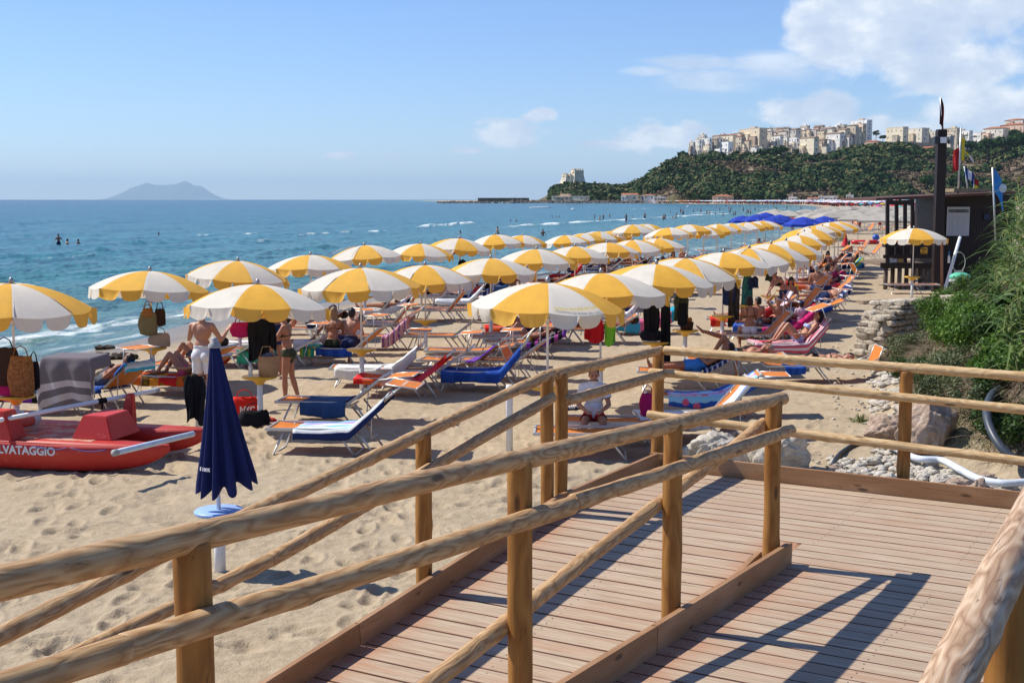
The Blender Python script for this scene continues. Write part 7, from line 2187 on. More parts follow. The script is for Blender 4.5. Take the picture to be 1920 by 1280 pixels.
# bits round the kiosk
tb2 = empty('leaning_poles', kp(1792, 540, 45), 0, 'pair of white poles leaning together beside the kiosk', 'pole')
mb = MB(); z0 = Vector(tb2.location); mb.tube([kp(1772, 542, 45) - z0, kp(1800, 445, 47) - z0], .06, 8); mb.build('leaning_pole', m_whitep, tb2)
tp2 = empty('timber_pole', kp(1766, 545, 46), 0, 'thin copper brown pole standing right of the tall dark pole', 'pole')
mb = MB(); mb.tube([(0, 0, 0), kp(1766, 450, 46) - Vector(tp2.location)], .05, 8); mb.build('shaft', mat('copper_brown_wood', (.34, .16, .09), .6), tp2)
mb = MB(); a_ = kp(1612, 560, 44); b_ = kp(1756, 548, 46); a_ = Vector((a_.x, a_.y, gz(a_.x, a_.y) + .05)); b_ = Vector((b_.x, b_.y, gz(b_.x, b_.y) + .05))
kbar(mb, a_, b_, .35, .06); tag(mb.build('timber_plank', mat('plank_grey_brown', (.26, .19, .14), .8, .25, 4)), 'long weathered plank lying on the sand before the kiosk', 'plank')
ln_ = empty('landing_net', kp(1797, 512, 44), 0, 'round hoop net with a pale bag leaning beside the kiosk', 'net')
mb = MB(); mb.tube([(.22 * math.cos(a), 0, .38 + .34 * math.sin(a)) for a in [x * math.pi / 12 for x in range(25)]], .012, 6, False); mb.build('hoop', mat('pale_green_plastic', (.45, .52, .40), .5), ln_)
mb = MB(); mb.sheet(lambda u, v: (-.16 + .32 * u, -.03 + .02 * math.sin(u * 9), .10 - .35 * v), 8, 6); mb.build('net_bag', mat('pale_net', (.50, .52, .44), .9), ln_)
gm = empty('covered_boat', kp(1800, 522, 43), 0, 'bundle under a mint green cover at the edge of the shrubs by the kiosk', 'bundle')
mb = MB(); mb.ell((0, 0, .05), (.36, .3, .16), None, 16, 10); mb.build('cover', mat('mint_cover', (.10, .48, .30), .6), gm)
mb = MB(); mb.ell((-.05, -.02, -.08), (.32, .28, .14), None, 16, 10); mb.build('wrapped_load', mat('grey_wrap', (.40, .42, .40), .8, .2), gm)
bottle(kp(1779, 493, 46) , 'white dispenser bottle with blue cap on the ledge by the tall pole', mat('white_plastic', (.7, .7, .7)), s=1.3, h=.33)
# ================================================================ FAR: town, headland, far beach, bathers
def clone(root, loc=None, rz=None, label=None, group=None, scale=None):
    c = root.copy(); COL.objects.link(c)
    for ch in CH[root.name]:
        d = ch.copy(); COL.objects.link(d); d.parent = c
        for g2 in CH.get(ch.name, ()):
            e = g2.copy(); COL.objects.link(e); e.parent = d
    if loc is not None: c.location = loc
    if rz is not None: c.rotation_euler = (0, 0, rz)
    if scale: c.scale = (scale,) * 3
    if label: c['label'] = label
    if group: c['group'] = group
    return c
CH = {}
def reg(root):
    CH[root.name] = list(root.children)
    for ch in root.children: CH[ch.name] = list(ch.children)
    return root

# ---- town
def plaster(i):
    cols = [(.72, .66, .54), (.80, .77, .70), (.62, .53, .40), (.70, .58, .42), (.50, .44, .36), (.84, .82, .78), (.46, .36, .27), (.64, .58, .50), (.76, .67, .50), (.66, .46, .35)]
    m = mat('plaster_%d' % i, cols[i], .9, .22, .35, .1); return m
M_tile = mat('terracotta_tiles', (.36, .15, .08), .85, .3, .5, .1)
M_tile2 = mat('weathered_roof_tiles', (.30, .21, .15), .85, .3, .5, .1)
M_win = mat('dark_window_glass', (.03, .035, .045), .3, .2, 1, .5)
M_shut = mat('brown_shutters', (.10, .07, .05), .7, .3, 1)
WINM = {}
def box_mesh(name, sx, sy, sz, m):
    k = (name, sx, sy, sz, m.name)
    if k not in WINM:
        mb = MB(); mb.box((0, 0, 0), (sx, sy, sz)); WINM[k] = mb.mesh(name, m)
    return WINM[k]
PLN = ['cream', 'whitewashed', 'tan', 'ochre', 'grey-brown', 'bright white', 'brown', 'stone-grey', 'pale yellow', 'pinkish']
def building(x0, x1, yt, yb, Y, col, label, th=52, roof='flat', wr=(3, 3), seed=0, frac=.62, roofm=None, cat='building', arches=False, name='town_house', group='houses of the hilltop town', sink=14):
    """x0..x1, yt..yb: the pixels it covers; Y: distance"""
    a = at_y(x0, yb, Y); b = at_y(x1, yt, Y)
    W = b.x - a.x; H = b.z - a.z
    t_ = R(th); wx = W * frac / math.cos(t_); wy = W * (1 - frac) / math.sin(t_)
    rg = random.Random(seed * 13 + int(x0))
    # left-front corner at a ; local -y face to the camera-left, local +x face to the right
    o = empty(name, (a.x, Y + wx * math.sin(t_), a.z), -t_, label, cat, group)
    mb = MB(); mb.box((wx / 2, wy / 2, (H - sink) / 2), (wx, wy, H + sink)); mb.build('wall', plaster(col), o)
    rm = roofm or M_tile2
    mb = MB()
    if roof == 'flat':
        mb.box((wx / 2, wy / 2, H + .12), (wx + .35, wy + .35, .35)); 
        mb.build('parapet', plaster(col), o)
        if rg.random() < .7:
            m2 = MB(); m2.box((wx * rg.uniform(.3, .7), wy * .5, H + 1.2), (wx * .28, wy * .4, 2.2)); m2.build('roof_hut', plaster((col + 1) % 10), o)
    elif roof == 'gable':
        e = .5; r = min(wy, wx) * .22
        mb.add([(-e, -e, H), (wx + e, -e, H), (wx + e, wy + e, H), (-e, wy + e, H), (-e, wy / 2, H + r), (wx + e, wy / 2, H + r)], [(0, 1, 5, 4), (2, 3, 4, 5), (0, 4, 3), (1, 2, 5), (0, 3, 2, 1)]); mb.build('roof', rm, o)
    elif roof == 'hip':
        e = .6; r = min(wy, wx) * .20
        mb.add([(-e, -e, H), (wx + e, -e, H), (wx + e, wy + e, H), (-e, wy + e, H), (wx * .3, wy / 2, H + r), (wx * .7, wy / 2, H + r)], [(0, 1, 5, 4), (2, 3, 4, 5), (0, 4, 3), (1, 2, 5), (0, 3, 2, 1)]); mb.build('roof', rm, o)
    if rg.random() < .5 and roof != 'flat':
        m2 = MB(); m2.box((wx * .7, wy * .4, H + 1.1), (.8, .8, 2.4)); m2.build('chimney', plaster(4), o)
    if W > 6:
        for q_ in range(rg.choice([1, 2, 2])):
            ax = wx * rg.uniform(.1, .8); aw = wx * rg.uniform(.18, .34); ah = H * rg.uniform(.35, .85); m2 = MB()
            m2.box((ax, -1.2, (ah - sink) / 2), (aw, 2.6, ah + sink)); m2.box((ax, -1.2, ah + .15), (aw + .5, 3.1, .3)); an = m2.build('annex', plaster(rg.randrange(10)), o)
            for z_ in (.3, .7): link('window', box_mesh('window', 1.0, .12, 1.25, M_win), an, (ax + rg.uniform(-.8, .8), -2.52, ah * z_))
        if rg.random() < .6:
            m2 = MB(); m2.box((wx * rg.uniform(.25, .75), -.55, H * .58), (wx * .3, 1.0, .9)); m2.build('balcony', plaster(4), o)
    nc, nr = wr
    for face in (0, 1):
        L = wx if face == 0 else wy
        n_c = nc if face == 0 else max(1, round(nc * wy / wx * .9))
        for r_ in range(nr):
            for c_ in range(n_c):
                if rg.random() < .15: continue
                ww = min(1.35, L / n_c * .34) * rg.choice([1, 1, .8]); hh = min(2.1, H / nr * .45) * rg.choice([1, 1, .75, 1.1])
                ww = round(ww * 4) / 4 or .5; hh = round(hh * 4) / 4 or .5
                x = L * (c_ + .5 + rg.uniform(-.12, .12)) / n_c; z = H * (r_ + .45 + rg.uniform(-.06, .06)) / nr
                wm = box_mesh('window', ww, .12, hh, M_win if rg.random() < .7 else M_shut)
                q = link('window', wm, o, (x, -.02, z) if face == 0 else (wx + .02, x, z))
                if face: q.rotation_euler = (0, 0, math.pi / 2)
    return o
TB = [  # x0,x1,yt,yb,Y,col,roof,(cols,rows),label
 (1293, 1304, 267, 296, 1432, 7, 'flat', (2, 4), 'grey tower-like house at the far left end of the hilltop town'),
 (1303, 1316, 262, 296, 1436, 1, 'flat', (2, 4), 'whitewashed stepped house second from the left end of the town'),
 (1311, 1326, 253, 280, 1448, 7, 'flat', (3, 3), 'grey flat-roofed house rising behind the left end of the town'),
 (1320, 1336, 259, 294, 1440, 1, 'flat', (3, 4), 'tall white house with small dark windows near the left end of the town'),
 (1334, 1350, 262, 292, 1442, 4, 'gable', (3, 3), 'grey-brown house between the tall white one and the bright white one'),
 (1340, 1362, 254, 270, 1470, 4, 'gable', (3, 2), 'long brown-roofed house behind the left part of the town'),
 (1348, 1376, 266, 294, 1428, 5, 'flat', (3, 3), 'bright white house with an arch and terrace over the left slope'),
 (1358, 1384, 253, 272, 1452, 8, 'hip', (4, 2), 'pale yellow long house with a terracotta roof above the bright white one'),
 (1381, 1395, 256, 290, 1440, 2, 'gable', (2, 4), 'tan house with balconies left of the orange-roofed one'),
 (1393, 1410, 264, 292, 1432, 2, 'gable', (3, 3), 'tan house with an orange tiled roof beside the big square palazzo'),
 (1397, 1440, 240, 290, 1442, 3, 'flat', (3, 4), 'big square ochre palazzo, the highest block in the left half of the town'),
 (1438, 1452, 246, 286, 1455, 7, 'gable', (2, 4), 'stone-grey narrow house right beside the ochre palazzo'),
 (1450, 1470, 254, 284, 1440, 1, 'gable', (2, 3), 'white and pale green house with laundry right of the palazzo'),
 (1462, 1484, 249, 270, 1475, 2, 'gable', (3, 2), 'tan house standing behind the white and pale green one'),
 (1452, 1480, 239, 255, 1510, 4, 'flat', (4, 1), 'long grey flat roofed block on the skyline right of the palazzo'),
 (1472, 1504, 243, 280, 1460, 7, 'gable', (4, 4), 'large stone-grey house above the white patched wall'),
 (1483, 1500, 258, 284, 1436, 5, 'flat', (3, 3), 'white patched house in the middle of the town slope'),
 (1500, 1516, 245, 275, 1470, 2, 'gable', (2, 3), 'narrow tan house in the middle of the town'),
 (1503, 1520, 236, 250, 1515, 4, 'flat', (3, 1), 'grey house with roof terrace on the middle skyline'),
 (1508, 1537, 258, 303, 1405, 8, 'gable', (1, 5), 'tall slim pale yellow tower house standing forward on the slope'),
 (1516, 1532, 243, 262, 1490, 7, 'gable', (3, 2), 'stone-grey house behind the slim tower house'),
 (1530, 1548, 236, 262, 1500, 4, 'gable', (3, 2), 'grey-brown gabled house on the skyline right of the slim tower'),
 (1534, 1552, 262, 288, 1425, 6, 'gable', (2, 3), 'dark brown house beside the slim tower house'),
 (1544, 1568, 240, 268, 1480, 1, 'gable', (3, 3), 'white gabled house in the right half of the town'),
 (1545, 1560, 262, 294, 1428, 5, 'hip', (2, 3), 'white house with a red roof low on the right half of the town'),
 (1556, 1586, 250, 284, 1445, 1, 'gable', (3, 3), 'wide white house with dark windows on the right half of the town'),
 (1566, 1596, 243, 276, 1462, 8, 'gable', (4, 3), 'pale yellow house with many balconies on the right half of the town'),
 (1578, 1600, 256, 286, 1440, 7, 'gable', (3, 3), 'stone-grey house with dark shutters by the right end of the town'),
 (1592, 1612, 240, 276, 1466, 6, 'gable', (3, 3), 'dark brown tall house just left of the white apartment tower'),
 (1604, 1626, 232, 262, 1470, 3, 'flat', (2, 3), 'ochre block in front of the white apartment tower'),
 (1606, 1637, 225, 262, 1490, 5, 'flat', (2, 6), 'white apartment tower with balconies, highest building of the town'),
 (1570, 1590, 234, 246, 1530, 4, 'flat', (3, 1), 'small grey house with a roof hut on the right skyline'),
 (1628, 1656, 265, 284, 1420, 9, 'hip', (3, 1), 'reddish house with an orange roof alone right of the town'),
 (1674, 1705, 238, 262, 1490, 8, 'flat', (4, 2), 'pale yellow house with white awning left of the tall dark pole'),
 (1702, 1745, 240, 264, 1490, 0, 'flat', (5, 3), 'cream hotel with rows of arched windows behind the tall dark pole'),
 (1742, 1760, 246, 264, 1495, 7, 'flat', (3, 2), 'grey low block touching the tall dark pole on its left'),
 (1683, 1700, 269, 284, 1440, 5, 'flat', (2, 2), 'small bright white house stepping down the slope'),
 (1696, 1722, 280, 294, 1430, 5, 'gable', (3, 1), 'bright white terrace house on the slope left of the dark pole'),
 (1718, 1760, 278, 298, 1422, 1, 'gable', (5, 1), 'long white house with a pink tiled roof on the slope'),
 (1776, 1805, 240, 272, 1480, 2, 'flat', (4, 3), 'tan four-storey house just right of the tall dark pole'),
 (1803, 1826, 245, 262, 1490, 5, 'flat', (3, 2), 'white house with a water tank behind the flags'),
 (1824, 1848, 248, 262, 1500, 1, 'flat', (5, 1), 'low white block right of the flags'),
 (1846, 1858, 250, 264, 1490, 9, 'flat', (2, 1), 'small pinkish house right of the low white block'),
 (1856, 1896, 240, 264, 1480, 0, 'hip', (4, 2), 'cream house with a red roof and arched windows near the right edge'),
 (1893, 1935, 233, 258, 1470, 9, 'hip', (4, 2), 'pinkish house with a red roof cut by the right edge'),
 (1898, 1930, 224, 236, 1500, 7, 'hip', (3, 1), 'grey house with a red roof peeking above the pinkish one'),
]
rgb = random.Random(4)
for k in range(34):
    x0 = 1318 + k * 8.6 + rgb.uniform(-3, 3); w_ = rgb.uniform(10, 20)
    base = float(np.interp(x0, [1318, 1400, 1480, 1560, 1610], [272, 262, 262, 258, 254])); top = float(np.interp(x0, [1318, 1400, 1450, 1560, 1610], [258, 248, 243, 240, 238])) + rgb.uniform(-4, 5)
    c_ = rgb.randrange(10)
    TB.append((x0, x0 + w_, top, base + 22, 1476 + rgb.uniform(-14, 30), c_, rgb.choice(['gable', 'gable', 'hip', 'flat']), (rgb.choice([2, 3]), rgb.choice([2, 3, 3])), '%s small house in the packed roofscape of the hilltop town' % PLN[c_]))
for k in range(16):
    x0 = 1322 + k * 17 + rgb.uniform(-4, 4); w_ = rgb.uniform(9, 15); c_ = rgb.choice([0, 1, 2, 5, 7, 8])
    TB.append((x0, x0 + w_, 278 + rgb.uniform(-5, 5), 296 + rgb.uniform(-3, 3), 1418 + rgb.uniform(-5, 5), c_, rgb.choice(['gable', 'flat']), (2, rgb.choice([1, 2])), '%s low house along the lower edge of the hilltop town' % PLN[c_]))
for k, (x0, x1, yt, yb, Y, c, rf, wr, lb) in enumerate(TB):
    building(x0, x1, yt, yb, Y, c, lb, th=random.Random(k).choice([58, 63, 68]), roof=rf, wr=wr, seed=k, roofm=M_tile if any(w_ in lb for w_ in ('orange', 'red roof', 'terracotta', 'pink tiled')) else M_tile2)
# retaining walls of the road
for k, (a, b_, Y, h, lb) in enumerate([((1655, 266), (1762, 268), 1470, 9, 'long brown retaining wall under the hotel'), ((1796, 268), (1905, 262), 1465, 10, 'long pale arched retaining wall near the right edge'),
                                       ((1340, 293), (1400, 292), 1415, 5, 'low pale terrace wall at the foot of the left houses'), ((1150, 349), (1182, 350), 1415, 4, 'grey wall on the ridge between the fort and the hill')]):
    p = at_y(a[0], a[1], Y); q = at_y(b_[0], b_[1], Y); o = empty('retaining_wall', p, 0, lb, 'wall', None); mb = MB(); kbar(mb, (0, 0, -h / 2), q - p + Vector((0, 0, -h / 2)), 2.0, h); mb.build('wall_face', plaster([6, 0, 7, 4][k]), o)
    if k == 1:
        am = box_mesh('arch_opening', 2.6, .3, 4.0, M_win)
        for j in range(7): link('arch_opening', am, o, (q - p) * (j + .5) / 7 + Vector((0, -1.0, -5)))
# low buildings at the foot of the hill
LOW = [(1035, 1107, 368, 375, 1215, 8, 'flat', (8, 1), 'long low cream harbour building under the fort'), (1166, 1200, 365, 375, 1200, 0, 'gable', (4, 1), 'cream beach house left of the red-roofed kiosk at the headland'),
       (1204, 1230, 366, 375, 1190, 1, 'hip', (3, 1), 'white villa with a terracotta roof at the start of the far beach'), (1226, 1254, 370, 376, 1180, 5, 'flat', (3, 1), 'white low beach cabins beside the villa'),
       (1338, 1378, 368, 375, 1130, 9, 'hip', (4, 1), 'red roofed beach restaurant under the cliff'), (1480, 1496, 370, 376, 1110, 5, 'flat', (2, 1), 'small white cube house on the far beach'),
       (1538, 1574, 368, 375, 1100, 1, 'flat', (6, 1), 'long white glass-fronted pavilion on the far beach'), (1516, 1538, 372, 377, 1090, 7, 'gable', (3, 1), 'grey roofed shed left of the white pavilion'),
       (1588, 1602, 366, 375, 1100, 5, 'flat', (1, 1), 'white lookout cabin right of the pavilion')]
for k, (x0, x1, yt, yb, Y, c, rf, wr, lb) in enumerate(LOW):
    building(x0, x1, yt, yb, Y, c, lb, th=28, roof=rf, wr=wr, seed=90 + k, roofm=M_tile, frac=.82, group='low buildings along the far beach', name='beach_building', sink=4)
# ---- fort
pf = at_y(1047, 349, 1412); fo_ = empty('fort', pf, R(-38), 'pale stone fort with sloping walls on the headland', 'fort')
s_ = 1412 / FPX
M_fort = mat('fort_limestone', (.74, .64, .48), .9, .25, .25, .1)
def keep(cx_, bot, top, zt, yoff, ang, nm='keep', skew=0):
    mb = MB(); c, s2 = math.cos(R(ang)), math.sin(R(ang))
    def P(x, y, z, ox=0): return ((cx_ + ox + x * c - y * s2) * 1.0, yoff + x * s2 + y * c, z)
    h = zt * s_; cx0 = cx_
    B0 = [P(x * bot, y * bot, -9, skew) for x, y in ((-1, -1), (1, -1), (1, 1), (-1, 1))]
    B1 = [P(x * top, y * top, h * .66) for x, y in ((-1, -1), (1, -1), (1, 1), (-1, 1))]
    B2 = [P(x * top * .98, y * top * .98, h) for x, y in ((-1, -1), (1, -1), (1, 1), (-1, 1))]
    vs = B0 + B1 + B2
    mb.add(vs, [(i, (i + 1) % 4, 4 + (i + 1) % 4, 4 + i) for i in range(4)] + [(4 + i, 4 + (i + 1) % 4, 8 + (i + 1) % 4, 8 + i) for i in range(4)] + [(8, 9, 10, 11)])
    rt = Matrix.Rotation(R(ang), 3, 'Z')
    n = max(2, int(top * 2 / 2.6))
    for k in range(n):
        q = -top + top * 2 * (k + .5) / n
        for (x, y) in ((q, -top * .93), (top * .93, q), (-top * .93, q)):
            p_ = P(x, y, h + .7); mb.box(p_, (1.3, 1.0, 1.7), rt)
    mb.build(nm, M_fort, fo_)
    for (x, z) in ((-.4, .55), (.35, .6), (-.1, .84), (.5, .86)):
        p_ = P(x * top, -top - .12 - (1 - z) * .6, h * z); link('window', box_mesh('window', .9, .5, 1.4, M_win), fo_, p_).rotation_euler = (0, 0, R(ang))
keep(16 * s_, 11.5, 6.4, 21, 7, -32, skew=-1.2); keep(24 * s_, 8.5, 6.0, 20, 8, -32, 'gatehouse'); keep(32 * s_, 9.2, 5.4, 29, 9, -32, skew=.6)
mb = MB(); mb.tube([(40 * s_, 2, 30 * s_), (40 * s_, 2, 37 * s_)], .12, 5); mb.build('flag_staff', m_alu, fo_)
# ---- breakwater
bwp = at_z(1010, 377, WL)
BW = empty('breakwater', at_z(1010, 381.5, WL), 0, 'long dark rock breakwater running left from the headland', 'breakwater')
loc4 = Vector(BW.location); rgn = np.random.default_rng(5); VV_ = []; FF_ = []; off = 0
for k in range(1500):
    u = rgn.random(); px_ = 822 + (1205 - 822) * u; Yb = 1195 + 10 * math.sin(u * 5)
    if 918 < px_ < 958 and rgn.random() < .9: continue
    hmax = 2.9 if px_ > 955 else 1.9
    w_ = rgn.uniform(-1, 1); z = WL - .5 + hmax * (1 - abs(w_)) * rgn.uniform(.6, 1)
    hmax *= min(1, (px_ - 818) / 30)
    x = (px_ - CX) / FPX * Yb; v, f = rp[k % 6]; sc = rgn.uniform(.8, 1.9)
    q = v * sc + np.array([x - loc4.x, Yb + w_ * 5 - loc4.y, z - loc4.z]); VV_.append(q); FF_.append(f + off); off += len(q)
link('armour_stones', mesh_np('armour_stones', np.concatenate(VV_), np.concatenate(FF_), [rock_mat('dark_sea_rock', (.07, .06, .05), (.15, .13, .11), (.27, .24, .20), .5)], False), BW)
a_ = at_y(896, 371.5, 1215); b_ = at_y(992, 371.5, 1215)
mw = empty('harbour_wall', a_, 0, 'brown straight harbour wall behind the breakwater', 'wall'); mb = MB(); kbar(mb, (0, 0, -1.6), b_ - a_ + Vector((0, 0, -1.6)), 2, 3.6); kbar(mb, (8, -.5, -2.8), b_ - a_ + Vector((-10, -.5, -2.8)), 2.4, 1.6); mb.build('wall_face', mat('brown_wall', (.20, .14, .10), .9, .2, .2), mw)
for k, (px_, h_) in enumerate([(893, 10), (966, 11), (984, 8)]):
    q = at_y(px_, 374, 1220); o = empty('mast', q, 0, ['thin mast above the left end of the harbour wall', 'tallest thin mast above the middle of the harbour wall', 'short mast right of the tallest one'][k], 'mast'); mb = MB(); mb.tube([(0, 0, 0), (0, 0, h_ * .6)], .10, 5); mb.build('spar', m_alu, o)

# ---- woods on the hill
def hillcloud(n, xr, yr, rr, seed, keep=None, lift=.35, size=1.0, per=46):
    rg = np.random.default_rng(seed); V = []; F = []; off = 0
    px_ = rg.uniform(xr[0], xr[1], n * 3); Y = yr[0] + (yr[1] - yr[0]) * rg.random(n * 3)
    x = (px_ - CX) / FPX * Y
    msk = vnoise(x * .022 + seed, Y * .022, seed)
    z = hill_np(x, Y)
    ok = (z > 1.0) & ((msk > .40) if keep is None else (msk > keep))
    x, Y, z = x[ok][:n], Y[ok][:n], z[ok][:n]
    r = rg.uniform(rr[0], rr[1], len(x))
    cs = np.stack([x, Y, z + r * lift], -1)
    m = len(x)
    k = np.repeat(np.arange(m), per); N = len(k)
    d = rg.normal(size=(N, 3)); d[:, 2] = np.abs(d[:, 2]) * .9 - .25; d /= np.linalg.norm(d, axis=1, keepdims=True)
    lob = 1 + .28 * np.sin(d[:, 0] * 5 + k) * np.cos(d[:, 1] * 4 + k * 1.7) 
    p = cs[k] + d * (r[k] * lob * rg.uniform(.75, 1.05, N))[:, None] * np.array([1, 1, .8])
    nn = d + rg.normal(0, .35, (N, 3)); nn /= np.linalg.norm(nn, axis=1, keepdims=True)
    t1 = np.cross(nn, rg.normal(size=(N, 3))); t1 /= np.linalg.norm(t1, axis=1, keepdims=True); t2 = np.cross(nn, t1)
    s = (r[k] * .36 * size * rg.uniform(.6, 1.3, N))[:, None]
    V = np.stack([p - t1 * s, p - t2 * s * .8, p + t1 * s, p + t2 * s * .8], 1).reshape(-1, 3)
    return V, np.arange(N * 4).reshape(N, 4)
def clump_mat(name, cols, sc=.06):
    m, t, pr, out = raw_mat(name)
    tcx = t.add('ShaderNodeTexCoord'); g = t.add('ShaderNodeNewGeometry')
    f = t.math('ADD', t.math('MULTIPLY', t.noise(tcx.outputs['Object'], sc, 3, .6), .85), t.math('MULTIPLY', t.math('SUBTRACT', g.outputs['Random Per Island'], .5), .22))
    t.l.new(t.ramp(f, cols), pr.inputs['Base Color']); pr.inputs['Roughness'].default_value = .8; pr.inputs['Specular IOR Level'].default_value = .1
    return m
C_wood = clump_mat('hill_wood_canopy', [(.25, (.016, .036, .012)), (.40, (.036, .070, .022)), (.48, (.075, .105, .034)), (.55, (.19, .14, .06)), (.60, (.08, .11, .036)), (.7, (.22, .16, .08))])
C_scrub = clump_mat('hill_scrub', [(.25, (.05, .05, .025)), (.4, (.15, .10, .06)), (.52, (.26, .18, .12)), (.62, (.08, .09, .035))])
C_pine = clump_mat('pine_canopy', [(.25, (.018, .045, .014)), (.5, (.05, .10, .026)), (.7, (.10, .16, .04))])
V, F = hillcloud(7000, (1035, 2050), (1090, 1392), (1.7, 6.2), 3, keep=.41)
tag(link('hillside_woods', mesh_np('hillside_woods', V, F, [C_wood], False)), 'dense mixed green and brownish wood covering the hillside below the town', None, None, 'stuff')
V, F = hillcloud(3200, (1180, 2000), (1100, 1400), (1.2, 3.0), 9, keep=.2)
tag(link('hillside_scrub', mesh_np('hillside_scrub', V, F, [C_scrub], False)), 'brown dry scrub between the trees on the cliff', None, None, 'stuff')
V, F = hillcloud(500, (1030, 1240), (1330, 1430), (1.6, 3.6), 12, keep=.1)
tag(link('headland_scrub', mesh_np('headland_scrub', V, F, [C_wood], False)), 'dark green scrub on the headland round the fort', None, None, 'stuff')
# single trees that stand out against town and sky
def tree(px, py, wpx, hpx, Y, label, m=None, seed=0, group='trees around the hilltop town', cyp=False, trunkh=.35, name='pine_tree'):
    p = at_y(px, py, Y); s_ = Y / FPX; w_ = wpx * s_ / 2; h = hpx * s_
    o = empty(name, p, 0, label, 'tree', group)
    rg = random.Random(seed); cs = []; rs = []
    for k in range(14):
        a = rg.uniform(0, 6.28); q = rg.random() ** .5 * w_ * (.3 if cyp else .75); zz = h * (rg.uniform(.15, .95) if cyp else rg.uniform(trunkh + .15, .88))
        cs.append((q * math.cos(a), q * math.sin(a), zz)); rs.append(w_ * (rg.uniform(.4, .7) if cyp else rg.uniform(.28, .48)))
    V, F = leafcloud(cs, rs, 900, w_ * .12, seed, .7, .5)
    link('crown', mesh_np('crown', V, F, [m or C_pine], False), o)
    mb = MB(); mb.tube([(0, 0, -3), (.1 * w_, 0, h * .4), (0, .05 * w_, h * .75)], [w_ * .09, w_ * .06, w_ * .03], 6)
    for k in range(4): c = cs[k]; mb.tube([(.05 * w_, 0, h * .35), (c[0] * .8, c[1] * .8, c[2])], [w_ * .04, w_ * .015], 5)
    mb.build('trunk', W_twig, o)
    return o
TR = [(1281, 304, 24, 20, 1425, 'dark pine clump at the left edge of the hilltop town'), (1266, 303, 6, 10, 1420, 'small lone cypress left of the town'), (1308, 303, 18, 12, 1415, 'dark tree in front of the leftmost houses'),
      (1338, 298, 26, 14, 1412, 'flat topped pine below the bright white house'), (1382, 297, 20, 14, 1412, 'left of two umbrella pines under the tan houses'), (1401, 298, 18, 14, 1410, 'right of two umbrella pines under the tan houses'),
      (1436, 306, 54, 26, 1402, 'largest round pine below the ochre palazzo'), (1462, 300, 38, 26, 1404, 'broad pine right of the largest one'), (1483, 304, 22, 18, 1402, 'dark round tree left of the slim tower house'),
      (1496, 293, 20, 14, 1420, 'tree before the white patched house'), (1642, 262, 14, 18, 1455, 'dark tree right of the white apartment tower'), (1655, 264, 16, 10, 1455, 'low pale green tree beside the dark one'),
      (1812, 286, 34, 22, 1380, 'dark pine right of the flag poles under the arched wall'), (1850, 300, 46, 40, 1330, 'big pine on the slope right of the azure flag'), (1884, 284, 44, 26, 1340, 'wide pine below the red roofed house'),
      (1912, 282, 50, 30, 1320, 'large pine cut by the right edge'), (1905, 264, 30, 20, 1400, 'pine rising before the pinkish house'), (1740, 352, 40, 22, 1150, 'bright green round pine at the foot of the hill left of the dark pole'),
      (1800, 350, 50, 24, 1140, 'bright green pine behind the kiosk roof'), (1690, 280, 18, 14, 1425, 'reddish-dark tree beside the small white house'), (1620, 262, 10, 10, 1480, 'small tree on the skyline by the apartment tower')]
for k, (a, b_, c_, d_, Y, lb) in enumerate(TR):
    tree(a, b_, c_, d_, Y, lb, seed=k + 3, cyp='cypress' in lb, name='cypress_tree' if 'cypress' in lb else 'pine_tree')

# ---- far beach: pale parasols of the next lidos (square canvas sunshades), blue parasols
def simple_parasol(name, r, h, zt, m, n=8, drop=.5, val=.14):
    mb = MB()
    ap = (0, 0, zt); ring = [(r * math.cos(2 * math.pi * k / n), r * math.sin(2 * math.pi * k / n), zt - drop) for k in range(n)]; low = [(x, y, z - val) for x, y, z in ring]
    mid = [(x * .55, y * .55, zt - drop * .38) for x, y, z in ring]
    mb.add([ap] + mid, [(0, 1 + k, 1 + (k + 1) % n) for k in range(n)])
    mb.add(mid + ring, [(k, n + k, n + (k + 1) % n, (k + 1) % n) for k in range(n)])
    mb.add(ring + low, [(k, n + k, n + (k + 1) % n, (k + 1) % n) for k in range(n)])
    return mb.mesh('canopy', m)
polem = {}
def parasol(px, py, wpx, m, label, group, r=1.15, drop=.5, n=8, name='parasol', Y=None, cat='parasol'):
    Y = Y or 2 * r * FPX / wpx
    p = at_y(px, py, Y); g = gz(p.x, p.y)
    key = (m.name, r, drop, n)
    if key not in polem:
        mbp = MB(); mbp.tube([(0, 0, 0), (0, 0, -2.6)], .03, 5)
        polem[key] = (simple_parasol('canopy', r, 2.2, 0, m, n, drop), mbp.mesh('pole', m_whitep))
    o = empty(name, (p.x, p.y, g), random.uniform(0, 1), label, cat, group)
    zz = max(1.9, min(3.2, p.z - g))
    link('canopy', polem[key][0], o, (0, 0, zz)); link('pole', polem[key][1], o, (0, 0, zz))
    return o
m_pb = mat('royal_blue_canvas', (.025, .06, .42), .75, .15, 3, .2, trans=.2)
for k, (a, b_, w_, lb) in enumerate([(1392, 404, 52, 'leftmost royal blue parasol behind the yellow rows'), (1418, 402, 56, 'second royal blue parasol from the left'), (1448, 406, 60, 'third royal blue parasol, low and wide'), (1462, 402, 56, 'fourth royal blue parasol overlapping the third'),
                              (1506, 406, 74, 'widest royal blue parasol in the middle of the gap'), (1546, 405, 56, 'rightmost royal blue parasol'), (1436, 398, 46, 'royal blue parasol rising behind the others')]):
    parasol(a, b_, w_, m_pb, lb, 'royal blue parasols', drop=.45)
m_pg = mat('greige_canvas', (.42, .385, .33), .8, .1, 2, .2, trans=.15); m_pr = mat('red_canvas', (.45, .03, .05), .8, .1, trans=.2)
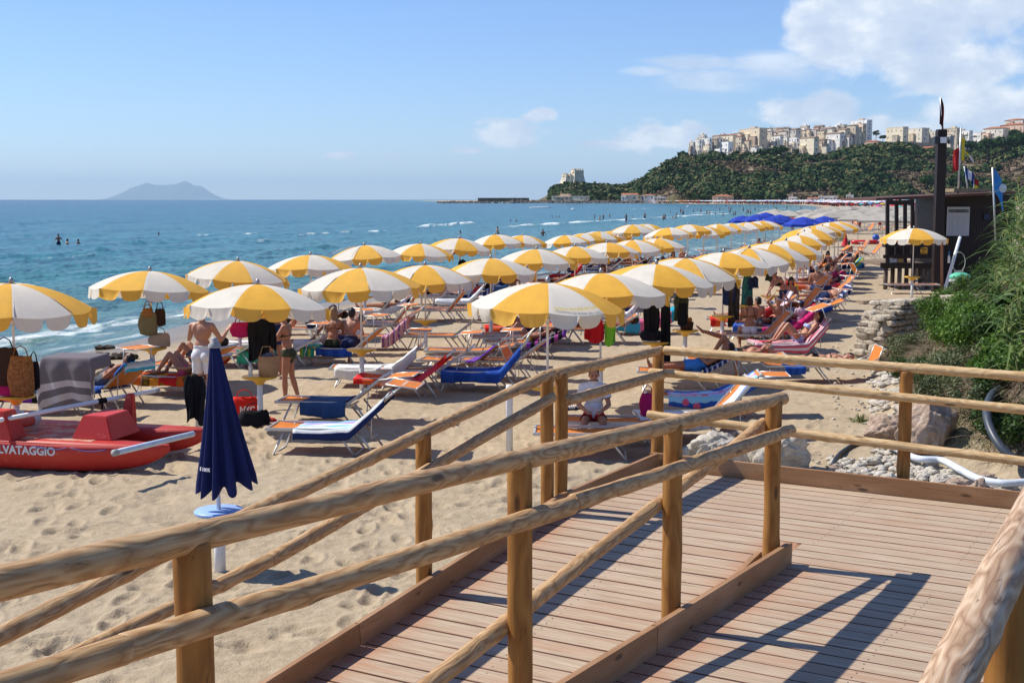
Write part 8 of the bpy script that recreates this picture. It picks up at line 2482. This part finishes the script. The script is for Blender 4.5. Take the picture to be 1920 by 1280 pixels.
parasol(1484, 402, 40, m_pr, 'red parasol between the blue ones', None); parasol(862, 445, 70, m_pr, 'dark red parasol behind a yellow one at the water side', None, Y=52)
GR = [(1452, 392), (1478, 394), (1512, 392), (1545, 390), (1560, 396), (1580, 391), (1602, 394), (1622, 390), (1640, 395), (1655, 391), (1672, 396), (1690, 390), (1705, 395), (1722, 391), (1740, 396), (1758, 391), (1590, 386), (1618, 386), (1645, 387), (1676, 386), (1706, 386), (1735, 386), (1560, 388), (1530, 397), (1610, 399), (1655, 400), (1700, 401), (1745, 401)]
for k, (a, b_) in enumerate(GR):
    parasol(a, b_, 0, m_pg, 'wide beige canvas sunshade of the neighbouring lido', 'wide beige sunshades of the neighbouring lido', r=2.2, drop=.55, n=4, name='sunshade', Y=float(np.interp(b_, [386, 391, 396, 401], [205, 150, 118, 98])) * random.Random(k).uniform(.94, 1.06), cat='sunshade')
cols = [c_red, (.55, .10, .25), (.05, .20, .55), (.05, .45, .50), (.60, .60, .62), (.55, .45, .05), (.60, .30, .40), (.25, .45, .75)]
rg = random.Random(21)
PMC = [mat('parasol_canvas_%d' % i, c_, .8, .1, 2, .2) for i, c_ in enumerate(cols)]
NMC = ['red', 'crimson', 'blue', 'turquoise', 'white', 'yellow', 'pink', 'pale blue']
for k in range(150):
    Y = 240 * math.exp(rg.random() * 1.15); xs = float(shore(Y)); x = xs + 14 + rg.random() * (40 + Y * .10)
    g = gz(x, Y); px_, py_ = proj((x, Y, g + 2))
    if not (1440 < px_ < 1770): continue
    i = rg.randrange(8)
    parasol(px_, py_, 0, PMC[i], '%s parasol on the crowded far stretch of beach' % NMC[i], '%s parasols of the crowded far beach' % NMC[i], r=1.1, Y=Y)
# rows of white and orange parasols on the farthest beach: uncountable
V = []; F = []; FM = []; off = 0; rgn = np.random.default_rng(33)
mats_ = [mat('far_white_canvas', (.72, .72, .72), .8), mat('far_orange_canvas', (.62, .18, .08), .8), mat('far_dark', (.06, .04, .035), .9), PMC[0], PMC[2], PMC[6], PMC[3]]
def addq(c, w_, h, m_):
    global off
    V.append(np.array([[c[0] - w_, c[1] - w_, c[2]], [c[0] + w_, c[1] - w_, c[2]], [c[0] + w_, c[1] + w_, c[2]], [c[0] - w_, c[1] + w_, c[2]], [c[0], c[1], c[2] + h]]))
    for f in ((0, 1, 4), (1, 2, 4), (2, 3, 4), (3, 0, 4)): F.append(tuple(i + off for i in f)); FM.append(m_)
    off += 5
for k in range(3600):
    Y = rgn.uniform(620, 1085); xs = float(shore(Y)); dx = 8 + 150 * rgn.random() ** 1.3
    x = xs + dx; px_ = CX + FPX * x / Y
    if px_ > 1800 or px_ < 1180: continue
    g = gz(x, Y)
    if rgn.random() < .45: addq((x, Y, g + 1.9), 1.15, .5, 1 if px_ < 1310 and rgn.random() < .8 else (0 if rgn.random() < .66 else rgn.integers(3, 7)))
    else: addq((x, Y, g), .28, 1.5, 2 if rgn.random() < .7 else 3)
me = mesh_np('beach_crowd', np.concatenate(V), F, mats_, False, FM)
tag(link('beach_crowd', me), 'distant crowd of people and parasols along the far beach', None, None, 'stuff')

# ---- bathers
swp = reg(person('person up to the waist in the sea', 'person', (0, -80, -5), 0, standing(arm=((.2, .5, -.8), (.1, -.5, -.8)), fore=((.5, .3, -.6), (.5, -.3, -.6))), clothes=(('shorts', F_navy),), voxel=.034, fingers=False, skin=0))
swq = reg(person('person wading in the sea', 'person', (0, -80, -5), 0, standing(spine=(.15, 0, 1), thigh=((.3, .05, -1), (-.3, -.05, -1)), shin=((.1, 0, -1), (-.35, 0, -1)), arm=((.3, .3, -.8), (-.1, -.3, -.9))), clothes=(('briefs', F_navy),), voxel=.034, fingers=False, skin=1, woman=True))
BAT = [  # px, py of the water line, depth sunk, label
 (110, 457, .85, 'tall bather standing waist deep at the left, facing the open sea'), (125, 457, 1.28, 'small bather with only head and shoulders out, right of the tall one'), (147, 456, 1.35, 'bather with just the head out, third of the group at the left'),
 (297, 440, 1.45, 'lone swimmer head far out above the second umbrella'), (863, 437, 1.4, 'swimmer head above the red parasol'), (934, 438, .9, 'bather standing in front of the white breaker above the eighth umbrella'),
 (1018, 442, 1.0, 'bather bending in the shallows above the middle row'), (958, 415, 1.42, 'swimmer head left of the breaker, first of a pair'), (968, 415, 1.42, 'swimmer head left of the breaker, second of a pair'),
 (1036, 408, 1.3, 'leftmost of three bathers beyond the long breaker'), (1043, 408, 1.35, 'middle of three bathers beyond the long breaker'), (1049, 408, 1.35, 'rightmost of three bathers beyond the long breaker'),
 (1115, 409, .9, 'bather with arms on hips beyond the breaker'), (1131, 410, .8, 'bather standing right of the large crouching one'), (1143, 407, 1.0, 'thin bather farther right beyond the breaker'),
 (1124, 417, .55, 'large bather crouching right on the breaker foam'), (1174, 419, .15, 'bather walking along the edge of the foam'), (1186, 407, 1.4, 'swimmer head right of the walking bather'), (1209, 411, .4, 'bather diving into the breaker'),
 (1244, 412, .7, 'bather standing at the right end of the breaker'), (1247, 410, .7, 'bather close behind the one at the breaker end')]
for k, (a, b_, dp, lb) in enumerate(BAT):
    p = at_z(a, b_, WL); clone(swp if k % 2 == 0 else swq, (p.x, p.y, WL - dp), random.Random(k).uniform(0, 6.28), lb, 'bathers in the sea')
rg = random.Random(9)
for k in range(46):
    a = rg.uniform(1255, 1505); b_ = rg.uniform(386, 411 - (a - 1250) * .055)
    p = at_z(a, b_, WL)
    if p.x > float(shore(p.y)) - 2 or p.y > 700: continue
    clone(swp if k % 3 else swq, (p.x, p.y, WL - rg.uniform(.3, 1.35)), rg.uniform(0, 6.28), 'distant bather in the shallow bay before the far beach', 'distant bathers in the bay')
swp.location = tuple(at_z(1300, 399, WL) - Vector((0, 0, .6))); swp['label'] = 'bather standing in the bay left of the blue parasols'; swp['group'] = 'bathers in the sea'
swq.location = tuple(at_z(1330, 404, WL) - Vector((0, 0, .4))); swq['label'] = 'bather wading in the bay nearest the blue parasols'; swq['group'] = 'bathers in the sea'
for k, (a, b_) in enumerate([(1183, 378), (1013, 390), (1075, 393), (1290, 388)]):
    p = at_z(a, b_, WL); o = empty('buoy', p, 0, ['white mooring buoy near the breakwater end', 'long white floating buoy off the long breaker', 'small white buoy beyond the breaker', 'white buoy in the bay'][k], 'buoy')
    mb = MB(); mb.ell((0, 0, .15), (5 if k == 1 else .9, .5, .35)); mb.build('float', m_whitep, o)

# ---- fill the middle and far rows: loungers and people under the umbrellas
lo_protos = [reg(lounger(0, 0, 0, bk, ar, pn, '', 'orange loungers under the middle and far umbrellas', loc=(0, -80, -5))) for bk, ar, pn in ((38, 84, 0), (8, None, None), (50, 60, 40), (30, None, None))]
pe_protos = [reg(person('x', 'person', (0, -80, -5), 0, recline(38, 1), voxel=.03, fingers=False, skin=0, clothes=(('shorts', F_navy),))),
             reg(person('x', 'person', (0, -80, -5), 0, seated(.8, -1), voxel=.03, fingers=False, skin=1, woman=True, clothes=(('briefs', F_red), ('top', F_red)), hair=('dark', 'long'))),
             reg(person('x', 'person', (0, -80, -5), 0, recline(8, 0), voxel=.03, fingers=False, skin=0, woman=True, clothes=(('briefs', F_black), ('top', F_black)))),
             reg(person('x', 'person', (0, -80, -5), 0, standing(), voxel=.03, fingers=False, skin=0, clothes=(('shorts', F_red),)))]
TW = [T_white, T_blue2, T_denim, T_red, T_navyst, T_white, T_wpat, T_redor]
TWn = ['white', 'royal blue', 'denim blue', 'red', 'navy striped', 'white', 'white floral', 'red and orange']
towel_cache = {}
rg = random.Random(123)
allu = [(UMB[i], i) for i in (2, 3, 4, 5, 6, 7, 9, 10, 11, 12, 13, 14, 15, 16, 18, 19, 20, 21, 22, 23, 24)]
far_u = [o for o in bpy.data.objects if o.type == 'EMPTY' and o.get('group', '').startswith('far yellow')]
allu += [(o, 100 + j) for j, o in enumerate(far_u)]
used_l = set(); used_p = set(); nlo = 0
for (uo, i) in allu:
    ux, uy = uo.location.x, uo.location.y
    for side in (-1, 1, 2):
        if i in (9, 10, 18, 19, 20, 21) and side == -1: continue
        if (17 < i < 25 or i > 114) and side == 2: continue
        if 17 < i < 22: continue
        if side == 2 and i > 100 and rg.random() < .5: continue
        x = ux - .7 + rg.uniform(-.3, .3) + (.5 if i in (11, 12, 13) else 0) + (1.9 if side == 2 else 0); y = uy + (side * rg.uniform(.75, 1.05) if side < 2 else rg.uniform(-.2, .9)); g = gz(x, y)
        pi_ = rg.randrange(4); yaw = R(rg.uniform(-12, 10)); pr_ = lo_protos[pi_]
        lo = clone(pr_, (x, y, g), yaw, 'orange lounger partly hidden under the crowded yellow and cream umbrella rows', 'orange loungers under the middle and far umbrellas'); nlo += 1
        used_l.add(pi_)
        back = LBACKS[pr_.name]
        if rg.random() < .42:
            ti = rg.randrange(8); key = (pi_, ti)
            if key not in towel_cache:
                LBACKS[lo.name] = back
                tw = towel(lo, .1, 1.85, TW[ti], '%s towel on a lounger under the crowded umbrella rows' % TWn[ti], hang=.1, hangL=.18, seed=ti, group='%s towels under the umbrella rows' % TWn[ti]); towel_cache[key] = tw
            else:
                tw = towel_cache[key].copy(); COL.objects.link(tw); tw.location = lo.location; tw.rotation_euler = lo.rotation_euler
        if rg.random() < .6 and i not in (9, 10):
            pj_ = 0 if pi_ in (0, 2) else 2
            if rg.random() < .3: pj_ = 1
            clone(pe_protos[pj_], (x, y, g), yaw, ['tanned person in navy shorts lying on a lounger in the crowded rows', 'person in a red bikini sitting on a lounger in the crowded rows', 'person in a black bikini lying flat in the crowded rows'][pj_],
                  ['people in navy shorts lying in the crowded rows', 'people in red bikinis sitting in the crowded rows', 'people in black bikinis lying in the crowded rows'][pj_])
    if rg.random() < .5 and i < 100:
        q = Vector((ux + rg.uniform(-.15, .15), uy - .1, uo.location.z + 1.55)); cc = rg.choice([F_black, F_mag, F_navy, F_brown, F_red, F_green]); 
        drape('hanging_clothes', q, .3, rg.uniform(.3, .6), cc, 'clothes hanging from an umbrella pole in the crowded rows', 'clothes', 0, 3, .05, rg.uniform(0, 6), 1.0, group='clothes hanging in the crowded rows')
# people standing about between the rows and on the next lido, far chairs
for k in range(26):
    a = rg.uniform(1395, 1660); b_ = rg.uniform(404, 432); p = at_g(a, b_ + 8)
    clone(pe_protos[3], p, rg.uniform(0, 6.28), 'tanned person standing among the far umbrellas', 'people standing among the far umbrellas')
for k in range(60):
    a = rg.uniform(1540, 1755); b_ = rg.uniform(402, 440); p = at_g(a, b_)
    clone(lo_protos[rg.randrange(4)], p, R(rg.uniform(-20, 20)), 'lounger on the neighbouring stretch of beach behind the yellow umbrellas', 'loungers of the neighbouring lido')
for pr_ in lo_protos + pe_protos:
    for ch in list(pr_.children): bpy.data.objects.remove(ch)
    bpy.data.objects.remove(pr_)
# red toys / pedalo bits beyond
for k, (a, b_, cc, lb) in enumerate([(1585, 462, c_red, 'red plastic beach toy cone near the open sand'), (1622, 458, c_red, 'long red inflatable lying on the sand'), (1560, 450, (.05, .45, .12), 'green inflatable ring beside the red toys'), (1642, 452, c_blue, 'blue ball by the far loungers')]):
    p = at_g(a, b_); o = empty('beach_toy', p, 0, lb, 'beach toy'); mb = MB()
    if k == 0: mb.lathe([(0, 0), (.35, 0), (.30, .1), (.12, .7), (.05, 1.0), (0, 1.0)], 16)
    elif k == 3: mb.ell((0, 0, .3), (.3, .3, .3), None, 16, 10)
    else: mb.tube([(1.0 * math.cos(t_), .4 * math.sin(t_), .18) for t_ in [x * math.pi / 12 for x in range(25)]], .17, 10, False)
    mb.build('vinyl_body', mat('toy_vinyl_%d' % k, cc, .35), o)
